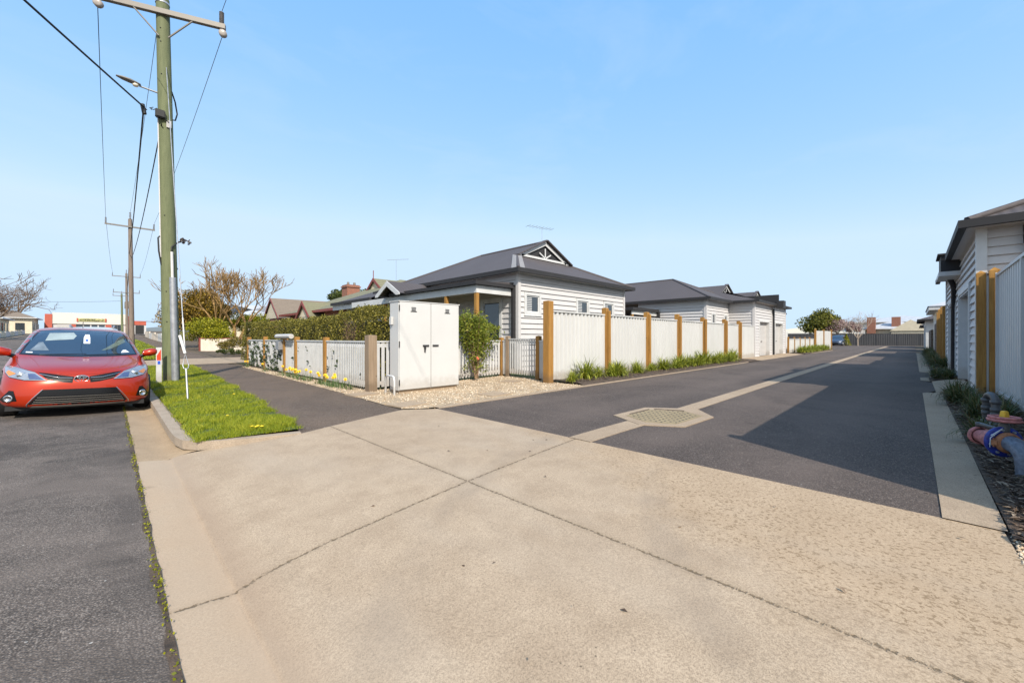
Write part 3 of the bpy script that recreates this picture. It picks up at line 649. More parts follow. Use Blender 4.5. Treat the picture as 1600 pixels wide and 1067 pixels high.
# pit lid
p = empty('drain_pit', (5.9, 2.65, 0), 'six-sided concrete drain pit cover with rows of small holes in the lane', 'drain cover')
hexo = [(5.02, 2.60), (5.32, 2.12), (6.27, 2.08), (6.75, 2.47), (6.80, 2.52), (6.32, 3.18), (5.36, 3.20)]
mb = MB(); mb.prism([(x, y, -.03) for x, y in hexo], (0, 0, .041)); mb.build('surround', M['edge'], p)
q = [(5.38, 2.26), (6.22, 2.22), (6.42, 2.55), (6.20, 3.02), (5.46, 3.05), (5.22, 2.62)]
mb = MB(); mb.prism([(x, y, .0) for x, y in q], (0, 0, .014)); mb.build('lid', M['lid'], p)
mb = MB()
for i in range(9):
    x = 5.36+i*.115
    for j in range(10):
        y = 2.30+j*.078
        if inpoly(np.array([x]), np.array([y]), [(5.9+(a-5.9)*.93, 2.64+(b-2.64)*.93) for a, b in q])[0]:
            mb.box(x-.014, x+.014, y-.011, y+.011, .010, .0165)
mb.build('holes', M['black'], p)
mb = MB(); mb.seg((6.28, 3.0), (6.45, 2.58), .03, .010, .0175); mb.seg((5.6, 3.06), (6.18, 3.04), .022, .010, .0175); mb.build('edge_gap', M['mulch'], p)
# pavers in gravel
for i, (x, y, a, lb) in enumerate(((3.66, 6.25, .1, 'square concrete paver at the gravel edge nearest the crossing'), (3.66, 8.02, .05, 'concrete paver at the foot of the corner fence post'), (5.6, 6.12, .02, 'concrete paver in the gravel beside the lane kerb'), (7.55, 7.6, .3, 'concrete paver in front of the picket gate'))):
    mb = MB(); mb.obox((x, y), (math.cos(a), math.sin(a)), .27, .24, .0, .026); o = mb.build('paver', M['edge'], bevel=.005); tag(o, lb, 'paver', 'pavers in the gravel')

# grit and dead leaves gathered along the hard edges
def edge_litter(n, p0, p1, spread, L, m, label, name='edge_debris', z=.004):
    t = rng.random(n); o = np.abs(rng.normal(size=n))*spread; d = np.array([p1[0]-p0[0], p1[1]-p0[1]]); nn = np.array([-d[1], d[0]])/np.hypot(*d)
    C = np.stack([p0[0]+d[0]*t+nn[0]*o, p0[1]+d[1]*t+nn[1]*o, z+.004*rng.random(n)], 1)
    V, F, tt = leaves(C, L, 1.8, 0); V[:, 2] = C.repeat(4, 0)[:, 2]+(V[:, 2]-C.repeat(4, 0)[:, 2])*.25
    tag(npmesh(name, V, F, tt, M[m]), label, 'debris', kind='stuff')
edge_litter(700, (4.0, -.42), (12.0, -.42), .10, .028, 'litter', 'dead leaf bits on the concrete strip beside the right-hand bed')
edge_litter(500, (22, 5.56), (4.2, 5.56), .06, .018, 'litter', 'grit and leaf bits along the left edge of the lane')
edge_litter(420, (3.42, 6.5), (3.72, 18), .07, .016, 'stones', 'stray gravel on the footpath below the picket fence')
edge_litter(260, (3.9, 5.60), (8.0, 5.60), -.10, .018, 'stones', 'stray gravel spilled over the lane kerb')
edge_litter(300, (1.75, 5.6), (2.1, 12), -.05, .018, 'litter', 'grass clippings and soil crumbs on the footpath edge')
# ------------------------------------------------------------ building parts
def wall_boards(mb, p0, p1, z0, z1, holes=(), pitch=0.15, lap=0.044):
    # lapped boards along p0->p1; outward normal is to the right of that direction
    d = Vector((p1[0]-p0[0], p1[1]-p0[1])); L = d.length; d /= L; n = Vector((d.y, -d.x))
    k = int(math.ceil((z1-z0)/pitch-1e-6))
    def P(s, o, z): return (p0[0]+d.x*s+n.x*o, p0[1]+d.y*s+n.y*o, z)
    for i in range(k):
        a, b = z0+i*pitch, min(z1, z0+(i+1)*pitch); m = (a+b)/2
        iv = [(0, L)]
        for (s0, s1, h0, h1) in holes:
            if h0 < m < h1:
                nv = []
                for (u, v) in iv:
                    if s1 <= u or s0 >= v: nv.append((u, v)); continue
                    if s0 > u: nv.append((u, s0))
                    if s1 < v: nv.append((s1, v))
                iv = nv
        for (u, v) in iv:
            mb.quad(P(u, lap, a+.006), P(v, lap, a+.006), P(v, .003, b+.006), P(u, .003, b+.006))
            mb.quad(P(u, -.01, a+.006), P(v, -.01, a+.006), P(v, lap, a+.006), P(u, lap, a+.006))
            for s_ in (u, v): mb.add([P(s_, -.02, a), P(s_, lap, a+.006), P(s_, .003, b+.006), P(s_, -.02, b)], [(0, 1, 2, 3)])
def window(parent, p0, d, s, w, z0, z1, trim=0.10, blind=True, label=None, mull=False):
    # window in a wall line: p0 + d*s is its left edge; outward normal right of d
    d = Vector(d).normalized(); n = Vector((d.y, -d.x)); U = lambda a, o: (p0[0]+d.x*a+n.x*o, p0[1]+d.y*a+n.y*o)
    mb = MB()
    def bar(a0, a1, za, zb, o0, o1):
        A, B, C_, D = U(a0, o0), U(a1, o0), U(a1, o1), U(a0, o1)
        vs = [(*q, z) for z in (za, zb) for q in (A, B, C_, D)]
        mb.add(vs, [(3,2,1,0), (4,5,6,7), (0,1,5,4), (1,2,6,5), (2,3,7,6), (3,0,4,7)])
    t = trim
    bar(s, s+t, z0, z1, -.05, .058); bar(s+w-t, s+w, z0, z1, -.05, .058); bar(s+t, s+w-t, z1-t, z1, -.05, .058); bar(s+t, s+w-t, z0, z0+t, -.05, .058)
    bar(s-.02, s+w+.02, z0-.03, z0, -.02, .072)
    i = t; f = .045
    bar(s+i, s+i+f, z0+i, z1-i, -.03, .026); bar(s+w-i-f, s+w-i, z0+i, z1-i, -.03, .026)
    bar(s+i+f, s+w-i-f, z1-i-f, z1-i, -.03, .026); bar(s+i+f, s+w-i-f, z0+i, z0+i+f, -.03, .026)
    if mull: bar(s+w/2-.02, s+w/2+.02, z0+i+f, z1-i-f, -.03, .024)
    W = mb.build('window', M['white'], parent)
    mb = MB(); o = .008; mb.quad((*U(s+t, o), z0+t), (*U(s+w-t, o), z0+t), (*U(s+w-t, o), z1-t), (*U(s+t, o), z1-t))
    pane = mb.build('pane', M['glass'], parent); pane.parent = W; W_loc = W.location
    if blind:
        mb = MB(); zz = z0+t+.05; x0, x1 = s+t+.045, s+w-t-.045
        while zz < z1-t-.06:
            mb.quad((*U(x0+.01, .0125), zz), (*U(x0+(x1-x0)*.46, .0125), zz), (*U(x0+(x1-x0)*.46, .0105), zz+.035), (*U(x0+.01, .0105), zz+.035)); zz += .062
        b = mb.build('blind', M['blind'], parent); b.parent = W
    return W
def hip_roof(mb, x0, x1, y0, y1, z, pitch=.49, ridge='auto', gab=None, th=.0):
    # hip roof on a rectangle; gab = half-run at which a gablet stands on the low-y end (None: full hip)
    w, l = x1-x0, y1-y0
    if (ridge == 'auto' and l >= w) or ridge == 'y':
        h = w/2*pitch; xc = (x0+x1)/2; ya, yb = y0+w/2, y1-w/2
        if gab:  # ridge runs forward to the gablet face
            yg = y0+gab; zg = z+gab*pitch
            xa, xb = x0+gab, x1-gab
            A, B, C_, D = (x0, y0, z), (x1, y0, z), (x1, y1, z), (x0, y1, z)
            gl, gr = (xa, yg, zg), (xb, yg, zg); rf, rb = (xc, yg, z+h), (xc, yb, z+h)
            mb.add([A, B, gr, gl], [(0, 1, 2, 3)])
            mb.add([D, A, gl, rf, rb], [(0, 1, 2, 3, 4)]); mb.add([B, C_, rb, rf, gr], [(0, 1, 2, 3, 4)]); mb.add([C_, D, rb], [(0, 1, 2)])
            return gl, gr, rf
        mb.add([(x0, y0, z), (x1, y0, z), (x1, y1, z), (x0, y1, z), (xc, ya, z+h), (xc, yb, z+h)], [(0, 1, 4), (1, 2, 5, 4), (2, 3, 5), (3, 0, 4, 5)])
    else:
        h = l/2*pitch; yc = (y0+y1)/2; xa, xb = x0+l/2, x1-l/2
        mb.add([(x0, y0, z), (x1, y0, z), (x1, y1, z), (x0, y1, z), (xa, yc, z+h), (xb, yc, z+h)], [(3, 0, 4), (0, 1, 5, 4), (1, 2, 5), (2, 3, 4, 5)])
def gutter_ring(mb, x0, x1, y0, y1, z, h=.13, w=.11, sides='wesn'):
    z0, z1 = z-h, z+.015
    if 's' in sides: mb.box(x0-w, x1+w, y0-w, y0, z0, z1)
    if 'n' in sides: mb.box(x0-w, x1+w, y1, y1+w, z0, z1)
    if 'w' in sides: mb.box(x0-w, x0, y0+.001, y1-.001, z0, z1)
    if 'e' in sides: mb.box(x1, x1+w, y0+.001, y1-.001, z0, z1)
def hip_caps(mb, lines, r=.055):
    for a, b in lines: mb.tube([a, b], r, 6)
def soffit(mb, x0, x1, y0, y1, z): mb.quad((x0, y0, z), (x0, y1, z), (x1, y1, z), (x1, y0, z))
def gablet(parent, gl, gr, apex, ov=.22, frame=True):
    # triangular vent with white bargeboards and a fan of battens
    y = gl[1]
    mb = MB(); mb.add([(gl[0], y, gl[2]), (gr[0], y, gr[2]), apex], [(0, 1, 2)]); v = mb.build('gablet_vent', M['dark'], parent)
    mb = MB(); ap = Vector(apex); L_, R_ = Vector(gl), Vector(gr)
    f = Vector((0, -.05, 0)); t = .15
    for E_ in (L_, R_):
        d = (ap-E_).normalized(); s = 1 if E_ is L_ else -1
        e0, e1 = E_-d*.05+f, ap+f; dn_ = Vector((0, 0, -t/abs(d.x) if d.x else -t))
        mb.prism([e0, e1, e1+dn_*1.0, e0+Vector((s*.26, 0, .0))], (0, -.035, 0))
    mb.box(gl[0]+.2, gr[0]-.2, y-.085, y-.05, gl[2]+.0, gl[2]+.09)
    cx = ap.x; zb = gl[2]+.09
    for dx in (-.38, 0, .38):
        top = ap.z-.30-abs(dx)*.62
        p = Vector((cx, y-.06, zb)); q = Vector((cx+dx, y-.06, top)); dd = (q-p).normalized(); sd = Vector((dd.z, 0, -dd.x))*.028
        mb.prism([p-sd, p+sd, q+sd, q-sd], (0, -.022, 0))
    mb.build('bargeboard', M['white'], parent)
    mb = MB()
    for E_, s in ((L_, 1), (R_, -1)):
        d = (ap-E_).normalized(); up = Vector((-d.z*s, 0, abs(d.x)))*.03
        mb.prism([E_-d*.12+up, ap+up*1.0, ap+up*2.6, E_-d*.12+up*2.6], (0, -ov, 0))
    mb.build('gablet_roof', M['roof'], parent)
# ------------------------------------------------------------ the corner cottage
M['hipglare'] = pm('hip_glare_tone', (.23, .215, .205), .6, .1)  # pale tone for the glare painted along the hip
S = 1.1; ZS = lambda z: 1.17+(z-1.17)*S
hx0, hy0 = 9.03*S, 8.75*S; hx1, hy1 = 15.45*S, 17.3*S; ez = ZS(3.30)
H = empty('weatherboard_cottage', (hx0, hy0, 0), 'pale grey weatherboard cottage on the corner with verandah, dark roof and gablet', 'house')
mb = MB()
wall_boards(mb, (hx0, hy0), (hx1, hy0), .0, ez-.03, holes=[((a-9.03)*S+.03, (b-9.03)*S-.03, ZS(1.9), ZS(2.63)) for a, b in ((9.27, 10.07), (12.03, 12.87), (13.85, 14.65))], pitch=.187)
wall_boards(mb, (hx1, hy0), (hx1, hy1), .0, ez-.03, pitch=.187)
wall_boards(mb, (hx0, hy1), (hx0, hy0), .0, ez-.03, holes=[(hy1-11.52, hy1-10.43, .55, 2.62), (hy1-14.17, hy1-13.08, .55, 2.62)], pitch=.187)
wall_boards(mb, (hx1, hy1), (hx0, hy1), .0, ez-.03, pitch=.187)
mb.build('wall', M['board'], H)
mb = MB(); c = .058
mb.box(hx0-c, hx0+.07, hy0-c, hy0-.0, 0, ez-.05); mb.box(hx0-c, hx0-.0, hy0, hy0+.07, 0, ez-.05)
mb.box(hx1-.07, hx1+c, hy0-c, hy0, 0, ez-.05); mb.build('corner_board', M['board'], H)
for a, b in ((9.27, 10.07), (12.03, 12.87), (13.85, 14.65)):
    window(H, (hx0, hy0), (1, 0), (a-9.03)*S, (b-a)*S, ZS(1.9), ZS(2.63))
rx0, rx1, ry0, ry1 = 8.77*S, 15.75*S, 8.50*S, 17.75*S
mb = MB(); gl, gr, ap = hip_roof(mb, rx0, rx1, ry0, ry1, ez, .485, 'y', gab=1.95*S)
mb.build('roof', M['roof'], H)
mb = MB(); xc = (rx0+rx1)/2; yb = ry1-(rx1-rx0)/2; hz = ap[2]
hip_caps(mb, [((rx0, ry0, ez+.02), gl), ((rx1, ry0, ez+.02), gr), (ap, (xc, yb, hz)), ((xc, yb, hz), (rx0, ry1, ez)), ((xc, yb, hz), (rx1, ry1, ez))], .06)
mb.build('ridge_cap', M['roof'], H)
mb = MB(); e_ = Vector((rx0, ry0, ez+.03)); g_ = Vector(gl)+Vector((-.05, -.05, .03)); mb.quad(e_, e_+Vector((.34, 0, 0)), g_+Vector((.26, 0, .02)), g_); mb.quad(e_, g_, g_+Vector((0, .26, .02)), e_+Vector((0, .34, 0))); mb.build('hip_glare', M['hipglare'], H)  # pale strips laid along the hip as painted glare on its capping
mb = MB(); gutter_ring(mb, rx0, rx1, ry0, ry1, ez); mb.build('gutter', M['dark'], H)
mb = MB(); soffit(mb, rx0, rx1, ry0, ry1, ez-.11); mb.build('soffit', M['board'], H)
gablet(H, gl, gr, ap)
# verandah
vx, vy0, vy1, vz = 7.47*S, 8.93*S, 13.9*S, ZS(2.8)
mb = MB()
mb.quad((vx, vy0, vz), (hx0, vy0, vz+.13), (hx0, vy1+1.4, vz+.13), (vx, vy1+1.4, vz)); mb.quad((vx, vy0, vz), (vx, vy1+1.4, vz), (hx0, vy1+1.4, vz-.02), (hx0, vy0, vz-.02))
mb.tri((vx, vy0, vz), (hx0, vy0, vz-.02), (hx0, vy0, vz+.13))
mb.build('verandah_roof', M['roof'], H)
mb = MB(); mb.box(vx-.10, vx, vy0-.1, vy1, vz-.09, vz+.03); mb.box(vx+.001, hx0-.06, vy0-.10, vy0-.001, vz-.09, vz+.03); mb.build('gutter', M['dark'], H)
mb = MB(); mb.box(vx+.03, vx+.09, vy0+.03, vy1+3.9, vz-.34, vz-.10); mb.box(vx+.09, hx0-.05, vy0+.03, vy0+.09, vz-.34, vz-.10); mb.build('beam', M['white'], H)
mb = MB(); soffit(mb, vx+.09, hx0, vy0+.09, vy1+3.9, vz-.12); mb.build('verandah_ceiling', M['white'], H)
for px_, py_ in ((vx+.10, vy0+.10), (vx+.10, 11.55), (vx+.10, 13.9), (vx+.10, 16.0)):
    mb = MB(); mb.box(px_-.06, px_+.06, py_-.06, py_+.06, 0, vz-.34); mb.build('verandah_post', M['post'], H, bevel=.006)
mb = MB(); mb.box(vx-.1, hx0, vy0-.1, hy1, -.1, .12); mb.build('verandah_floor', M['postgrey'], H)
# entry gable
mb = MB(); gy = 14.95; gw = .95; gx0 = vx-.35
A = [(gx0, gy-gw, vz-.05), (gx0, gy, vz+.50), (gx0, gy+gw, vz-.05)]; Bk = [(hx0, a[1], a[2]) for a in A]
mb.quad(A[0], Bk[0], Bk[1], A[1]); mb.quad(A[1], Bk[1], Bk[2], A[2]); mb.build('porch_roof', M['roof'], H)
mb = MB()
for s in (-1, 1):
    e = (gx0, gy+s*(gw+.03), vz-.04); t = (gx0, gy, vz+.49)
    mb.prism([e, t, (gx0, gy, vz+.28), (gx0, gy+s*(gw-.2), vz-.12), (gx0, gy+s*(gw+.03), vz-.12)], (-.035, 0, 0))
mb.build('bargeboard', M['white'], H)
window(H, (hx0, hy1), (0, -1), hy1-11.55, 1.15, .55, 2.62, trim=.13, blind=False)
window(H, (hx0, hy1), (0, -1), hy1-14.2, 1.15, .55, 2.62, trim=.13, blind=False)
mb = MB(); mb.box(hx0-.14, hx0-.045, hy0+.10, hy0+.22, 0, vz-.02); mb.build('downpipe', M['dark'], H)
# street-facing wing beyond the entry
mb = MB(); wx0, wy0, wy1 = 8.25*S, 15.6*S, 19.9*S
mb.quad((7.6*S, wy0+.5, vz+.02), (7.6*S, wy1, vz+.02), (rx0+2, wy1-1.2, vz+1.25), (rx0+2, wy0+.5, vz+1.25)); mb.tri((7.6*S, wy1, vz+.02), (rx0+5, wy1, vz+.02), (rx0+2, wy1-1.2, vz+1.25))
mb.build('front_wing_roof', M['roof'], H)
mb = MB(); mb.box(7.6*S-.1, 7.6*S, wy0+.2, wy1, vz-.10, vz+.04); mb.build('gutter', M['dark'], H)
mb = MB(); mb.box(7.6*S+.03, 7.6*S+.1, wy0+.2, wy1, vz-.34, vz-.10); mb.build('fascia', M['white'], H)
mb = MB(); wall_boards(mb, (wx0, wy1-.3), (wx0, wy0), 0, vz-.05, pitch=.187); wall_boards(mb, (rx0+5, wy1-.3), (wx0, wy1-.3), 0, vz-.05, pitch=.187); mb.build('wall', M['board'], H)
# aerials
mb = MB(); b = Vector((xc+.2, yb-3.9, hz)); mb.tube([b, b+Vector((0, 0, .75))], .008, 5)
bb = b+Vector((0, 0, .72)); mb.tube([bb+Vector((-.75, .2, 0)), bb+Vector((.55, -.15, 0))], .006, 5)
for i in range(8):
    q = bb+Vector((-.7+i*.17, .18-i*.045, 0)); mb.tube([q-Vector((.05, .2, 0)), q+Vector((.05, .2, 0))], .006, 4)
mb.build('aerial', M['galv'], H)
# ------------------------------------------------------------ terrace units behind the white fence
U2 = empty('weatherboard_unit', (23.4, 8.17, 0), 'weatherboard unit with plain hipped roof just past the corner cottage', 'house')
e2 = 3.42; mb = MB()
wall_boards(mb, (23.4, 12.2), (23.4, 8.17), 0, e2-.03, pitch=.17); wall_boards(mb, (23.4, 8.17), (27.2, 8.17), 0, e2-.03, holes=[(.78, 1.44, 1.85, 2.62), (2.88, 3.54, 1.85, 2.62)], pitch=.17); wall_boards(mb, (23.4, 19), (23.4, 14.6), 0, e2-.03, pitch=.17)
mb.build('wall', M['board'], U2)
mb = MB(); mb.box(23.34, 23.46, 8.11, 8.17, 0, e2-.05); mb.box(23.34, 23.40, 8.17, 8.27, 0, e2-.05); mb.build('corner_board', M['board'], U2)
for s in (.75, 2.85): window(U2, (23.4, 8.17), (1, 0), s, .72, 1.85, 2.62, trim=.1)
mb = MB(); hip_roof(mb, 23.15, 30.2, 7.90, 22.0, e2, .47, 'y'); mb.build('roof', M['roof'], U2)
mb = MB(); xc2 = 26.675; h2 = e2+7.05/2*.47; hip_caps(mb, [((23.15, 7.9, e2), (xc2, 11.425, h2)), ((30.2, 7.9, e2), (xc2, 11.425, h2)), ((xc2, 11.425, h2), (xc2, 18.4, h2))], .06); mb.build('ridge_cap', M['roof'], U2)
mb = MB(); gutter_ring(mb, 23.15, 30.2, 7.9, 22, e2, sides='wsn'); mb.build('gutter', M['dark'], U2)
mb = MB(); soffit(mb, 23.15, 30.2, 7.9, 22, e2-.11); mb.build('soffit', M['board'], U2)
mb = MB(); mb.box(20.2, 23.3, 10.9, 15.2, 2.72, 2.82); mb.build('patio_roof', M['roof'], U2)
mb = MB(); mb.box(20.1, 23.3, 10.8, 10.9, 2.70, 2.86); mb.box(20.1, 20.2, 10.9, 15.2, 2.7, 2.86); mb.build('gutter', M['dark'], U2)
mb = MB(); mb.box(20.25, 23.2, 10.93, 10.99, 2.48, 2.70); mb.build('beam', M['white'], U2)
for x in (20.35, 21.9): mb = MB(); mb.box(x-.06, x+.06, 10.93, 11.05, 0, 2.48); mb.build('patio_post', M['post'], U2)
mb = MB(); wall_boards(mb, (17.6, 15.2), (23.4, 15.2), 0, 2.7, pitch=.17); mb.build('patio_wall', M['cream'], U2)
mb = MB(); mb.box(23.20, 23.30, 10.75, 10.9, 0, 2.7); mb.build('downpipe', M['dark'], U2)
def garage(name, x0, x1, yw, yb, z0, ez_, door, label, m='board', side_w=True, roofm='roof', sgn=1, pitch_=.18, jamb=None):
    # garage fronting the lane; sgn=1 faces -Y (left of the lane), sgn=-1 faces +Y
    G = empty(name, (x0, yw, z0), label, 'garage')
    mb = MB(); a, b = door; dz = z0+2.13
    if sgn > 0: wall_boards(mb, (x0, yw), (x1, yw), z0, ez_-.03, holes=[(a-x0-.03, b-x0+.03, z0-.1, dz+.03)], pitch=pitch_)
    else: wall_boards(mb, (x1, yw), (x0, yw), z0, ez_-.03, holes=[(x1-b-.03, x1-a+.03, z0-.1, dz+.03)], pitch=pitch_)
    if side_w:
        if sgn > 0: wall_boards(mb, (x0, yb), (x0, yw), z0, ez_-.03, pitch=pitch_)
        else: wall_boards(mb, (x0, yw), (x0, yb), z0, ez_-.03, pitch=pitch_)
    if sgn > 0: wall_boards(mb, (x1, yw), (x1, yb), z0, ez_-.03, pitch=pitch_)
    else: wall_boards(mb, (x1, yb), (x1, yw), z0, ez_-.03, pitch=pitch_)
    mb.build('wall', M[m], G)
    d = yw+sgn*.16; o = yw-sgn*.058
    mb = MB(); t = .10; lo, hi = min(o, d), max(o, d)
    mb.box(a-t, a, lo, hi, z0, dz+t); mb.box(b, b+t, lo, hi, z0, dz+t); mb.box(a, b, lo, hi, dz, dz+t); mb.build('door_frame', M['white'], G)
    mb = MB(); n = 26; vs = []; fs = []
    for i in range(n+1):
        z = z0+.01+(dz-z0-.01)*i/n
        for zz, off in ((z, .012), (z+.035, .0)):
            if zz <= dz+.001:
                vs += [(a, d-sgn*off, zz), (b, d-sgn*off, zz)]
    mb.add(vs, [(2*i, 2*i+1, 2*i+3, 2*i+2) for i in range(len(vs)//2-1)])
    D = mb.build('roller_door', M['shutter'], G)
    mb = MB(); mb.box((a+b)/2-.07, (a+b)/2+.07, min(d-sgn*.05, d), max(d-sgn*.05, d), z0+.88, z0+.93); hh = mb.build('handle', M['dark'], G); hh.parent = D
    mb = MB(); s0, s1 = min(yw-sgn*.056, yw), max(yw-sgn*.056, yw)
    mb.box(x0-.058, x0+.08, s0, s1, z0, ez_-.05); mb.box(x1-.08, x1+.03, s0, s1, z0, ez_-.05); 
    if side_w: mb.box(x0-.058, x0-.0, min(yw, yw+sgn*.08), max(yw, yw+sgn*.08), z0, ez_-.05)
    mb.build('corner_board', M['white' if m == 'board' and sgn < 0 else m], G)
    return G
G1 = garage('lane_garage', 27.2, 31.35, 6.75, 9.5, .04, 3.42, (28.25, 30.55), 'nearer of two weatherboard roller-door garages left of the lane', pitch_=.17)
G2 = garage('lane_garage', 31.55, 35.3, 6.75, 9.5, .04, 3.42, (32.2, 34.35), 'farther of two roller-door garages left of the lane, beyond the dark downpipe', pitch_=.17, side_w=False)
mb = MB()
z = 3.42; a0, a1, b0 = 26.95, 31.4, 6.5
mb.quad((a0, b0, z), (a1, b0, z), (a1, b0+3.4, z+1.0), (a0+2.1, b0+3.4, z+1.0)); mb.quad((a0, b0+5.5, z), (a0, b0, z), (a0+2.1, b0+3.4, z+1.0), (a0+2.1, b0+5.5, z+1.0))
mb.build('roof', M['roof'], G1)
mb = MB(); mb.box(a0-.1, a1, b0-.11, b0, z-.12, z+.015); mb.box(a0-.11, a0, b0, b0+2, z-.12, z+.015); mb.build('gutter', M['dark'], G1)
mb = MB(); soffit(mb, a0, a1, b0, b0+.3, z-.11); mb.build('soffit', M['board'], G1)
mb = MB(); a0, a1 = 31.5, 35.6
mb.quad((a0, b0, z), (a1, b0, z), (a1-3, b0+3.4, z+1.2), (a0, b0+3.4, z+1.2)); mb.tri((a1, b0, z), (a1, b0+6, z), (a1-3, b0+3.4, z+1.2)); mb.build('roof', M['roof'], G2)
mb = MB(); mb.box(a0, a1+.1, b0-.11, b0, z-.12, z+.015); mb.box(a1, a1+.11, b0, b0+3, z-.12, z+.015); mb.build('gutter', M['dark'], G2)
mb = MB(); mb.box(31.36, 31.52, 6.35, 9.8, 3.3, 4.05); mb.box(31.1, 31.75, 6.02, 6.42, 3.12, 3.62); mb.build('party_wall_cap', M['dark'], G2)
mb = MB(); mb.box(31.36, 31.52, 6.60, 6.72, .04, 3.1); mb.build('downpipe', M['dark'], G2)
for k, (x0, yf, lb) in enumerate(((30.0, 9.0, 'dark hipped roof house with a gablet behind the first lane garage'), (36.8, 9.0, 'farther dark roofed unit with a small white gablet behind the second lane garage'))):
    T = empty('row_unit', (x0, yf, 0), lb, 'house')
    w = 7.2; mb = MB(); g3, g4, a3 = hip_roof(mb, x0, x0+w, yf-.6, yf+11, 3.45, .50, 'y', gab=1.5 if k else 1.9); mb.build('roof', M['roof'], T)
    gablet(T, g3, g4, a3)
    mb = MB(); wall_boards(mb, (x0+.3, yf+10), (x0+.3, yf), 0, 3.42, pitch=.17); wall_boards(mb, (x0+.3, yf), (x0+w-.3, yf), 0, 3.42, pitch=.17); wall_boards(mb, (x0+w-.3, yf), (x0+w-.3, yf+10), 0, 3.42, pitch=.17); mb.build('wall', M['board'], T)
    mb = MB(); gutter_ring(mb, x0, x0+w, yf-.6, yf+11, 3.45); mb.build('gutter', M['dark'], T)
# ------------------------------------------------------------ garages on the right
RG = garage('timber_clad_garage', 11.4, 16.9, -.87, -6.5, .11, 3.29, (12.9, 15.6), 'grey weatherboard garage nearest on the right of the lane, behind the timber posts', sgn=-1, pitch_=.16)
RH = garage('timber_clad_garage', 17.15, 21.5, -.87, -6.5, .11, 3.29, (17.8, 20.0), 'second weatherboard garage on the right, beyond the dark downpipe and rainhead box', sgn=-1, pitch_=.16, side_w=False)
z = 3.29; mb = MB()
A0 = (11.05, -.685, z); 
mb.quad((11.05, -.685, z), (15.4, -.68, z), (15.4, -4.6, z+1.75), (14.8, -4.6, z+1.75)); mb.quad((11.05, -10, z), (11.05, -.685, z), (14.8, -4.6, z+1.75), (14.8, -10, z+1.75))
mb.quad((15.4, -.68, z), (16.9, -.68, z), (16.9, -4.6, z+1.75), (15.4, -4.6, z+1.75)); mb.build('roof', M['roof'], RG)
mb = MB(); mb.tube([(11.05, -.685, z+.03), (14.8, -4.6, z+1.78)], .06, 6); mb.build('ridge_cap', M['roof'], RG)
mb = MB(); mb.box(11.05, 15.4, -.68, -.57, z-.12, z+.02); mb.box(10.94, 11.05, -10, -.57, z-.12, z+.02); mb.build('gutter', M['dark'], RG)
mb = MB(); mb.quad((11.05, -.68, z-.10), (11.05, -.9, z-.10), (16.9, -.9, z-.10), (16.9, -.68, z-.10)); mb.quad((11.05, -.9, z-.10), (11.05, -10, z-.10), (11.45, -10, z-.10), (11.45, -.9, z-.10)); mb.build('soffit', M['board'], RG)
mb = MB(); mb.box(11.26, 11.385, -1.55, -1.38, .22, z-.14); mb.box(11.22, 11.40, -1.57, -1.36, z-.45, z-.13); mb.build('downpipe', M['dark'], RG)
mb = MB(); mb.quad((17.1, -.68, z), (21.9, -.68, z), (18.8, -4.6, z+1.75), (17.1, -4.6, z+1.75)); mb.tri((21.9, -.68, z), (21.9, -8, z), (18.8, -4.6, z+1.75)); mb.build('roof', M['roof'], RH)
mb = MB(); mb.box(17.1, 21.9, -.68, -.57, z-.12, z+.02); mb.build('gutter', M['dark'], RH)
mb = MB(); mb.box(16.9, 17.1, -4.6, -.75, z-.05, z+.62); mb.box(15.45, 16.6, -.85, -.50, z-.38, z+.05); mb.box(15.40, 16.65, -.86, -.44, z+.05, z+.09); mb.build('rainhead', M['dark'], RG)
mb = MB(); mb.box(15.4, 17.0, -.86, -.46, z-.50, z-.39); mb.build('fascia', M['white'], RG)
mb = MB(); mb.tube([(16.6, -.68, z-.4), (16.6, -.76, z-.6), (16.85, -.80, z-.75), (16.98, -.80, .1)], .06, 8); mb.build('downpipe', M['dark'], RH)
# ------------------------------------------------------------ fences
def metal_panel(mb, p0, p1, z0, z1, amp=.024, pitch=.19):
    d = Vector((p1[0]-p0[0], p1[1]-p0[1])); L = d.length; d /= L; n = Vector((-d.y, d.x)); k = max(2, int(round(L/pitch))); q = L/k; vs = []
    for i in range(k):
        for a, o in ((0, amp), (.38, amp), (.5, -amp), (.88, -amp)):
            s = (i+a)*q; vs += [(p0[0]+d.x*s+n.x*o, p0[1]+d.y*s+n.y*o, z0), (p0[0]+d.x*s+n.x*o, p0[1]+d.y*s+n.y*o, z1)]
    vs += [(p1[0]+n.x*amp, p1[1]+n.y*amp, z0), (p1[0]+n.x*amp, p1[1]+n.y*amp, z1)]
    mb.add(vs, [(2*i, 2*i+2, 2*i+3, 2*i+1) for i in range(len(vs)//2-1)])
def post(parent, x, y, z0, z1, s=.11, m='post', name='post', cap=.02):
    mb = MB(); h = s/2; tx, ty = random.uniform(-.014, .014), random.uniform(-.012, .012); z1 += random.uniform(-.025, .02); vs = [(x-h, y-h, z0), (x+h, y-h, z0), (x+h, y+h, z0), (x-h, y+h, z0), (x-h+tx, y-h+ty, z1), (x+h+tx, y-h+ty, z1), (x+h+tx, y+h+ty, z1), (x-h+tx, y+h+ty, z1), (x+tx, y+ty, z1+cap)]
    mb.add(vs, [(3,2,1,0), (0,1,5,4), (1,2,6,5), (2,3,7,6), (3,0,4,7), (4,5,8), (5,6,8), (6,7,8), (7,4,8)]); return mb.build(name, M[m], parent)
WF = empty('steel_fence', (8.05, 6.75, 0), 'long white corrugated steel fence with timber posts on the left of the lane', 'fence')
PX = [8.05, 10.84, 13.52, 16.17, 18.94, 21.8, 24.15, 27.1]
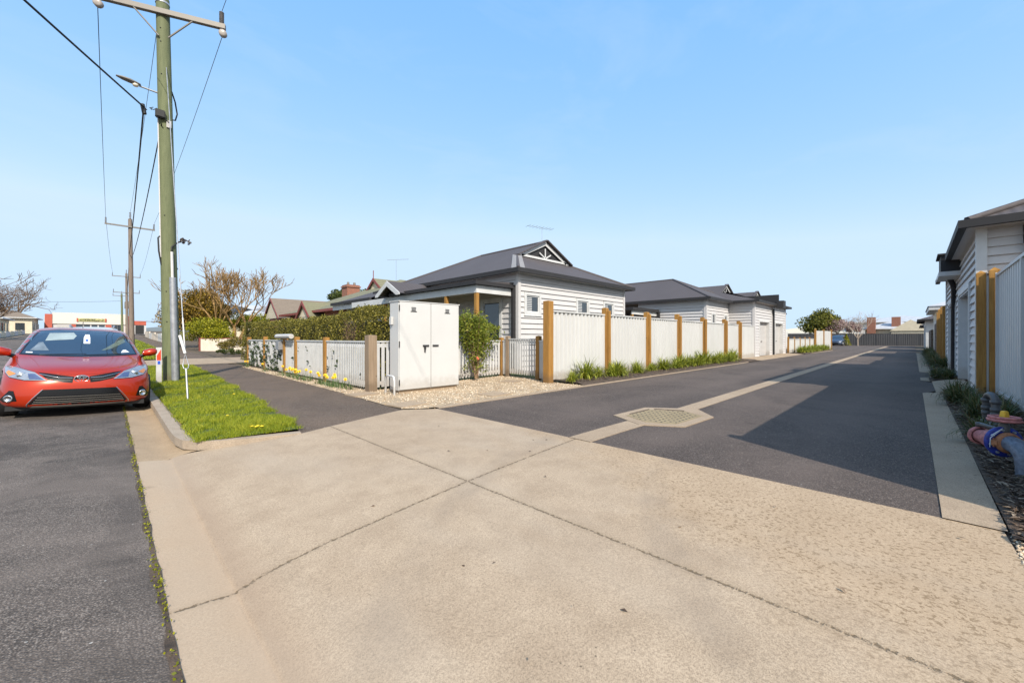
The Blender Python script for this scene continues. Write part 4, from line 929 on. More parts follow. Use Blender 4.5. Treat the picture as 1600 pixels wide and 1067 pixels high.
for i, x in enumerate(PX[:-1]):
    post(WF, x, 6.75 if i else 6.72, 0, 2.10 if i else 2.12, .15 if i else .19)
    if i: post(WF, x, 6.62, 0, 2.02, .085)
    a, b = x+.1, PX[i+1]-(.1 if i < 6 else 0)
    mb = MB(); metal_panel(mb, (a, 6.75), (b, 6.75), .06, 1.86); mb.build('panel', M['fencew'], WF)
    mb = MB(); mb.box(a-.02, b+.02, 6.705, 6.795, 1.86, 1.90); mb.box(a-.02, b+.02, 6.725, 6.775, .03, .07); mb.box(a-.02, a+.015, 6.722, 6.778, .07, 1.86); mb.box(b-.015, b+.02, 6.722, 6.778, .07, 1.86); mb.build('capping', M['fencew'], WF)
RF = empty('steel_fence', (4.06, -1.07, 0), 'white corrugated steel fence in shade at the right edge with a pale plinth', 'fence')
xs_ = [4.10, 6.45, 8.8, 11.14]
for a, b in zip(xs_, xs_[1:]):
    mb = MB(); metal_panel(mb, (a, -1.07), (b, -1.07), .24, 2.27, amp=.018); mb.build('panel', M['fencew'], RF)
    mb = MB(); mb.box(a+.001, b-.001, -1.10, -1.035, 2.27, 2.315); mb.box(a+.001, b-.001, -1.105, -1.03, .20, .25); mb.box(a-.02, a+.02, -1.106, -1.028, .25, 2.27); mb.build('capping', M['fencew'], RF)
    mb = MB(); mb.box(a+.001, b-.001, -1.12, -1.04, -.05, .198); mb.build('plinth', M['cream'], RF)
mb = MB(); mb.box(11.12, 11.16, -1.11, -1.025, .06, 2.33); mb.build('capping', M['fencew'], RF)
post(RF, 4.0, -1.07, -.05, 2.42, .12); post(RF, 11.26, -1.03, 0, 2.40, .13, cap=.06); post(RF, 11.32, -.87, 0, 2.34, .12, cap=.05)
mb = MB(); mb.box(11.28, 11.38, -.96, -.80, 0, 2.3); mb.build('trim_post', M['fencew'], RF)
# far dark fence closing the lane
DF = empty('dark_steel_fence', (84, 0, 0), 'dark grey steel fence closing the far end of the lane', 'fence')
y = -3.0; k = 0
while y < 34:
    mb = MB(); metal_panel(mb, (84, y), (84, y+2.38), 0, 1.80, pitch=.2); mb.build('panel', M['fencegrey'], DF)
    mb = MB(); mb.box(83.96, 84.04, y-.03, y+.03, 0, 1.84); mb.build('post', M['fencegrey'], DF)
    mb = MB(); mb.box(83.965, 84.035, y+.03, y+2.35, 1.80, 1.84); mb.build('capping', M['fencegrey'], DF); y += 2.38
# fences past the left-hand garages
F3 = empty('low_white_fence', (35.6, 6.6, 0), 'low white panel fence with brown posts beyond the left-hand garages', 'fence')
for i in range(5):
    a = 35.7+i*2.15; post(F3, a, 6.62, 0, 1.22, .11)
    mb = MB(); metal_panel(mb, (a+.08, 6.62), (a+2.08, 6.62), .05, 1.08, amp=.012, pitch=.12); mb.box(a+.08, a+2.08, 6.58, 6.66, 1.08, 1.12); mb.build('panel', M['fencew'], F3)
F4 = empty('tall_white_fence', (37, 9.5, 0), 'taller white fence with brown posts standing behind the low panel fence', 'fence')
for i in range(4):
    a = 37.0+i*3.1; post(F4, a, 9.2, 0, 2.15, .13)
    mb = MB(); metal_panel(mb, (a+.1, 9.2), (a+3.0, 9.2), .05, 1.85, amp=.035, pitch=.55); mb.build('panel', M['fencew'], F4)
F5 = empty('white_return_fence', (46.5, 6.6, 0), 'full height white fence with close brown posts at the turn into the parking court', 'fence')
for i, (x, y) in enumerate(((46.5, 6.5), (48.9, 6.2), (51.3, 5.9))):
    post(F5, x, y, 0, 2.0, .15)
    if i < 2: mb = MB(); metal_panel(mb, (x+.1, y-.02), (x+2.3, y-.28), .05, 1.85); mb.build('panel', M['fencew'], F5)
# posts, block wall and houses further down on the right
F6 = empty('timber_post_fence', (22.3, -.9, 0), 'pair of tall brown posts with white sheeting past the second right-hand garage', 'fence')
for x, y in ((22.0, -.82), (22.6, -.78), (24.8, -.80), (27.4, -.82)): post(F6, x, y, .1, 2.35, .15, cap=.05)
for a, b in ((22.7, 24.7), (24.9, 27.3)): mb = MB(); metal_panel(mb, (a, -.9), (b, -.9), .2, 2.15); mb.build('panel', M['fencew'], F6)
BW = MB(); BW.box(27.6, 33.0, -1.15, -.82, 0, 1.95); BW.box(40.5, 47, -1.15, -.85, 0, 1.75); tag(BW.build('block_wall', M['block'], bevel=.02), 'brown block wall along the right side of the lane', 'wall')
C1 = empty('cream_house', (33, -1, 0), 'small cream rendered house with white eaves on the right, past the block wall', 'house')
mb = MB(); mb.box(33.0, 40, -9, -.95, 0, 2.75); mb.build('wall', M['cream'], C1)
mb = MB(); mb.box(33.8, 37.4, -.96, -.90, .05, 2.2); mb.build('garage_door', M['shutter'], C1)
mb = MB(); mb.box(32.7, 40.3, -9.3, -.60, 2.75, 2.95); mb.build('fascia', M['white'], C1)
mb = MB(); hip_roof(mb, 32.65, 40.35, -9.35, -.55, 2.96, .4); mb.build('roof', M['ironpale'], C1)
C2 = empty('grey_house', (48, -1, 0), 'grey and white house with a dark hipped roof, farthest on the right of the lane', 'house')
mb = MB(); mb.box(48, 57, -10, -.7, 0, 2.7); mb.build('wall', M['white'], C2)
mb = MB(); mb.box(50, 53, -.71, -.66, .02, 2.2); mb.build('garage_door', M['blind'], C2)
mb = MB(); hip_roof(mb, 47.6, 57.4, -10.4, -.3, 2.72, .42); mb.build('roof', M['roof'], C2)
mb = MB(); gutter_ring(mb, 47.6, 57.4, -10.4, -.3, 2.72); mb.build('gutter', M['dark'], C2)
C3 = empty('grey_house', (62, -1, 0), 'pale unit with white door between the grey house and the dark end fence', 'house')
mb = MB(); mb.box(64, 76, -10, -1.0, 0, 2.6); mb.build('wall', M['board'], C3)
mb = MB(); hip_roof(mb, 63.6, 76.4, -10.4, -.6, 2.6, .4); mb.build('roof', M['roof'], C3)
mb = MB(); gutter_ring(mb, 63.6, 76.4, -10.4, -.6, 2.6); mb.build('gutter', M['dark'], C3)
# ------------------------------------------------------------ picket fences
def pickets(parent, p0, p1, z0, z1, gap, w=.065, proud=.02):
    d = Vector((p1[0]-p0[0], p1[1]-p0[1])); L = d.length; d /= L; n = Vector((d.y, -d.x)); k = max(1, int(round(L/gap))); q = L/k
    mb = MB()
    for i in range(k):
        s = (i+.5)*q; c = (p0[0]+d.x*s+n.x*proud, p0[1]+d.y*s+n.y*proud); mb.obox(c, (d.x, d.y), w/2, .009, z0+.05, z1-.03)
    mb.seg(p0, p1, .035, z1-.14, z1-.06); mb.seg(p0, p1, .035, z0+.10, z0+.18)
    mb.build('picket_panel', M['white'], parent)
    mb = MB(); mb.seg(p0, p1, .085, z1-.03, z1+.005); mb.build('top_rail', M['white'], parent)
PF = empty('picket_fence', (4.05, 8.4, 0), 'low white picket fence with timber posts along the asphalt footpath', 'fence')
FP = [8.42, 11.0, 13.35, 14.5, 16.9, 19.4]
for i, y in enumerate(FP):
    post(PF, 4.05, y, 0, 1.20 if i else 1.21, .13 if i else .19, 'postgrey' if i in (0,) else 'post', cap=.01)
for a, b in zip(FP, FP[1:]): pickets(PF, (4.05, b-.07), (4.05, a+.07), .02, 1.10, .100, .047)
PG = empty('picket_fence', (4.2, 8.45, 0), 'white picket fence running behind the utility cabinet to the gate', 'fence')
def lp(t): return (4.05+(8.5-4.05)*t, 8.45+(8.98-8.45)*t)
pickets(PG, lp(.025), lp(.50), .02, 1.10, .125, .075); pickets(PG, lp(.50), lp(.985), .02, 1.10, .125, .075)
post(PG, *lp(.50), 0, 1.15, .10); post(PG, 8.52, 8.98, 0, 1.16, .11)
pickets(PG, (8.53, 8.90), (8.52, 8.74), .02, 1.10, .1, .07); pickets(PG, (8.37, 7.28), (8.13, 6.90), .02, 1.10, .12, .07)
post(PG, 8.51, 8.68, 0, 1.24, .11, 'postgrey'); post(PG, 8.38, 7.35, 0, 1.24, .12, 'post')
GT = empty('picket_gate', (8.5, 8.6, 0), 'white picket gate between two posts in front of the cottage', 'gate')
pickets(GT, (8.50, 8.60), (8.39, 7.44), .06, 1.15, .105, .050)
mb = MB(); mb.tube([(8.35, 7.46, .98), (8.32, 7.46, .98), (8.32, 7.58, .98)], .008, 6); mb.build('latch', M['black'], GT)
# letterbox
LBX = empty('letterbox', (3.98, 14.35, 1.0), 'grey metal letterbox with a white newspaper tube on the picket fence', 'letterbox')
mb = MB(); mb.box(3.86, 4.0, 14.58, 14.92, .78, 1.06); mb.build('box', M['galv'], LBX, bevel=.01)
mb = MB(); mb.tube([(3.93, 13.5, 1.22), (3.93, 15.0, 1.22)], .075, 12); mb.build('tube', M['white'], LBX)
# ------------------------------------------------------------ utility cabinet
UC = empty('utility_cabinet', (5.0, 7.6, 0), 'tall white steel utility cabinet with two doors standing on the gravel', 'cabinet')
bx0, bx1, by0, by1, bt = 4.245, 5.80, 7.585, 7.95, 1.935
mb = MB(); mb.box(bx0-.0, bx1, by0, by1, .07, bt); mb.build('body', M['cabinet'], UC, bevel=.006)
mb = MB(); mb.box(bx0+.03, bx1-.03, by0+.03, by1-.03, 0, .075); mb.build('plinth', M['edge'], UC)
mb = MB(); mb.box(bx0-.015, bx1+.015, by0-.035, by1+.015, bt, bt+.018); mb.build('top_cap', M['cabinet'], UC)
mid = (bx0+bx1)/2
for a, b, s in ((bx0+.012, mid-.007, -1), (mid+.007, bx1-.012, 1)):
    mb = MB(); mb.box(a, b, by0-.028, by0-.004, .085, bt-.008); D = mb.build('door', M['cabinet'], UC, bevel=.004)
    c = (a+b)/2+s*.05
    mb = MB()
    for i in range(4): mb.box(c-.055+i*.002, c+.055-i*.002, by0-.036, by0-.0285, bt-.20-i*.024+.08, bt-.19-i*.024+.08)
    mb.box(c-.075, c+.075, by0-.04, by0-.0285, bt-.205, bt-.195)
    v = mb.build('vent', M['dark'], UC); v.parent = D
    hx = mid+s*.10+(-.03 if s < 0 else .02)
    mb = MB(); mb.box(hx-.08, hx+.07, by0-.048, by0-.0285, .985, 1.02)
    if s < 0: mb.box(hx-.045, hx-.02, by0-.052, by0-.0285, .86, .985); mb.box(hx-.052, hx-.012, by0-.06, by0-.0285, .93, .985)
    v = mb.build('handle', M['dark'], UC); v.parent = D
for zz in (.18, .98, 1.74):
    for x in (bx0+.004, bx1-.004): mb = MB(); mb.tube([(x, by0-.030, zz), (x, by0-.030, zz+.12)], .012, 8); mb.build('hinge', M['dark'], UC)
mb = MB(); mb.box(bx0-.05, bx0-.001, by1-.14, by1-.06, 1.45, 1.62); mb.build('side_box', M['cabinet'], UC, bevel=.006)
HR = MB(); a = (4.10, 7.62); HR.tube([(4.06, 7.42, 0), (4.06, 7.42, .30), (4.07, 7.46, .37), (4.09, 7.55, .385), (4.11, 7.80, .385), (4.12, 7.88, .35), (4.12, 7.9, .0)], .021, 10)
tag(HR.build('hoop_rail', M['white']), 'small white bent pipe hoop beside the cabinet', 'bollard')
# ------------------------------------------------------------ trees and plants
def branch_tree(mb, base, n_main, height, spread, r0, levels, seed, curl=.25, up=.35, gap=2.6, kids=(2, 3), r_end=.012, trunk=0.25, col=None):
    rd = random.Random(seed); tips = []
    def grow(p, d, L, r, lv):
        k = 3 if lv > 1 else 2; pts = [p]; rs = [r]; dd = d.copy()
        for i in range(k):
            dd = (dd+Vector((rd.gauss(0, curl), rd.gauss(0, curl), rd.gauss(0, curl*.5)+up*.25))).normalized()
            pts.append(pts[-1]+dd*(L/k)); rs.append(r*(1-(i+1)/k*.38))
        mb.tube(pts, rs, 6 if lv > 2 else (4 if lv > 0 else 3), cap=False)
        tips.append((pts[-1], dd, lv))
        if lv > 0:
            for j in range(rd.randint(*kids)):
                q = pts[rd.choice((k, k, k-1))]; nd = (dd*.9+Vector((rd.gauss(0, .5), rd.gauss(0, .5), rd.gauss(0, .3)+up*.5))).normalized()
                grow(q, nd, L*rd.uniform(.58, .82), max(r_end, rs[-1]*rd.uniform(.6, .8)), lv-1)
    base = Vector(base); th = height*trunk
    for i in range(n_main):
        a = 2*math.pi*(i+rd.random()*.6)/n_main
        d = Vector((math.cos(a)*spread, math.sin(a)*spread, 1)).normalized()
        grow(base+Vector((0, 0, th)), d, height*.36, r0*.62, levels)
    return tips
def crown_points(n, c, rx, ry, rz, seed, lumps=9, fill=.35):
    rg = np.random.default_rng(seed); c = np.array(c)
    u = rg.normal(size=(lumps, 3)); u /= np.linalg.norm(u, axis=1)[:, None]; u[:, 2] = np.abs(u[:, 2])*1.1-.25
    L = c+u*np.array([rx, ry, rz])*(.45+.3*rg.random((lumps, 1))); LR = (.28+.30*rg.random(lumps))*min(rx, rz*1.2, ry*1.3)
    k = rg.integers(0, lumps, n); v = rg.normal(size=(n, 3)); v /= np.linalg.norm(v, axis=1)[:, None]
    rr = (fill+(1-fill)*rg.random(n)**.6)[:, None]
    P = L[k]+v*rr*LR[k][:, None]*np.array([1, 1, .8])
    return P, v
def leafy_tree(name, base, h, rx, rz, m, label, n, size, seed, ry=None, trunk_m='bark', trunk_r=.12, cat='tree', group=None, lumps=10, zc=None, asp=1.6, twigs=0, trunk=True):
    T = empty(name, base, label, cat, group); ry = ry or rx
    zc = zc if zc is not None else base[2]+h-rz
    P, v = crown_points(n, (base[0], base[1], zc), rx, ry, rz, seed, lumps)
    rg = np.random.default_rng(seed+1)
    V, F, t = leaves(P, size, asp, .2, rg, v); V -= np.array(base)
    npmesh('crown', V, F, t, M[m], T)
    if trunk:
        mb = MB(); b = Vector(base); mb.tube([b-Vector((0, 0, .1)), b+Vector((.03, 0, (zc-base[2])*.6)), b+Vector((0, .05, zc-base[2]+rz*.3))], [trunk_r, trunk_r*.75, trunk_r*.35], 7)
        for i in range(6):
            a = i*1.05+seed; mb.tube([b+Vector((0, 0, (zc-base[2])*.5+i*.05)), b+Vector((math.cos(a)*rx*.5, math.sin(a)*ry*.5, zc-base[2]+rz*.15*(i % 3)))], [trunk_r*.5, trunk_r*.15], 5)
        mb.build('trunk', M[trunk_m], T)
    return T
# hedge behind the picket fence
def hedge():
    rg = np.random.default_rng(5); n = 60000
    y = 8.72+13.4*rg.random(n)**1.15; f = rg.random(n)
    top = np.interp(y, [8.7, 10, 12.5, 17, 22], [1.92, 1.86, 1.74, 1.78, 1.86])+.02*np.sin(y*2.1)+.03*np.sin(y*5.3+1)+.035*rg.normal(size=n)
    x0 = 4.30; x1 = 5.35
    # faces: street side 55%, top 25%, ends and volume the rest
    x = np.where(f < .52, x0+np.abs(rg.normal(size=n))*.06, x0+(x1-x0)*rg.random(n)); z = np.where(f < .52, .15+(top-.15)*rg.random(n), np.where(f < .80, top-np.abs(rg.normal(size=n))*.05, .2+(top-.2)*rg.random(n)))
    e = f > .93; y = np.where(e, 8.72+np.abs(rg.normal(size=n))*.07, y)
    lump = .03*np.sin(y*6.1+z*5)+.025*np.sin(y*13+z*9); x = np.where(f < .52, x+lump, x)
    # thin patch showing bare twigs
    bare = (np.hypot((y-10.25)/.42, (z-1.35)/.42) < 1) & (f < .93) & (rg.random(n) < .82)
    P = np.stack([x, y, z], 1)[~bare]; out = np.zeros_like(P); out[:, 0] = -.5; out[:, 2] = .3
    V, F, t = leaves(P, .045, 1.6, .1, rg, out)
    H_ = empty('hedge', (4.8, 15, 0), 'tall clipped green hedge behind the white picket fence, with a bare twiggy patch', 'hedge')
    V -= np.array([4.8, 15, 0]); 
    npmesh('foliage', V, F, t, M['hedge'], H_)
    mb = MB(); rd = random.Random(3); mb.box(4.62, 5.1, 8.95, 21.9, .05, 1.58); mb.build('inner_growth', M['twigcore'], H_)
    mb = MB()
    for i in range(90):
        y = rd.uniform(9.7, 10.8); z = rd.uniform(.7, 1.3); p = Vector((4.5, y, z)); mb.tube([p, p+Vector((-.08, rd.uniform(-.25, .25), .25)), p+Vector((-.15, rd.uniform(-.4, .4), rd.uniform(.3, .65)))], [.006, .005, .003], 3)
    mb.build('twigs', M['brownish'], H_)
M['shrubdark'] = leafmat('olive_foliage', (0.05, 0.06, 0.012), (0.15, 0.155, 0.02), (0.32, 0.28, 0.05), 0.3)
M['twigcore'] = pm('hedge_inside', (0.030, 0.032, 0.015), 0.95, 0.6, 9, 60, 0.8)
M['brownish'] = pm('bare_twig', (0.26, 0.17, 0.10), 0.9, 0.3, 9, 60)
hedge()
# leafy shrub in front of the side picket fence
def shrub():
    b = (7.15, 8.56, 0); T = empty('leafy_shrub', b, 'slender yellow-green shrub growing against the picket fence right of the cabinet', 'shrub')
    rg = np.random.default_rng(11); P = []
    mb = MB(); rd = random.Random(4); B_ = Vector(b)
    for i in range(34):
        a = rd.uniform(0, 6.28); s = rd.uniform(.15, .85)*(1 if i % 4 else .4); h = rd.uniform(1.25, 2.05)-s*.2
        p = [B_+Vector((rd.gauss(0, .03), rd.gauss(0, .03), .05)), B_+Vector((math.cos(a)*s*.35, math.sin(a)*s*.18, h*.5)), B_+Vector((math.cos(a)*s, math.sin(a)*s*.35-.05, h))]
        mb.tube(p, [.012, .008, .003], 4, cap=False)
        for k in range(150):
            t = rd.random()**.75; q = p[1].lerp(p[2], t) if t > .1 else p[0].lerp(p[1], .5+rd.random()*.5)
            P.append((q.x+rd.gauss(0, .07), q.y+rd.gauss(0, .06), q.z+rd.gauss(0, .07)))
    for i in range(10):
        a = rd.uniform(0, 6.28); q0 = B_+Vector((math.cos(a)*rd.uniform(.1, .4), math.sin(a)*.1-.05, rd.uniform(.35, .9)))
        mb.tube([B_+Vector((0, 0, .25)), q0], [.007, .003], 4, cap=False)
        for k in range(28): P.append((q0.x+rd.gauss(0, .08), q0.y+rd.gauss(0, .05), q0.z+rd.gauss(0, .08)))
    mb.build('stems', M['brownish'], T)
    V, F, t = leaves(np.array(P), .085, 3.0, .25, rg); V -= np.array(b); npmesh('foliage', V, F, t, M['shrub'], T)
    mb = MB()
    for dx, dz in ((-.12, .62), (-.09, .59)): mb.lathe((b[0]+dx, b[1]-.2, dz), [(.0, -.03), (.018, 0), (.03, .03), (.0, .045)], 6)
    mb.build('flower', pm('coral_flower', (.75, .16, .08), .6), T)
shrub()
P, v = crown_points(5200, (7.65, 9.5, 1.45), 1.25, .4, .62, 21, 14, .3); V, F, t = leaves(P, .065, 1.9, .2, None, v)
tag(npmesh('garden_shrub', V, F, t, M['shrub']), 'rounded bright green bush behind the side picket fence, below the verandah', 'shrub')
# strap-leaved clumps
def clump_mesh(name, nb, L, m, seed, w=.026, droop=1.0):
    rg = random.Random(seed); V = []; F = []; T = []
    for i in range(nb):
        a = rg.uniform(0, 6.283); l = L*rg.uniform(.55, 1.15); el = rg.uniform(.55, 1.45); sx = rg.gauss(0, .06); sy = rg.gauss(0, .06); tt = rg.random(); dr = droop*rg.uniform(.5, 1.3)*(1.55-el)*1.5+.25
        p = Vector((sx, sy, 0)); seg = 5; b = len(V); dirv = Vector((math.cos(a), math.sin(a), 0)); side = Vector((-math.sin(a), math.cos(a), 0)); e = el
        for k in range(seg+1):
            ww = w*(1-(k/seg)**2.2)+.0008; V += [tuple(p+side*ww*.5), tuple(p-side*ww*.5)]; T += [tt, tt]
            p = p+(dirv*math.cos(e)+Vector((0, 0, math.sin(e))))*(l/seg); e -= dr/seg*(k+1)*.6
        F += [(b+2*k, b+2*k+1, b+2*k+3, b+2*k+2) for k in range(seg)]
    return np.array(V), np.array(F), np.array(T)
ORD = ('first second third fourth fifth sixth seventh eighth ninth tenth eleventh twelfth thirteenth fourteenth fifteenth sixteenth seventeenth eighteenth nineteenth twentieth '+' '.join('twenty-'+w for w in 'first second third fourth fifth sixth seventh eighth ninth'.split())+' thirtieth '+' '.join('thirty-'+w for w in 'first second third fourth'.split())).split()
LILY = []
for i, (nb, L) in enumerate(((170, .62), (150, .52), (190, .50))):
    V, F, t = clump_mesh('c', nb, L, 'lily', 30+i); LILY.append((V, F, t))
def clump(proto_list, idx, loc, rz, s, m, label, group, name='strap_leaved_clump'):
    key = (idx, m)
    if key not in clump.cache:
        V, F, t = proto_list[idx]; o = npmesh(name, V, F, t, M[m]); clump.cache[key] = o; o2 = o
    else: o2 = clump.cache[key].copy(); COL.objects.link(o2)
    o2.location = loc; o2.rotation_euler = (0, 0, rz); o2.scale = (s, s, s); return tag(o2, label, 'plant', group)
clump.cache = {}
rd = random.Random(8)
GL = 'strap-leaved clumps along the white fence'
clump(LILY, 1, (8.35, 6.18, .05), .3, .72, 'lily', 'small strap-leaved clump at the gravel corner beside the big fence post', GL)
clump(LILY, 0, (9.25, 6.35, .05), 1.2, 1.1, 'lily', 'tallest spiky clump, just right of the first fence post', GL)
xs_ = [9.9, 10.3, 10.6, 10.75, 11.2, 11.75, 12.2, 12.75, 13.2, 13.7, 14.15, 14.7, 15.2, 15.8, 16.3, 16.9, 17.5, 18.1, 18.7, 19.4, 20.0, 20.6, 21.3, 22.0]
for i, x in enumerate(xs_):
    s = rd.uniform(.62, 1.08)*(1.0 if x < 18 else 1.35)
    clump(LILY, i % 3, (x, rd.uniform(6.15, 6.42), .05), rd.uniform(0, 6.28), s, 'lily', 'bright green arching clump, '+ORD[i]+' in the row right of the tallest spiky one', GL)
for i in range(22):
    x = 37.0+i*.55; clump(LILY, i % 3, (x, rd.uniform(5.8, 6.2), .05), rd.uniform(0, 6.28), rd.uniform(1.0, 1.25), 'lily', ORD[i]+' yellow-green clump from the near end of the bed beyond the left garages', 'clumps in the far left bed')
DK = 'dull clumps in the shaded right bed'
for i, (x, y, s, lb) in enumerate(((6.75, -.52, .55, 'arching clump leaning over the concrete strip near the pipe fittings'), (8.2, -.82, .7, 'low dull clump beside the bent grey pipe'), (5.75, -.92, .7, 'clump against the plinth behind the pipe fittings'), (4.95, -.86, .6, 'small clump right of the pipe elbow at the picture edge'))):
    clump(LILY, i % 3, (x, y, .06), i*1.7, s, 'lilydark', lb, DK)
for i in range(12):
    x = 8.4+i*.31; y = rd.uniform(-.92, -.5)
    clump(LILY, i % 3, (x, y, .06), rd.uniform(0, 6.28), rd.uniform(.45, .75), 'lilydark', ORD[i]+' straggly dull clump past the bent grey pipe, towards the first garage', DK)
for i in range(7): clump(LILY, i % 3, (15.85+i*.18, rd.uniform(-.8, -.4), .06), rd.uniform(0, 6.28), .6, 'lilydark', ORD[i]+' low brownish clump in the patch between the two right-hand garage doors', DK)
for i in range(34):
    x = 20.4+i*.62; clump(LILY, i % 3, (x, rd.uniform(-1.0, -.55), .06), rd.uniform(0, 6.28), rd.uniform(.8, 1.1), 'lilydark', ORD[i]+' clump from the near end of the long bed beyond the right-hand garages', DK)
# daffodils
def daffodil(loc, n, seed, label, blooms=2):
    D = empty('daffodil', loc, label, 'flower', 'daffodils along the picket fence'); rg = random.Random(seed)
    V, F, t = clump_mesh('d', n, .24, 'lily', seed, w=.012, droop=.6); npmesh('leaves', V, F, t, M['lilyblue'], D)
    for b in range(blooms):
        x, y, h = rg.gauss(0, .06), rg.gauss(0, .06), rg.uniform(.19, .27); mb = MB(); mb.mat(M['lilyblue2']).tube([(0, 0, 0), (x*.7, y*.7, h*.6), (x, y, h)], .004, 5)
        mb.build('stem', None, D, local=True)
        mb = MB(); fx = Vector((-.5, -.8, .15)).normalized(); c = Vector((x, y, h+.01)); sa = fx.cross(Vector((0, 0, 1))).normalized(); sb = sa.cross(fx)
        for k in range(6):
            a = k*math.pi/3; d = sa*math.cos(a)+sb*math.sin(a); e = sa*-math.sin(a)+sb*math.cos(a)
            mb.add([tuple(c), tuple(c+d*.023+e*.016), tuple(c+d*.046), tuple(c+d*.023-e*.016)], [(0, 1, 2, 3)])
        mb.build('petals', M['yellow'], D, local=True)
        mb = MB(); mb.lathe(tuple(c), [(.011, 0), (.016, .018), (.023, .030), (.018, .030), (.008, .004)], 10, axis=tuple(fx)); mb.build('trumpet', M['orange'], D, local=True)
M['lilyblue'] = leafmat('daffodil_leaves', (0.05, 0.09, 0.035), (0.10, 0.16, 0.05), (0.16, 0.22, 0.08), 0.25)
M['lilyblue2'] = pm('daffodil_stem', (0.08, 0.15, 0.035), 0.6)
dl = [(3.86, 18.9, 2), (3.82, 16.0, 1), (3.80, 14.05, 1), (3.82, 13.6, 0), (3.78, 13.15, 3), (3.80, 12.75, 2), (3.76, 12.35, 4), (3.78, 11.95, 2), (3.80, 11.55, 1), (3.78, 10.75, 2), (3.76, 10.45, 2), (3.80, 10.1, 1), (3.76, 9.85, 1), (3.78, 9.62, 2), (3.80, 9.35, 1), (3.84, 9.0, 0)]
for i, (x, y, b) in enumerate(dl):
    lb = ORD[15-i]+' daffodil clump from the cabinet end of the picket fence, '+('in yellow bloom' if b else 'leaves only')
    daffodil((x, y, .005), 26, 60+i, lb, b)
# creeper on the far picket panels
n = 900; y = np.concatenate([14.7+4.6*rng.random(n), 8.6+5*rng.random(60)]); z = np.concatenate([.08+.95*rng.random(n)**1.2, .25+.7*rng.random(60)])
k = np.sin(y*4.1+z*3)+np.sin(y*9.7-z*7)+rng.normal(size=len(y))*.6 > -.35+(y < 14)*1.0; y, z = y[k], z[k]
V, F, t = leaves(np.stack([4.005-.02*rng.random(len(y)), y, z], 1), .085, 1.5, .1); tag(npmesh('creeper', V, F, t, M['creeper']), 'dark leafy creeper scattered over the far panels of the picket fence', 'climber')
# low garden growth glimpsed between pickets
P, v = crown_points(2600, (4.9, 8.9, .5), .6, .35, .5, 91, 10, .2); V, F, t = leaves(P, .05, 1.8, .2); tag(npmesh('garden_shrub', V, F, t, M['hedge']), 'dark shrub glimpsed through the pickets left of the cabinet', 'shrub')
# pollarded bare tree
tb = (6.85, 38.5, gz(38.5)); T = empty('bare_tree', tb, 'pollarded leafless tree with orange lichen above the red-trimmed cream fence', 'tree')
mb = MB(); 
for i, (dx, dy) in enumerate(((-.25, .0), (.15, .1), (.45, -.1))):
    rr = random.Random(40+i); base = Vector(tb)+Vector((dx, dy, 0)); kn = base+Vector(((dx-.1)*1.6, dy, 1.5+.2*i))
    mb.tube([base-Vector((0, 0, .2)), base+Vector((dx*.3, 0, .8)), kn], [.17, .15, .13], 8)
    branch_tree(mb, kn-Vector((0, 0, .01)), 4, 5.2, .74, .115, 4, 70+i, curl=.12, up=.40, kids=(2, 4), r_end=.02, trunk=0.0)
mb.build('branches', M['lichenbark'], T)
leafy_tree('evergreen_tree', (5.5, 43.5, gz(43)), 6.3, 2.6, 3.4, 'conifer', 'dense golden-brown evergreen behind the bare pollarded tree', 26000, .15, 12, lumps=30, zc=gz(43)+2.6, trunk_r=.2)
leafy_tree('bush', (5.0, 37.0, gz(37)), 2.7, 1.7, 1.6, 'bright', 'bright yellow-green bush just right of the big green pole', 11000, .11, 13, lumps=20, cat='bush', zc=gz(37)+1.1)
leafy_tree('bush', (8.3, 40.5, gz(40)), 3.4, 1.9, 1.2, 'bright', 'yellowish bush behind the trunks of the bare tree', 6500, .12, 14, lumps=16, cat='bush', zc=gz(40)+1.9)
leafy_tree('mounded_shrub', (5.9, 30.3, gz(30)), 1.35, 1.75, .72, 'mound', 'low rounded brownish-green shrub at the corner of the neighbouring driveway', 7500, .07, 15, lumps=20, cat='shrub', ry=1.5, zc=gz(30)+.5, trunk=False)
leafy_tree('mounded_shrub', (4.9, 28.4, gz(28)), .5, .9, .28, 'gum', 'small spreading ground shrub in front of the rounded one', 1800, .06, 16, lumps=10, cat='shrub', ry=.7, zc=gz(28)+.2, trunk=False)
leafy_tree('broadleaf_tree', (30, 74, 0), 9.2, 3.0, 2.0, 'gum', 'dark tree crown rising behind the brown roof on the left', 4200, .30, 17, lumps=12, zc=8.7, trunk_r=.25)
leafy_tree('broadleaf_tree', (34.5, 72.5, 0), 9.4, 3.0, 1.9, 'gum', 'second dark tree crown above the pale metal roof beside the first', 4200, .30, 18, lumps=12, zc=8.8, trunk_r=.25)
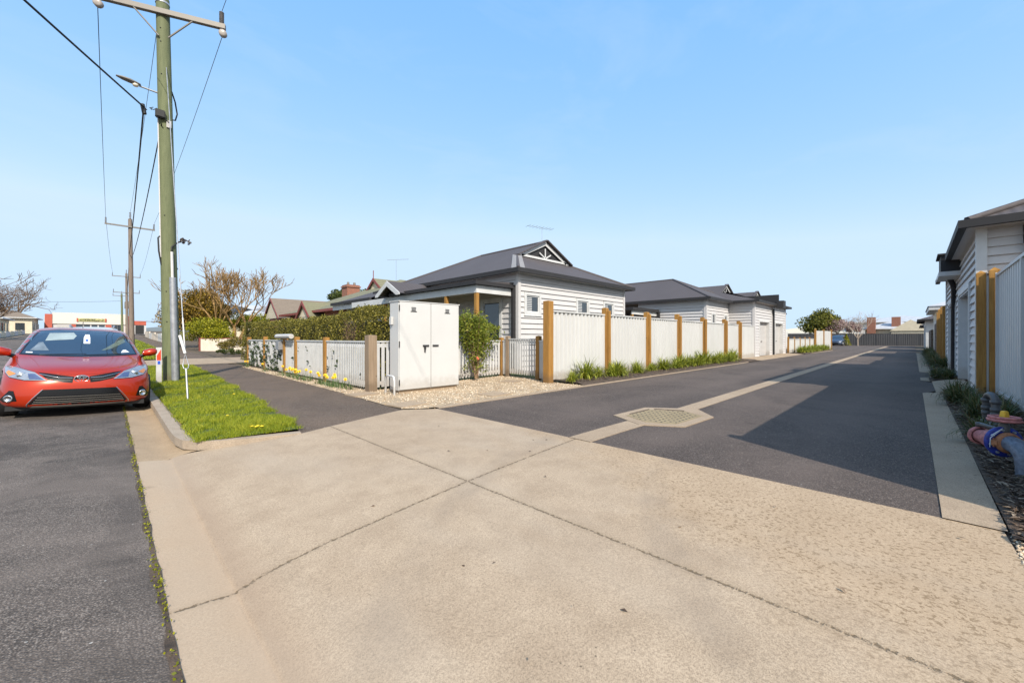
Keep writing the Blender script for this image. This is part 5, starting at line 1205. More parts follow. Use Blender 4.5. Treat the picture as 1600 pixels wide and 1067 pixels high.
# trees at the far end of the lane
leafy_tree('broadleaf_tree', (94, 12.2, 0), 6.6, 3.7, 3.0, 'shrubdark', 'big bushy green tree behind the dark fence at the end of the lane', 8000, .34, 19, lumps=18, zc=3.6)
for i, (x, y, h, r, lb) in enumerate(((93, 9.8, 5.2, 1.8, 'pinkish leafless tree beside the big green tree beyond the dark fence'), (97, 8.2, 4.6, 1.7, 'second pinkish bare tree beyond the dark fence, right of the first'))):
    leafy_tree('blossom_tree', (x, y, 0), h, r, h*.40, 'blossom', lb, 3600, .17, 22+i, lumps=11)
T = empty('bare_sapling', (80, 6.0, 0), 'thin leafless tree with a pale trunk standing against the dark end fence', 'tree')
mb = MB(); mb.tube([(80, 6.0, 0), (80, 6.02, 1.9)], [.07, .05], 6); branch_tree(mb, (80, 6.0, 0), 7, 5.0, .75, .06, 3, 55, curl=.15, up=.3, r_end=.014, trunk=.2); mb.build('branches', M['palebark'] if 'palebark' in M else M['brownish'], T)
P, v = crown_points(1500, (80, 6.0, 3.2), 1.7, 1.7, 1.5, 56, 9, .1); V, F, t = leaves(P, .09, 3, .2); V -= np.array((80, 6.0, 0)); npmesh('twigs', V, F, t, M['brownleaf'], T)
T = empty('conical_conifer', (79, 7.25, 0), 'small bright cone-shaped conifer beside the parked dark car', 'shrub')
n = 1500; zz = rng.random(n)**.8; a = rng.random(n)*6.28; r = .62*(1-zz)*(.75+.3*rng.random(n)); V, F, t = leaves(np.stack([r*np.cos(a), r*np.sin(a), .05+1.75*zz], 1), .12, 2, .6); npmesh('foliage', V, F, t, M['bright'], T)
leafy_tree('hedge_bush', (110, 3.5, 0), 4.0, 6.5, 1.1, 'gum', 'long dark green bush line in front of the far chimneys', 3000, .3, 33, cat='bush', ry=2, lumps=16, zc=2.9, trunk=False)
# far left
def bare(name, b, h, sp, seed, lb, n_leaf=1500, m='brownleaf', rx=None, r0=.16, zc=None, rz=None):
    T = empty(name, b, lb, 'tree'); mb = MB(); mb.tube([Vector(b)-Vector((0, 0, .2)), Vector(b)+Vector((0, 0, h*.25))], [r0, r0*.8], 7)
    branch_tree(mb, b, 6, h, sp, r0, 4, seed, curl=.22, up=.12, r_end=.03, trunk=.25); mb.build('branches', M['bark'], T)
    if n_leaf:
        rx = rx or h*.5; P, v = crown_points(n_leaf, (b[0], b[1], zc or b[2]+h*.68), rx, rx, rz or h*.3, seed, 12, .2); V, F, t = leaves(P, .16, 3.2, .2); V -= np.array(b); npmesh('twigs', V, F, t, M[m], T)
bare('bare_tree', (-10.8, 78, gz(78)), 7.6, 1.1, 81, 'large brown leafless tree at the left edge above the white-fenced houses', 9000, rx=4.6, zc=gz(78)+4.0, rz=2.7)
bare('bare_tree', (-13.5, 128, gz(128)), 10.5, .9, 82, 'distant bare tree behind the left end of the red and cream shop', 2600, rx=5, r0=.3)
bare('blossom_tree', (7.5, 66, gz(66)), 6.0, 1.2, 83, 'pale blossoming tree above the low cream wall left of the big pole', 3600, m='blossom', rx=4.2, zc=gz(66)+4.3)
# small shrubs at the far left front gardens
for i in range(5): leafy_tree('bush', (-14-i*.3, 70+i*9, gz(70+i*9)), 1.5, 2.2, .8, 'gum' if i % 2 else 'bright', ('dark low bush behind the white fence at the far left', 'yellowish garden bush at the far left by the white house', 'dark garden bush left of the grey roofed house', 'bright bush near the street end on the left', 'dark bush close to the shop on the left')[i], 900, .2, 90+i, cat='bush', lumps=8, trunk=False, zc=gz(70+i*9)+.7)
# ------------------------------------------------------------ power poles and wires
def insulator(mb, c, down=False, r=.05, h=.26, n=7):
    s = -1 if down else 1; pr = [(.02, 0)]
    for i in range(n): z = h*(i+.2)/n; pr += [(.024, s*z), (r, s*(z+h*.25/n)), (r*.95, s*(z+h*.45/n)), (.024, s*(z+h*.55/n))]
    pr += [(.03, s*h), (.0, s*(h+.02))]; mb.lathe(c, pr, 10)
def big_pole():
    b = (1.17, 14.1, 0); P = empty('power_pole', b, 'tall green treated timber power pole by the footpath with a metal conduit', 'power pole')
    top = Vector((.985, 14.1, 10.15)); B_ = Vector(b)
    mb = MB(); mb.tube([B_-Vector((0, 0, .3)), B_, B_.lerp(top, .3), B_.lerp(top, .6), top], [.185, .182, .172, .158, .142], 20); mb.build('pole', M['pole'], P)
    at = lambda z: B_.lerp(top, z/10.15)
    c = at(9.72)+Vector((0, -.17, 0))
    U = Vector((.925, -.38, 0)); mb = MB(); mb.obox((c.x, c.y), (.925, -.38), 1.36, .055, c.z-.075, c.z+.06); mb.build('crossarm', M['alu'], P, bevel=.006)
    for s in (-1, 1):
        mb = MB(); mb.tube([c+U*(s*.62)+Vector((0, -.03, -.07)), c+U*(s*.10)+Vector((0, -.02, -.66))], .020, 6); mb.build('brace', M['alu'], P)
        mb = MB(); insulator(mb, c+U*(s*1.27)+Vector((0, 0, .06)), r=.060, h=.33, n=9); mb.build('insulator', M['insul'], P)
        mb = MB(); q = c+U*(s*1.30)+Vector((0, 0, -.19)); mb.lathe(q, [(.0, -.06), (.05, -.06), (.095, -.045), (.095, -.02), (.05, -.008), (.05, .008), (.095, .02), (.095, .045), (.05, .06), (.0, .06)], 14, axis=(.35, 1, .15)); mb.tube([q, q+Vector((0, 0, .16))], .012, 5); mb.build('insulator', M['disc'], P)
    mb = MB(); insulator(mb, (top.x, top.y, 10.14), r=.06, h=.34, n=9); mb.build('insulator', M['insul'], P)
    mb = MB(); mb.lathe((top.x, top.y, 10.0), [(.152, 0), (.152, .05), (.150, .05)], 20); mb.build('band', M['galv'], P)
    # street light on a long arm
    a = at(7.62); mb = MB(); mb.tube([a, a+Vector((-.5, .02, .04))], .022, 6); mb.build('lamp_arm', M['galv'], P)
    L = MB(); l = a+Vector((-.47, 0, .06)); vs = []
    prof_ = [(0, .035, .03), (-.08, .07, .045), (-.20, .10, .055), (-.34, .085, .045), (-.46, .03, .02)]
    for dx, hw, hh in prof_:
        for k in range(10): an = 2*math.pi*k/10; vs.append((l.x+dx, l.y+math.cos(an)*hw, l.z-dx*.10+math.sin(an)*hh*(1 if math.sin(an) > 0 else .6)))
    L.add(vs, [(i*10+k, i*10+(k+1) % 10, (i+1)*10+(k+1) % 10, (i+1)*10+k) for i in range(4) for k in range(10)]+[tuple(range(10))[::-1], tuple(range(40, 50))], True); L.build('lamp_head', M['alu'], P)
    mb = MB(); mb.lathe((l.x-.10, l.y, l.z-.035), [(.0, -.05), (.05, -.035), (.065, 0), (.06, .02)], 12); mb.build('lamp_lens', M['lens'], P)
    # conduit, riser and boxes facing the camera (direction -x-y of the pole)
    f = Vector((-.45, -.89, 0)); g = Vector((.25, -.97, 0)).normalized()
    def onp(z, dv, off): q = at(z); r = .182-.004*z; return q+dv*(r+off)
    mb = MB(); mb.tube([onp(-.05, g, .045), onp(1.4, g, .045), onp(2.77, g, .045)], [.078, .078, .074], 14); mb.build('metal_conduit', M['galv'], P)
    mb = MB(); mb.tube([onp(2.7, g, .03), onp(3.45, g, .03)], .032, 10); mb.build('conduit', M['pvc'], P)
    mb = MB(); mb.tube([onp(3.43, g, .02), onp(3.58, g, .03), onp(3.70, Vector((.8, -.6, 0)), .03), onp(3.80, Vector((1, 0, 0)), .10)], .018, 6); mb.build('cable', M['black'], P)
    e = Vector((-.93, -.36, 0)); mb = MB(); mb.tube([onp(3.3, e, .01), onp(7.0, e, .01)], .016, 6); mb.build('conduit', M['pvc'], P)
    mb = MB(); mb.tube([onp(3.85, e, .02), onp(3.80, e, .06), onp(3.45, e, .05), onp(3.1, e, 0)], .018, 6); mb.build('cable', M['black'], P)
    mb = MB(); q = onp(7.0, f, .06); mb.box(q.x-.12, q.x+.08, q.y-.07, q.y+.08, q.z-.09, q.z+.11); mb.build('junction_box', M['black'], P, bevel=.02)
    mb = MB(); q = onp(6.82, Vector((.3, -.95, 0)), .03)
    for k in (-1, 0, 1): mb.tube([q+Vector((k*.035, 0, -.10)), q+Vector((k*.035, 0, .08))], .016, 6)
    mb.build('fuse_holder', M['pvc'], P)
    w = Vector((.8, .6, 0)); mb = MB(); mb.tube([onp(7.75, Vector((.9, -.4, 0)), 0), onp(7.6, w, .13), onp(7.3, w, .18), onp(7.1, w, .12), onp(7.0, Vector((.9, -.4, 0)), 0)], .018, 6); mb.build('cable', M['black'], P)
    mb = MB(); r_ = random.Random(2); q = onp(3.78, Vector((1, -.2, 0)), .04)
    for k in range(16):
        s = q+Vector((r_.uniform(0, .22), r_.uniform(-.05, .05), r_.uniform(-.05, .07))); mb.tube([s, s+Vector((r_.uniform(.02, .08), r_.uniform(-.04, .04), r_.uniform(-.05, .05)))], r_.uniform(.012, .028), 5)
    mb.build('cable_clamps', M['clamp'], P)
    mb = MB(); mb.tube([onp(3.15, w, 0), onp(3.06, w, .07), onp(2.95, w, 0)], .012, 5); mb.build('cable', M['black'], P)
    mb = MB()
    for z in (8.1, 8.95, 9.3, 2.4, 1.6, 4.4): q = onp(z, f, 0); mb.lathe(q, [(.0, .012), (.014, .010), (.014, -.01)], 8, axis=tuple(f))
    mb.build('bolts', M['black'], P)
    mb = MB(); q = onp(1.95, f, .002); 
    return P
M['insul'] = pm('brown_grey_insulator', (.16, .15, .15), .35, .2, 9, 60)
M['disc'] = pm('pale_disc_insulator', (.36, .32, .29), .3, .2, 9, 60)
M['lens'] = pm('lamp_lens', (.72, .66, .52), .2, .05)
M['clamp'] = pm('clamps', (.07, .055, .05), .5, .5, 30, 60)
big_pole()
def far_pole(x, y, top, m, arms, label, r=.15):
    b = (x, y, gz(y)); P = empty('power_pole', b, label, 'power pole'); B_ = Vector(b)
    mb = MB(); mb.tube([B_-Vector((0, 0, .3)), B_+Vector((-.1, 0, top))], [r*1.1, r*.75], 12); mb.build('pole', M[m], P)
    for z, hw in arms:
        mb = MB(); mb.box(x-.08-hw, x-.08+hw, y-.2, y-.12, b[2]+z-.05, b[2]+z+.05); mb.build('crossarm', M['alu'], P)
        for s in (-1, 1): mb = MB(); insulator(mb, (x-.08+s*(hw-.06), y-.16, b[2]+z+.05), r=.06, h=.4, n=5); mb.build('insulator', M['insul'], P)
    mb = MB(); insulator(mb, (x-.1, y, b[2]+top), r=.07, h=.5, n=5); mb.build('insulator', M['insul'], P)
    return P
far_pole(1.15, 41, 9.6, 'polegrey', [(9.0, 1.35)], 'weathered grey power pole, the second along the street')
far_pole(1.75, 80, 9.4, 'polegrey', [(8.9, 1.5), (6.6, 1.4)], 'third power pole with two crossarms in line behind the grey one', .16)
P4 = far_pole(1.6, 103, 7.6, 'pole', [(7.2, 1.2)], 'green power pole carrying a small transformer near the shop', .17)
mb = MB(); mb.lathe((2.3, 102.8, gz(103)+4.9), [(0, 0), (.42, 0), (.44, .1), (.44, 1.2), (.3, 1.3), (0, 1.35)], 14); mb.build('transformer', M['alu'], P4)
def wire(pts, sag, r, label, cat='power line', m='black', group=None, n=18, wob=0):
    a, b = Vector(pts[0]), Vector(pts[1]); P = []
    for i in range(n+1):
        t = i/n; p = a.lerp(b, t); p.z -= 4*sag*t*(1-t); P.append(p)
    mb = MB(); mb.tube(P, r, 5, cap=False); return tag(mb.build('power_line', M[m], None), label, cat, group)
M['wire'] = pm('weathered_conductor', (.10, .11, .11), .5, .1)
top2 = lambda dx, z: (1.07+dx, 40.85, gz(41)+z)
wire([(-.22, 14.5, 9.48), top2(-1.29, 9.45)], .25, .009, 'thin line from the left end of the pole crossarm running down the street', m='black')
wire([(2.19, 13.5, 9.48), top2(1.29, 9.45)], .25, .008, 'thin line from the right end of the crossarm running behind the pole down the street', m='wire')
wire([(.985, 14.1, 10.45), top2(-.02, 10.05)], .25, .008, 'thin line from the pole top insulator running down the street', m='wire')
wire([(2.17, 13.45, 10.12), (2.4, 2.0, 11.2)], .15, .007, 'thin line leaving the right insulator towards the top of the picture', m='wire')
wire([(-.18, 14.42, 10.12), (-.25, -8, 10.2)], .3, .007, 'thin line leaving the left insulator over the road towards the viewer', m='wire')
wire([(.62, 13.9, 7.05), (-4.2, 4.5, 6.75)], .05, .021, 'thick black bundled cable crossing above the street from the upper left', m='black')
wire([(.60, 13.95, 6.95), (1.0, 40.8, gz(41)+7.0)], .30, .020, 'black bundled cable hanging left of the green pole down the street', m='black')
wire([(.95, 13.88, 6.75), (1.12, 40.8, gz(41)+6.7)], .45, .015, 'second black cable close to the green pole running down the street', m='black')
for i, (dx, z) in enumerate(((-1.29, 9.45), (1.29, 9.45))):
    wire([top2(dx, z), (1.67+(-1.4, 1.4)[i], 79.8, gz(80)+9.3)], .6, .010, ('left', 'right')[i]+' thin line between the grey pole and the two-armed pole beyond', m='wire')
wire([(1.0, 41, gz(41)+6.9), (1.7, 80, gz(80)+6.5)], .7, .025, 'dark cable between the grey pole and the two-armed pole beyond')
wire([(1.6, 103, gz(103)+6.3), (-8, 104, gz(103)+5.6)], .1, .02, 'thin service line above the shop roof, strung from the green transformer pole')
mb = MB(); rd = random.Random(6)
for t, s in ((.62, 1), (.66, -1), (.70, 1), (.58, 1)):
    p = Vector((.62, 13.9, 7.05)).lerp(Vector((-4.2, 4.5, 6.75)), t*.62); p.z -= .03
    mb.tube([p-Vector((.05, .1, 0)), p+Vector((.05, .1, .01))], .04, 6); mb.tube([p, p+Vector((-.02, .05, .07)), p+Vector((.05, .1, .13)), p+Vector((.12, .14, .13))], .010, 5)
tag(mb.build('cable_clamp', M['black']), 'cluster of black clamps with curled tails on the thick overhead cable', 'cable clamps', kind='stuff')
mb = MB()
for k in range(7):
    p = Vector((.62+rd.uniform(-.05, .35), 13.9, 7.0+rd.uniform(-.12, .10))); mb.tube([p, p+Vector((rd.uniform(-.1, .1), 0, rd.uniform(-.15, .1))), p+Vector((rd.uniform(-.05, .25), 0, rd.uniform(-.2, .15)))], .011, 5)
mb.tube([(.58, 13.9, 7.12), (.62, 13.88, 6.88)], .05, 6)
tag(mb.build('cable_joint', M['black']), 'tangled black cable joint just left of the green pole', 'cable joint', kind='stuff')
# guy wire
GW = empty('guy_wire', (1.03, 9.58, 0), 'galvanised stay wire with white guard tube anchored in the verge grass', 'stay wire')
A_, T_ = Vector((1.03, 9.58, .0)), Vector((1.05, 13.95, 8.3))
e1 = A_.lerp(T_, .070); e2 = A_.lerp(T_, .105)
mb = MB(); mb.tube([A_-Vector((0, 0, .1)), e1], .016, 8); mb.build('anchor_rod', M['galv'], GW)
mb = MB(); mb.tube([e1+Vector((-.03, 0, 0)), e1+Vector((-.045, .03, .06)), e2, e1+Vector((.045, .03, .06)), e1+Vector((.03, 0, 0)), e1+Vector((-.03, 0, 0))], .010, 6); mb.build('turnbuckle', M['galv'], GW)
mb = MB(); mb.tube([e2, T_], .009, 6); mb.build('stay', M['galv'], GW)
mb = MB(); g0 = e2; g1 = Vector((.62, 10.35, 1.30)); g1 = A_+Vector((-.07, .55, 1.22)); mb.tube([g0, g1], .024, 10); mb.build('guard_tube', M['guard'], GW)
mb = MB(); mb.tube([e2, A_.lerp(T_, .19)], .012, 8); mb.build('guard_tube', M['pvc'], GW)
M['guard'] = M['white'] if 'guard' not in M else M['guard']
# marker post
MP = empty('marker_post', (.88, 13.7, 0), 'white roadside marker post with red and blue reflectors beside the green pole', 'marker post')
mb = MB(); mb.box(.83, .94, 13.69, 13.71, 0, .93); mb.build('blade', M['white'], MP)
M['reflred'] = pm('red_reflector', (.75, .06, .02), .35, .05); M['reflblue'] = pm('blue_reflector', (.02, .09, .55), .35, .05)
mb = MB(); mb.prism([(.845, 13.688, .72), (.845, 13.688, .60), (.925, 13.688, .60), (.925, 13.688, .88)][::1], (0, -.004, 0)); mb.build('red_reflector', M['reflred'], MP)
mb = MB(); mb.box(.86, .91, 13.683, 13.689, .50, .58); mb.build('blue_reflector', M['reflblue'], MP)
# ------------------------------------------------------------ neighbours along the street
NF = empty('steel_fence', (4.6, 35.5, gz(35)), 'low pinkish cream fence with maroon posts and rails by the yellow-green bush', 'fence')
g = gz(35.5); pts = [(4.55, 36.3), (7.2, 34.6), (7.8, 33.2), (9.6, 31.6)]; hs_ = [.87, .87, 1.0, 1.75]
for i in range(3):
    a, b = pts[i], pts[i+1]; mb = MB(); d = Vector((b[0]-a[0], b[1]-a[1])); k = max(2, int(d.length/.2)); vs = []
    for j in range(k+1):
        t = j/k; nrm = Vector((-d.y, d.x)).normalized()*(.02 if j % 2 else -.02); h = hs_[i]+(hs_[i+1]-hs_[i])*t
        vs += [(a[0]+d.x*t+nrm.x, a[1]+d.y*t+nrm.y, g-.1), (a[0]+d.x*t+nrm.x, a[1]+d.y*t+nrm.y, g+h)]
    mb.add(vs, [(2*j, 2*j+2, 2*j+3, 2*j+1) for j in range(k)]); mb.build('panel', M['creamp'], NF)
    mb = MB(); mb.tube([(a[0], a[1], g+hs_[i]+.02), (b[0], b[1], g+hs_[i+1]+.02)], .035, 4); mb.build('rail', M['redtrim'], NF)
for (x, y), h in zip(pts[:2], hs_): mb = MB(); mb.box(x-.05, x+.05, y-.05, y+.05, g-.1, g+h+.06); mb.build('post', M['redtrim'], NF)
NW = empty('low_wall', (4.3, 50, gz(50)), 'row of low cream garden walls along the footpath far down the street', 'wall')
for i in range(9):
    a = 47+i*5.2; mb = MB(); mb.box(4.25, 4.42, a, a+5.0, gz(a)-.3, gz(a+2.5)+.85+.1*(i % 2)); mb.build('wall_panel', M['creamp'] if i % 3 else M['white'], NW)
def tiled_house(name, x0, x1, y0, y1, g, ez_, pitch, tile, wall, label, ridge='auto', trim='redtrim', ov=.5):
    Hh = empty(name, (x0, y0, g), label, 'house')
    mb = MB(); mb.box(x0+ov, x1-ov, y0+ov, y1-ov, g-.3, ez_-.05); mb.build('wall', M[wall], Hh)
    mb = MB(); hip_roof(mb, x0, x1, y0, y1, ez_, pitch, ridge); mb.build('roof', M[tile], Hh)
    mb = MB(); gutter_ring(mb, x0, x1, y0, y1, ez_); soffit(mb, x0, x1, y0, y1, ez_-.10); mb.build('gutter', M[trim], Hh); return Hh
def front_gable(Hh, x, yc, hw, z0, h, depth, tile, trim='redtrim', fill='cream', finial=False):
    mb = MB(); A = [(x, yc-hw, z0), (x, yc, z0+h), (x, yc+hw, z0)]; Bk = [(x+depth, p[1], p[2]) for p in A]
    mb.quad(A[0], Bk[0], Bk[1], A[1]); mb.quad(A[1], Bk[1], Bk[2], A[2]); mb.build('gable_roof', M[tile], Hh)
    mb = MB(); mb.add([(x+.12, yc-hw*.9, z0), (x+.12, yc+hw*.9, z0), (x+.12, yc, z0+h*.92)], [(0, 1, 2)]); mb.build('gable_wall', M[fill], Hh)
    mb = MB()
    for s in (-1, 1): mb.prism([(x, yc+s*hw*1.02, z0-.08), (x, yc, z0+h+.03), (x, yc, z0+h-.20), (x, yc+s*(hw*1.02-.18), z0-.10)], (-.05, 0, 0))
    if finial: mb.tube([(x, yc, z0+h-.1), (x, yc, z0+h+.55)], .03, 5)
    mb.build('bargeboard', M[trim], Hh)
H1 = tiled_house('tiled_house', 9.0, 22, 20.8, 33.4, 0, 2.87, .42, 'tilegreen', 'brick', 'green tiled house with maroon gutters and gables, first behind the hedge', 'x')
front_gable(H1, 13.2, 27.1, 1.55, 4.35, 1.05, 6, 'tilegreen', finial=True)
front_gable(H1, 8.6, 27.4, 1.3, 2.50, .98, 3, 'tilegreen')
mb = MB(); mb.box(8.75, 12, 26.3, 28.5, -.2, 2.50); mb.build('bay_wall', M['cream'], H1)
H2 = tiled_house('tiled_house', 12.5, 27, 37, 49, .3, 3.0, .42, 'tilebrown', 'brick', 'brown roofed brick house with a pale gable beyond the green tiled house', 'x')
front_gable(H2, 11.3, 45.4, 2.7, 3.1, 2.05, 6, 'tilebrown')
mb = MB(); mb.box(11.5, 14, 43.0, 47.8, 0, 3.1); mb.build('bay_wall', M['brick'], H2)
H3 = tiled_house('tiled_house', 19, 34, 34.5, 47, .3, 3.6, .48, 'tilebrown', 'brick', 'high brown hipped roof with a brick chimney between the two gabled houses', 'x')
mb = MB(); mb.box(18.2, 19.6, 43.5, 44.9, 3.0, 7.0); mb.box(18.1, 19.7, 43.4, 45.0, 6.72, 6.86); c_ = mb.build('chimney', M['brick'], H3)
for k in (0, .7): mb = MB(); mb.lathe((18.6+k, 44.2, 7.0), [(.13, 0), (.15, .2), (.12, .35)], 8); mb.build('chimney_pot', M['alu'], H3)
mb = MB(); mb.tube([(21, 38, 5.5), (21, 38, 9.3)], .012, 4); mb.tube([(20.2, 38.4, 9.2), (22.1, 37.4, 9.4)], .014, 4); mb.build('aerial', M['alu'], H3)
H4 = tiled_house('metal_roof_house', 16, 34, 54, 70, .6, 4.3, .25, 'ironpale', 'cream', 'long pale metal roof behind the brown roofed houses', 'x', 'white')
H5 = tiled_house('metal_roof_house', 9, 17, 56, 68, .6, 3.4, .35, 'ironpale', 'cream', 'light grey iron roof glimpsed through the bare tree', 'x', 'white')
mb = MB(); mb.box(6.3, 20, 22.6, 22.75, 0, 2.02); mb.box(6.2, 20, 22.55, 22.8, 2.02, 2.12); tag(mb.build('side_fence', M['dark']), 'dark boundary fence just past the far end of the hedge', 'fence')
# shop
SH = empty('shop_building', (-3, 124, gz(124)), 'red and cream single storey shop facing down the street at its far end', 'building'); g = gz(124)
mb = MB(); mb.box(-9.4, 3.1, 124, 138, g-.3, g+3.5); mb.build('wall', M['board'], SH)
mb = MB(); mb.box(-8.3, 2.4, 123.8, 124.2, g+2.0, g+4.3); mb.build('parapet', M['cream2'] if 'cream2' in M else M['white'], SH)
for x0, x1 in ((-9.3, -8.32), (2.42, 3.2)): mb = MB(); mb.box(x0, x1, 123.7, 124.4, g, g+3.95); mb.build('pier', M['redwall'], SH)
mb = MB(); mb.box(-4.9, -.6, 123.70, 123.8, g+2.55, g+3.2); sg = mb.build('sign', M['signy'] if 'signy' in M else M['yellow'], SH)
mb = MB()
for x0, x1 in ((-4.95, -4.72), (-.78, -.55)): mb.box(x0, x1, 123.66, 123.70, g+2.5, g+3.25)
k_ = mb.build('sign_end', M['redwall'], SH); k_.parent = sg
mb = MB(); r_ = random.Random(9); x_ = -4.5
while x_ < -1.0:
    w_ = r_.uniform(.05, .16); h_ = r_.uniform(.15, .42); mb.box(x_, x_+w_, 123.67, 123.70, g+2.72, g+2.72+h_); x_ += w_+r_.uniform(.04, .12)
k_ = mb.build('lettering', M['dark'], SH); k_.parent = sg
mb = MB(); mb.box(-7.7, -5.7, 123.93, 124.0, g, g+1.95); mb.build('garage_door', M['shutter'], SH)
for x0 in (-5.0, -3.9, -2.8, -1.7, .3, 1.2): mb = MB(); mb.box(x0, x0+.85, 123.93, 124.0, g+.7, g+1.9); mb.build('window', M['glass'], SH)
for x0, x1 in ((-5.65, -5.05), (-.7, .2)): mb = MB(); mb.box(x0, x1, 123.88, 124.0, g, g+1.98); mb.build('pier', M['redwall'], SH)
mb = MB(); mb.box(3.2, 5.8, 123.4, 134, g-.3, g+2.0); mb.build('annex', M['board'], SH)
mb = MB(); mb.box(3.2, 5.8, 123.3, 134, g+2.0, g+2.9); mb.build('annex_fascia', M['redwall'], SH)
mb = MB(); mb.box(4.0, 5.4, 123.3, 123.38, g, g+1.9); mb.build('doorway', M['black'], SH)
# far-left houses
for i, (x0, x1, y0, y1, h, rm, wm, lb) in enumerate(((-26, -13.5, 78, 92, 2.6, 'ironpale', 'white', 'white cottage with pale iron roof behind the bare tree at the far left'), (-24, -11.5, 97, 108, 2.7, 'ironpale', 'cream', 'grey roofed cream cottage left of the shop'), (-16, -9.8, 116, 126, 3.0, 'tilebrown', 'cream', 'small brown roofed house touching the left side of the shop'))):
    gg = gz(y0); hh_ = tiled_house('cottage', x0, x1, y0, y1, gg, gg+h, .45, rm, wm, lb, 'auto', 'redtrim' if i == 0 else 'white')
    for k in range(4):
        mb = MB(); mb.box(x1-.52, x1-.44, y0+1.2+k*2.6, y0+2.3+k*2.6, gg+.8, gg+2.0); mb.build('window', M['glass'], hh_)
    for k in range(2): mb = MB(); mb.box(x0+3+k*5 if x1-x0 > 8 else x0+1.5+k*2.2, (x0+4.6+k*5) if x1-x0 > 8 else x0+2.6+k*2.2, y0+.42, y0+.5, gg+.7, gg+2.0); mb.build('window', M['glass'], hh_)
FL = empty('low_fence', (-10.4, 70, gz(70)), 'low whitish garden fences along the far left side of the street', 'fence')
for i in range(14):
    a = 58+i*3.6; mb = MB(); mb.box(-10.5, -10.35, a, a+3.45, gz(a)-.2, gz(a)+.75); mb.build('fence_panel', M['board'] if i % 2 else M['cream'], FL)
# buildings past the end of the lane
for i, (x0, x1, y0, y1, h, rm, wm, lb) in enumerate(((100, 118, -2, 7, 2.9, 'ironpale', 'cream', 'cream walled house with brick chimneys beyond the dark end fence'), (130, 160, -8, 12, 5.0, 'ironpale', 'blind', 'large pale grey shed far beyond the end of the lane'), (104, 130, 9, 26, 2.2, 'cream', 'cream', 'long cream coloured roof low behind the dark fence'), (60, 76, 15, 26, 3.6, 'tilebrown', 'cream', 'cream house with a brown roof behind the tall white fence'))):
    hh_ = tiled_house('house', x0, x1, y0, y1, 0, h, .18 if i != 0 else .35, rm, wm, lb, 'x', 'white' if i != 3 else 'redtrim')
    if i == 0:
        for (x, y) in ((99.5, 5.6), (101, 2.3)): mb = MB(); mb.box(x, x+1.2, y-.6, y+.6, 2, 5.0); mb.build('chimney', M['brick'], hh_)
GH = empty('gabled_house', (98, 1, 0), 'pale yellow gable roof just above the right end of the dark fence', 'house')
mb = MB(); mb.add([(96, -2.6, 2.4), (96, .4, 4.3), (96, 3.0, 2.4), (112, -2.6, 2.4), (112, .4, 4.3), (112, 3.0, 2.4)], [(0, 1, 4, 3), (1, 2, 5, 4), (0, 2, 1)]); mb.build('roof', M['cream'], GH)
mb = MB(); mb.box(96.2, 112, -2.4, 2.8, 0, 2.4); mb.build('wall', M['cream'], GH)
mb = MB(); hl = []
for i in range(41): a = -40+i*4; hl.append((i-20)/20)
vs = []
for i in range(60):
    a = R(-20+i*130/59); d = 900; h = 16+7*math.sin(i*.31)+4*math.sin(i*.83+1); vs += [(math.cos(a)*d, math.sin(a)*d, -5), (math.cos(a)*d, math.sin(a)*d, h), (math.cos(a)*(d+300), math.sin(a)*(d+300), -5)]
mb.add(vs, [(3*i+k, 3*i+3+k, 3*i+4+k, 3*i+1+k) for i in range(59) for k in range(2)]); struct('hills', mb, M['hill'] if 'hill' in M else M['mulch'])
# ------------------------------------------------------------ cars
def paint(name, col, flake=0.4, rough=0.28):
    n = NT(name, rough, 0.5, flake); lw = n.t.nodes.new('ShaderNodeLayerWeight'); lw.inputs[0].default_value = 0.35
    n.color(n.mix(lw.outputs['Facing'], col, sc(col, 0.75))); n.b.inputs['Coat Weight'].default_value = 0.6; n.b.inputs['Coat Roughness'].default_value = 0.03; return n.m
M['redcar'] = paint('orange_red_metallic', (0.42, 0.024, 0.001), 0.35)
M['whitecar'] = paint('white_car_paint', (0.62, 0.62, 0.62), 0.0)
M['bluecar'] = paint('dark_blue_paint', (0.03, 0.045, 0.08), 0.3)
M['chrome'] = pm('chrome', (0.62, 0.62, 0.63), 0.12, 0.05, metal=1.0)
M['gloss'] = pm('gloss_black', (0.008, 0.008, 0.009), 0.25, 0.1, spec=0.3)
M['lampglass'] = pm('lamp_glass', (0.30, 0.33, 0.38), 0.06, 0.3, 9, 40, metal=0.35, spec=0.9)
M['lampblue'] = pm('lamp_blue_shade', (0.06, 0.09, 0.20), 0.08, 0.3, 9, 40, spec=0.9)
M['amber'] = pm('amber_lens', (0.55, 0.20, 0.04), 0.2, 0.1)
M['wind'] = glass('windscreen_glass', (0.010, 0.018, 0.030), 0.03)
M['wind'].node_tree.nodes['Principled BSDF'].inputs['Coat Weight'].default_value = 0.6
M['interior'] = pm('pale_interior', (0.26, 0.32, 0.33), 0.5, 0.2)
M['seat'] = pm('pale_seat_seen_through_glass', (0.16, 0.19, 0.21), 0.25, 0.4, 9, 30, coat=0.8)
M['streak'] = pm('green_grey_reflection', (0.11, 0.14, 0.11), 0.25, 0.5, 9, 30, coat=0.8)  # colour of a reflection painted on the windscreen
M['redtail'] = pm('red_tail_lamp', (0.45, 0.01, 0.01), 0.2, 0.1)
M['paper'] = pm('paper_white', (0.62, 0.66, 0.70), 0.6, 0.05)
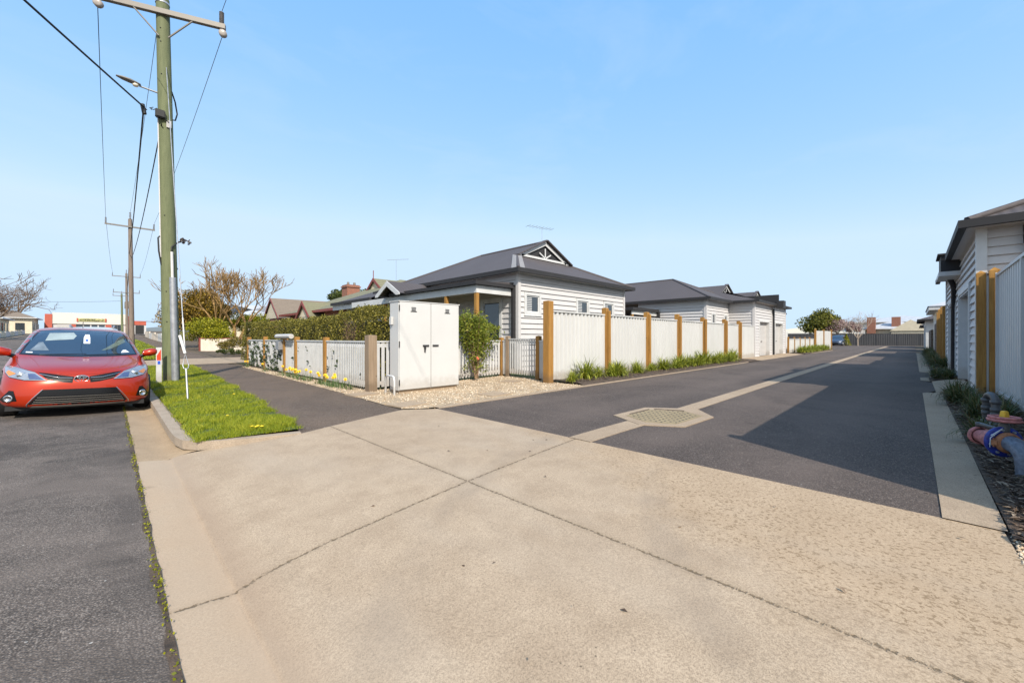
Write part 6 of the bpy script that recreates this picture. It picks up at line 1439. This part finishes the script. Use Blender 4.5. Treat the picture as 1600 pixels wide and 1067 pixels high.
def interp(P, t):
    # catmull-rom through rows of parameters
    n = len(P)-1; i = min(int(t), n-1); u = t-i
    a, b, c, d = P[max(i-1, 0)], P[i], P[i+1], P[min(i+2, n)]
    return [0.5*((2*q)+(-p+r)*u+(2*p-5*q+4*r-s)*u*u+(-p+3*q-3*r+s)*u**3) for p, q, r, s in zip(a, b, c, d)]
# z, front y, half width, front corner depth, front exponent, rear y, rear depth
CAR = [(.17, .13, .74, .50, 2.5, 4.15, .4), (.185, .05, .80, .54, 2.6, 4.22, .4), (.24, .015, .85, .58, 2.6, 4.26, .42), (.33, .0, .872, .62, 2.6, 4.28, .42), (.44, .005, .88, .66, 2.6, 4.28, .42),
       (.54, .015, .882, .72, 2.5, 4.28, .42), (.62, .045, .882, .80, 2.45, 4.27, .42), (.69, .095, .88, .86, 2.4, 4.25, .42), (.745, .165, .876, .92, 2.35, 4.23, .42), (.79, .27, .87, .98, 2.3, 4.21, .42),
       (.83, .42, .862, .98, 2.3, 4.19, .42), (.865, .60, .853, .92, 2.4, 4.17, .42), (.90, .79, .842, .82, 2.6, 4.14, .42), (.935, .96, .825, .66, 2.9, 4.11, .42), (.97, 1.08, .80, .50, 3.1, 4.08, .42),
       (1.05, 1.22, .765, .42, 3.1, 4.02, .42), (1.15, 1.39, .728, .40, 3.1, 3.93, .42), (1.25, 1.57, .690, .40, 3.0, 3.80, .42), (1.33, 1.73, .655, .40, 2.9, 3.66, .42), (1.39, 1.88, .615, .42, 2.8, 3.52, .45),
       (1.43, 2.05, .56, .46, 2.6, 3.38, .5), (1.455, 2.22, .47, .48, 2.4, 3.22, .5), (1.468, 2.45, .32, .4, 2.3, 3.0, .4), (1.472, 2.62, .12, .2, 2.2, 2.86, .15)]
def car_body(m, CARP=CAR, sub=4, wheels=(.80, 3.40), wr=.335):
    vs = []; nf, nsd, nr = 22, 14, 12; rings = 0; T = len(CARP)-1
    ts = [i/sub for i in range(T*sub+1)]
    for t in ts:
        z, yf, w, lf, n, yr, lr = interp(CARP, t); half = []
        for k in range(nf+1):
            th = (math.pi/2)*k/nf; half.append((w*math.sin(th)**(2/n), yf+lf*(1-math.cos(th)**(2/n) if k < nf else 1)))
        for k in range(1, nsd): half.append((w, yf+lf+(yr-lr-yf-lf)*k/nsd))
        for k in range(nr+1):
            th = (math.pi/2)*k/nr; half.append((w*math.cos(th)**(2/2.6) if k < nr else 0, yr-lr*(1-math.sin(th)**(2/2.6))))
        ring = half+[(-x, y) for x, y in half[-2:0:-1]]
        vs += [(x, y, z) for x, y in ring]; rings += 1
    n = len(vs)//rings; bm = bmesh.new(); V = [bm.verts.new(v) for v in vs]
    for i in range(rings-1):
        for k in range(n): bm.faces.new((V[i*n+k], V[i*n+(k+1) % n], V[(i+1)*n+(k+1) % n], V[(i+1)*n+k]))
    bm.faces.new(V[:n][::-1]); bm.faces.new(V[-n:])
    bmesh.ops.recalc_face_normals(bm, faces=bm.faces)
    bvh = BVHTree.FromBMesh(bm)
    me = bpy.data.meshes.new('body'); 
    for f in bm.faces: f.smooth = True
    bm.to_mesh(me); bm.free(); me.materials.append(m); me.materials.append(M['black'])
    o = bpy.data.objects.new('body', me); COL.objects.link(o)
    # wheel arches cut out
    cuts = []
    for y in wheels:
        for s in (-1, 1):
            c = MB(); c.lathe((s*.60, y, wr), [(0, -.0), (wr+.055, 0), (wr+.055, .5), (0, .5)], 32, axis=(s, 0, 0), smooth=False); co = c.build('cut', M['black'])
            md = o.modifiers.new('b', 'BOOLEAN'); md.operation = 'DIFFERENCE'; md.object = co; md.solver = 'EXACT'; cuts.append(co)
    dg = bpy.context.evaluated_depsgraph_get(); me2 = bpy.data.meshes.new_from_object(o.evaluated_get(dg)); o.modifiers.clear(); o.data = me2; me2.name = 'body'
    for c in cuts: bpy.data.objects.remove(c, do_unlink=True)
    return o, bvh
def patch(bvh, poly, off, m, name, parent, dirv=(0, 1, 0), start=-2.0, step=.03, axis='y', thick=.006, sub=None):
    # polygon given in (x,z) [axis y] or (y,z) [axis x]; laid on the body as a thin shell following it
    bm = bmesh.new()
    P = [Vector((p[0], p[1], 0)) for p in poly]; vv = [bm.verts.new(p) for p in P]; bm.faces.new(vv)
    x0, x1 = min(p.x for p in P), max(p.x for p in P); y0, y1 = min(p.y for p in P), max(p.y for p in P)
    x = x0+step
    while x < x1: bmesh.ops.bisect_plane(bm, geom=bm.verts[:]+bm.edges[:]+bm.faces[:], plane_co=(x, 0, 0), plane_no=(1, 0, 0)); x += step
    y = y0+step
    while y < y1: bmesh.ops.bisect_plane(bm, geom=bm.verts[:]+bm.edges[:]+bm.faces[:], plane_co=(0, y, 0), plane_no=(0, 1, 0)); y += step
    d = Vector(dirv); ok = {}
    for v in bm.verts:
        o = Vector((v.co.x, start, v.co.y)) if axis == 'y' else Vector((start, v.co.x, v.co.y))
        h = bvh.ray_cast(o, d)
        if h[0] is None: ok[v] = False; continue
        nrm = h[1] if h[1].dot(d) < 0 else -h[1]
        ok[v] = True; v.co = h[0]+nrm*off
    bmesh.ops.delete(bm, geom=[v for v in bm.verts if not ok.get(v, True)], context='VERTS')
    for f in bm.faces: f.smooth = True
    bmesh.ops.recalc_face_normals(bm, faces=bm.faces)
    c = sum((f.normal.dot(d) for f in bm.faces))
    if c > 0: bmesh.ops.reverse_faces(bm, faces=bm.faces)
    me = bpy.data.meshes.new(name); bm.to_mesh(me); bm.free(); me.materials.append(m)
    o = bpy.data.objects.new(name, me); COL.objects.link(o); o.parent = parent; return o
def rail(bvh, pts, off, r, m, name, parent, n=14, flat=1.0):
    P = []
    for a, b in zip(pts, pts[1:]):
        for k in range(n+1):
            if k == 0 and P: continue
            x = a[0]+(b[0]-a[0])*k/n; z = a[1]+(b[1]-a[1])*k/n; h = bvh.ray_cast(Vector((x, -2, z)), Vector((0, 1, 0)))
            if h[0]: P.append(h[0]+Vector((0, -off, 0)))
    mb = MB(); mb.tube(P, r, 6); o = mb.build(name, m, parent, local=True); return o
def wheel(parent, x, y, wr=.315, s=1):
    mb = MB(); mb.lathe((x-s*.10, y, wr), [(.19, .01), (wr-.02, 0), (wr, .03), (wr, .18), (wr-.02, .21), (.20, .20)], 28, axis=(s, 0, 0)); w = mb.build('wheel', M['black'], parent, local=True)
    mb = MB(); mb.lathe((x-s*.10, y, wr), [(.0, .17), (.04, .18), (.19, .165), (.205, .20), (.195, .21)], 28, axis=(s, 0, 0))
    for k in range(5):
        a = k*math.pi*2/5; u = Vector((0, math.cos(a), math.sin(a))); q = Vector((x+s*.085, y, wr)); mb.tube([q, q+u*.19], [.035, .022], 6)
    r = mb.build('rim', M['galv'], w, local=True); return w
def hatchback():
    C = empty('parked_car', (-.345, 9.50, -.098), 'orange-red hatchback parked facing the viewer with two wheels over the gutter', 'car')
    C.rotation_euler = (0, R(2.0), R(2.2))
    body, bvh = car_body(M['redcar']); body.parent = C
    D = lambda *a, **k: patch(bvh, *a, **k)
    # windscreen and side glass
    ws = [(-.705, .985), (-.35, .962), (0, .955), (.35, .962), (.705, .985), (.625, 1.20), (.535, 1.372), (.28, 1.405), (0, 1.412), (-.28, 1.405), (-.535, 1.372), (-.625, 1.20)]
    w = D(ws, .004, M['wind'], 'windscreen', C, step=.045)
    fr = D([(-.735, .965), (-.35, .940), (0, .932), (.35, .940), (.735, .965), (.652, 1.20), (.556, 1.385), (.28, 1.42), (0, 1.428), (-.28, 1.42), (-.556, 1.385), (-.652, 1.20)], .002, M['gloss'], 'windscreen_seal', C, step=.045)
    for s in (-1, 1):
        D([(1.32, .99), (2.15, .985), (3.2, 1.0), (3.55, 1.12), (3.15, 1.33), (2.3, 1.385), (1.95, 1.36), (1.62, 1.21)], .004, M['wind'], 'side_window', C, dirv=(-s, 0, 0), start=s*2.0, axis='x', step=.08)
    # things seen on and through the screen
    p = D([(-.46, 1.20), (-.42, 1.34), (-.12, 1.36), (-.08, 1.30), (-.12, 1.235)], .006, M['interior'], 'sun_visor', C, step=.05); p.parent = w
    p = D([(-.62, 1.035), (-.40, 1.035), (-.44, 1.10), (-.48, 1.175), (-.53, 1.17), (-.57, 1.10)], .006, M['seat'], 'seat_and_reflection', C, step=.05); p.parent = w
    p = D([(.24, 1.04), (.34, 1.06), (.58, 1.20), (.55, 1.27), (.47, 1.22)], .006, M['streak'], 'seat_and_reflection', C, step=.05); p.parent = w  # diagonal green-grey streak: a reflection painted on the glass
    p = D([(.01, 1.16), (.095, 1.16), (.095, 1.27), (.085, 1.33), (.03, 1.33), (.01, 1.27)], .007, M['paper'], 'windscreen_label', C, step=.04); p.parent = w
    p = D([(.035, 1.20), (.07, 1.20), (.07, 1.235), (.035, 1.235)], .010, M['reflblue'], 'label_print', C, step=.03); p.parent = w
    p = D([(-.66, .992), (-.58, .990), (-.585, 1.008), (-.655, 1.01)], .007, M['paper'], 'sticker', C, step=.03); p.parent = w
    p = D([(.50, 1.00), (.62, 1.01), (.57, 1.055), (.53, 1.05)], .007, M['paper'], 'sticker', C, step=.03); p.parent = w
    # wipers
    for a, b in (((-.50, .968), (.05, .985)), ((.02, .965), (.50, .985))): q = rail(bvh, [a, b], .012, .008, M['gloss'], 'wiper', C)
    # upper grille: two dark wings meeting at the badge
    for s in (-1, 1):
        g = D([(s*.085, .645), (s*.20, .665), (s*.47, .715), (s*.36, .603), (s*.20, .560), (s*.10, .548)][::s], .003, M['gloss'], 'grille', C, step=.04)
        q = rail(bvh, [(s*.10, .625), (s*.24, .632), (s*.45, .690)], .008, .0065, M['chrome'], 'grille_bar', C); q.parent = g
        q = rail(bvh, [(s*.12, .590), (s*.24, .592), (s*.38, .628)], .006, .004, M['alu'], 'grille_bar', C); q.parent = g
        # headlamps swept back along the corner
        hl = D([(s*.365, .590), (s*.50, .712), (s*.66, .765), (s*.80, .800), (s*.835, .775), (s*.815, .705), (s*.76, .640), (s*.60, .600)][::s], .006, M['lampglass'], 'headlight', C, step=.035)
        k = D([(s*.40, .603), (s*.50, .69), (s*.57, .69), (s*.55, .612)][::s], .009, M['lampblue'], 'inner_lens', C, step=.03); k.parent = hl
        k = D([(s*.69, .690), (s*.78, .735), (s*.80, .70), (s*.76, .655)][::s], .009, M['amber'], 'indicator', C, step=.03); k.parent = hl if s < 0 else hl
        h = bvh.ray_cast(Vector((s*.635, -2, .672)), Vector((0, 1, 0)))[0]
        mb = MB(); mb.lathe(h+Vector((0, .005, 0)), [(.0, -.022), (.022, -.020), (.030, -.012), (.046, -.016), (.050, -.004)], 18, axis=(0, 1, 0)); k = mb.build('projector', M['chrome'], C, local=True); k.parent = hl
        rr = rail(bvh, [(s*.365, .588), (s*.60, .597), (s*.76, .636), (s*.818, .70)], .004, .004, M['gloss'], 'headlight_seam', C); rr.parent = hl
        # fog lamp recess
        f = D([(s*.66, .285), (s*.70, .44), (s*.745, .445), (s*.845, .30), (s*.80, .265)][::s], .003, M['gloss'], 'fog_recess', C, step=.03)
        h = bvh.ray_cast(Vector((s*.745, -2, .325)), Vector((0, 1, 0)))
        ax = (-h[1] if h[1].y > 0 else h[1]).normalized(); ax = (ax+Vector((0, -1.2, 0))).normalized()
        mb = MB(); mb.lathe(h[0], [(.0, .012), (.030, .014), (.034, .024), (.050, .026), (.056, .010), (.056, -.02)], 20, axis=ax); k = mb.build('fog_light', M['chrome'], C, local=True)
        # mirrors
        mb = MB(); base = Vector((s*.80, 1.32, 1.00)); tip = Vector((s*1.0, 1.30, 1.03)); vs = []
        for i, (u, hh, dd) in enumerate(((0, .045, .05), (.12, .062, .075), (.5, .078, .09), (.85, .070, .08), (1.0, .035, .045))):
            c = base.lerp(tip, u*1.05)+Vector((s*.02, 0, 0))
            for k in range(12): a_ = 2*math.pi*k/12; vs.append((c.x, c.y+math.cos(a_)*dd, c.z+math.sin(a_)*hh))
        mb.add(vs, [(i*12+k, i*12+(k+1) % 12, (i+1)*12+(k+1) % 12, (i+1)*12+k) for i in range(4) for k in range(12)]+[tuple(range(12)), tuple(range(48, 60))], True)
        mr = mb.build('mirror', M['redcar'], C, local=True)
        mb = MB(); mb.tube([(s*.78, 1.34, .93), (s*.86, 1.33, .965)], [.035, .028], 8); k = mb.build('mirror_stalk', M['gloss'], C, local=True); k.parent = mr
        for y in (.80, 3.40): wheel(C, s*.775, y, .315, s)
        # bonnet creases
        rail(bvh, [(s*.43, .755), (s*.52, .86), (s*.60, .93)], .0008, .0042, M['redcar'], 'bonnet_crease', C)
        rail(bvh, [(s*.50, .716), (s*.66, .772), (s*.74, .86), (s*.745, .93)], .0005, .0028, M['gloss'], 'bonnet_gap', C)
    rail(bvh, [(-.50, .716), (-.2, .680), (0, .672), (.2, .680), (.50, .716)], .0004, .0028, M['gloss'], 'bonnet_gap', C)
    # badge: chrome oval ring with two inner ovals on a dark ground
    h = bvh.ray_cast(Vector((0, -2, .612)), Vector((0, 1, 0)))[0]; bc = h+Vector((0, -.012, 0))
    BD = MB(); 
    vs = [(bc.x+.082*math.cos(2*math.pi*k/28), bc.y+.006, bc.z+.052*math.sin(2*math.pi*k/28)) for k in range(28)]; BD.prism(vs, (0, .02, 0)); bd = BD.build('badge', M['gloss'], C, local=True)
    mb = MB()
    def oval(cx, cz, a, b, r):
        pts = [(bc.x+cx+a*math.cos(2*math.pi*k/28), bc.y, bc.z+cz+b*math.sin(2*math.pi*k/28)) for k in range(29)]; mb.tube(pts, r, 6, cap=False)
    oval(0, 0, .080, .051, .0075); oval(0, .020, .052, .018, .006); oval(0, -.002, .022, .044, .006)
    k = mb.build('emblem', M['chrome'], C, local=True); k.parent = bd
    # lower grille with chrome-edged trapezoid, bars and plate panel
    lg = D([(-.40, .455), (.40, .455), (.545, .235), (.50, .195), (-.50, .195), (-.545, .235)], .003, M['gloss'], 'lower_grille', C, step=.05)
    q = D([(-.375, .448), (.375, .448), (.445, .352), (-.445, .352)], .007, M['gloss'], 'number_plate_panel', C, step=.05); q.parent = lg
    for z in (.335, .30, .268, .24): q = rail(bvh, [(-.46-(.335-z)*.5, z), (.46+(.335-z)*.5, z)], .007, .0035, M['alu'], 'grille_slat', C); q.parent = lg
    for s in (-1, 1): q = rail(bvh, [(s*.405, .458), (s*.50, .33), (s*.565, .225), (s*.56, .20)], .005, .0075, M['chrome'], 'grille_trim', C); q.parent = lg
    q = D([(-.50, .215), (.50, .215), (.53, .188), (-.53, .188)], .014, M['alu'], 'lip', C, step=.05); q.parent = lg
    mb = MB(); mb.box(-.78, .78, .25, 4.0, .13, .20); mb.build('underbody', M['black'], C, local=True)
    # roof antenna
    mb = MB(); mb.tube([(0, 3.0, 1.46), (0, 3.25, 1.62)], .006, 5); mb.build('aerial', M['gloss'], C, local=True)
    return C
hatchback()
def simple_car(name, loc, rz, m, label, tall=1.0, rack=False, tail=False):
    C = empty(name, loc, label, 'car', None, rz); P = [(z if z < .9 else .9+(z-.9)*tall, *r) for z, *r in CAR]
    body, bvh = car_body(m, P, 2); body.parent = C; k = lambda z: .9+(z-.9)*tall
    patch(bvh, [(-.70, k(.99)), (0, k(.96)), (.70, k(.99)), (.535, k(1.37)), (0, k(1.41)), (-.535, k(1.37))], .005, M['wind'], 'windscreen', C, step=.09)
    patch(bvh, [(-.60, k(1.05)), (.60, k(1.05)), (.48, k(1.37)), (-.48, k(1.37))], .005, M['wind'], 'rear_window', C, dirv=(0, -1, 0), start=7, step=.09)
    for s in (-1, 1):
        patch(bvh, [(1.32, k(.99)), (3.4, k(1.0)), (3.15, k(1.33)), (2.3, k(1.38)), (1.95, k(1.36))], .005, M['wind'], 'side_window', C, dirv=(-s, 0, 0), start=s*2, axis='x', step=.12)
        patch(bvh, [(s*.45, .62), (s*.50, .71), (s*.80, .79), (s*.78, .66)][::s], .006, M['lampglass'], 'headlight', C, step=.07)
        patch(bvh, [(s*.48, .62), (s*.50, .84), (s*.80, .86), (s*.78, .60)][::-s], .008, M['redtail'], 'tail_light', C, dirv=(0, -1, 0), start=7, step=.07)
        for y in (.80, 3.40): wheel(C, s*.775, y, .315, s)
        if rack:
            mb = MB(); mb.tube([(s*.50, 2.0, k(1.44)), (s*.52, 2.2, k(1.5)), (s*.52, 3.4, k(1.48)), (s*.5, 3.6, k(1.38))], .022, 6); mb.build('roof_rail', M['galv'], C, local=True)
    patch(bvh, [(-.45, .25), (.45, .25), (.40, .45), (-.40, .45)], .005, M['gloss'], 'grille', C, step=.1)
    patch(bvh, [(-.26, .62), (.26, .62), (.26, .73), (-.26, .73)], .006, M['paper'], 'number_plate', C, dirv=(0, -1, 0), start=7, step=.1)
    mb = MB(); mb.box(-.78, .78, .3, 4.0, .13, .22); mb.build('underbody', M['black'], C, local=True); return C
simple_car('parked_car', (-.42, 17.6, -.09), 0, M['whitecar'], 'white car with roof rails parked directly behind the orange-red hatchback', 1.30, rack=True)
simple_car('parked_car', (76.5, 8.4, 0), R(-95), M['bluecar'], 'dark wagon parked in the court at the far end of the lane', 1.25, tail=True)
# ------------------------------------------------------------ pipe fittings at the right edge
M['pinkiron'] = pm('faded_pink_iron', (0.46, 0.17, 0.16), 0.7, 0.5, 26, 90, bump=0.3)
M['blueiron'] = pm('blue_enamel', (0.018, 0.035, 0.26), 0.45, 0.5, 24, 90)
M['rust'] = pm('rusty_clamp', (0.36, 0.155, 0.075), 0.75, 0.4, 20, 80, 0.4)
M['bluegrey'] = pm('blue_grey_pipe', (0.13, 0.155, 0.20), 0.4, 0.5, 22, 90)
M['greypipe'] = pm('dark_grey_pipe', (0.075, 0.072, 0.072), 0.45, 0.2, 9, 60)
M['yellowcap'] = pm('yellow_cap', (0.72, 0.42, 0.03), 0.5, 0.1)
def valve():
    V0 = empty('valve_assembly', (5.05, -.58, 0), 'pink and blue water valve with yellow cap and curved grey pipe, right edge', 'water valve')
    ax = Vector((.86, .51, .0)).normalized()         # barrel axis, far end turned towards the lane
    c = Vector((5.12, -.60, .335)); near = c-ax*.12
    def ring(cc, prof, m, name, n=28, a=ax): mb = MB(); mb.lathe(cc, prof, n, axis=a); return mb.build(name, m, V0)
    ring(c, [(.0, .30), (.062, .30), (.075, .285), (.078, .20), (.10, .14), (.125, .06), (.135, 0), (.135, -.03), (.0, -.03)], M['pinkiron'], 'valve_body')
    ring(c+ax*.27, [(.0, .03), (.10, .03), (.105, .02), (.105, -.01), (.09, -.015)], M['pinkiron'], 'flange')
    fl = ring(c-ax*.05, [(.0, .03), (.165, .03), (.172, .022), (.172, -.006), (.165, -.012), (.0, -.012)], M['blueiron'], 'blue_flange', 36)
    u = ax.cross(Vector((0, 0, 1))).normalized(); w = u.cross(ax)
    for k in range(8):
        an = k*math.pi/4+.2; q = c-ax*.062+(u*math.cos(an)+w*math.sin(an))*.138; mb = MB(); mb.lathe(q, [(.0, -.022), (.012, -.022), (.014, -.008), (.014, .004)], 6, axis=ax, smooth=False); b = mb.build('bolt', M['galv'], V0); b.parent = fl
    cl = c-ax*.10
    ring(cl, [(.088, .03), (.112, .025), (.118, .0), (.112, -.025), (.088, -.03)], M['rust'], 'coupling', 30)
    mb = MB()
    for s in (-1, 1):
        q = cl+u*s*.13; mb.box(q.x-.028, q.x+.028, q.y-.02, q.y+.02, q.z-.025, q.z+.025); mb.tube([q+Vector((0, 0, -.05)), q+Vector((0, 0, .05))], .009, 6)
    mb.build('coupling_lugs', M['rust'], V0)
    p = [cl-ax*.01, cl-ax*.08+Vector((0, 0, -.008)), cl-ax*.16+Vector((0, 0, -.045)), cl-ax*.205+Vector((0, 0, -.12)), cl-ax*.22+Vector((0, 0, -.21)), cl-ax*.22+Vector((0, 0, -.36))]
    mb = MB(); mb.tube(p, [.088]*6, 24); mb.build('elbow_pipe', M['bluegrey'], V0)
    # spindle, hand wheel and cap
    hb = c-ax*.02+Vector((.0, -.02, 0)); mb = MB(); mb.lathe(hb, [(.045, .10), (.045, .19), (.03, .215), (.03, .26)], 16); mb.build('spindle', M['greypipe'], V0)
    hw = hb+Vector((0, 0, .245)); mb = MB()
    for dz, rr in ((0, .122), (.03, .114)):
        mb.tube([(hw.x+rr*math.cos(2*math.pi*k/26)*(1+.06*math.cos(k*2.4)), hw.y+rr*math.sin(2*math.pi*k/26)*(1+.06*math.cos(k*2.4)), hw.z+dz) for k in range(27)], .017, 7, cap=False)
    for k in range(5): an = k*1.257+.3; mb.tube([hw+Vector((0, 0, .012)), hw+Vector((.118*math.cos(an), .118*math.sin(an), .012))], .018, 6)
    mb.lathe(hw, [(.0, -.01), (.055, -.01), (.06, .02), (.0, .03)], 14); mb.build('hand_wheel', M['pinkiron'], V0)
    mb = MB(); mb.lathe(hw+Vector((0, 0, .028)), [(.042, 0), (.042, .006), (.033, .07), (.026, .078), (.0, .08)], 4, smooth=False); mb.build('yellow_cap', M['yellowcap'], V0, bevel=.004)
    mb = MB(); lv = c+ax*.10+Vector((0, 0, .135)); mb.tube([lv-ax*.12+u*-.02, lv+ax*.17], [.020, .028], 8); mb.lathe(lv+ax*.17-Vector((0, 0, .03)), [(.0, 0), (.035, .0), (.035, .05), (.0, .06)], 12); mb.build('lever', M['greypipe'], V0)
    mb = MB(); mb.tube([c-ax*.07+w*.15-u*.03, c-ax*.10+w*.05+u*-.16, c-ax*.08-w*.06-u*.15], .004, 5); mb.tube([c-ax*.07+w*.155-u*.03, c-ax*.12+w*.08-u*.17], .004, 5); mb.build('cable_tie', M['paper'], V0); return V0
VA = valve(); VA.location = (5.32, -.505, .045); VA.scale = (.74, .74, .74)
UP = empty('bent_pipe', (7.45, -.66, 0), 'grey plastic pipe rising from the bed and bending back down behind the valve', 'pipe')
q = Vector((7.50, -.62, 0)); d = Vector((-.65, -.18, 0)).normalized()*.20
arc = [q+Vector((0, 0, .05)), q+Vector((0, 0, .42))]+[q+d*(.5-.5*math.cos(a))+Vector((0, 0, .42+.075*math.sin(a))) for a in [math.pi*k/8 for k in range(1, 8)]]+[q+d+Vector((0, 0, .44)), q+d+Vector((0, 0, .05))]
mb = MB(); mb.tube(arc, .036, 16); mb.build('pipe', M['greypipe'], UP)
for base in (q, q+d):
    for z, r in ((.42, .046), (.33, .044), (.27, .043), (.16, .050)): mb = MB(); mb.lathe(base+Vector((0, 0, z)), [(.036, -.022), (r, -.020), (r, .020), (.036, .022)], 16); mb.build('collar', M['greypipe'], UP)
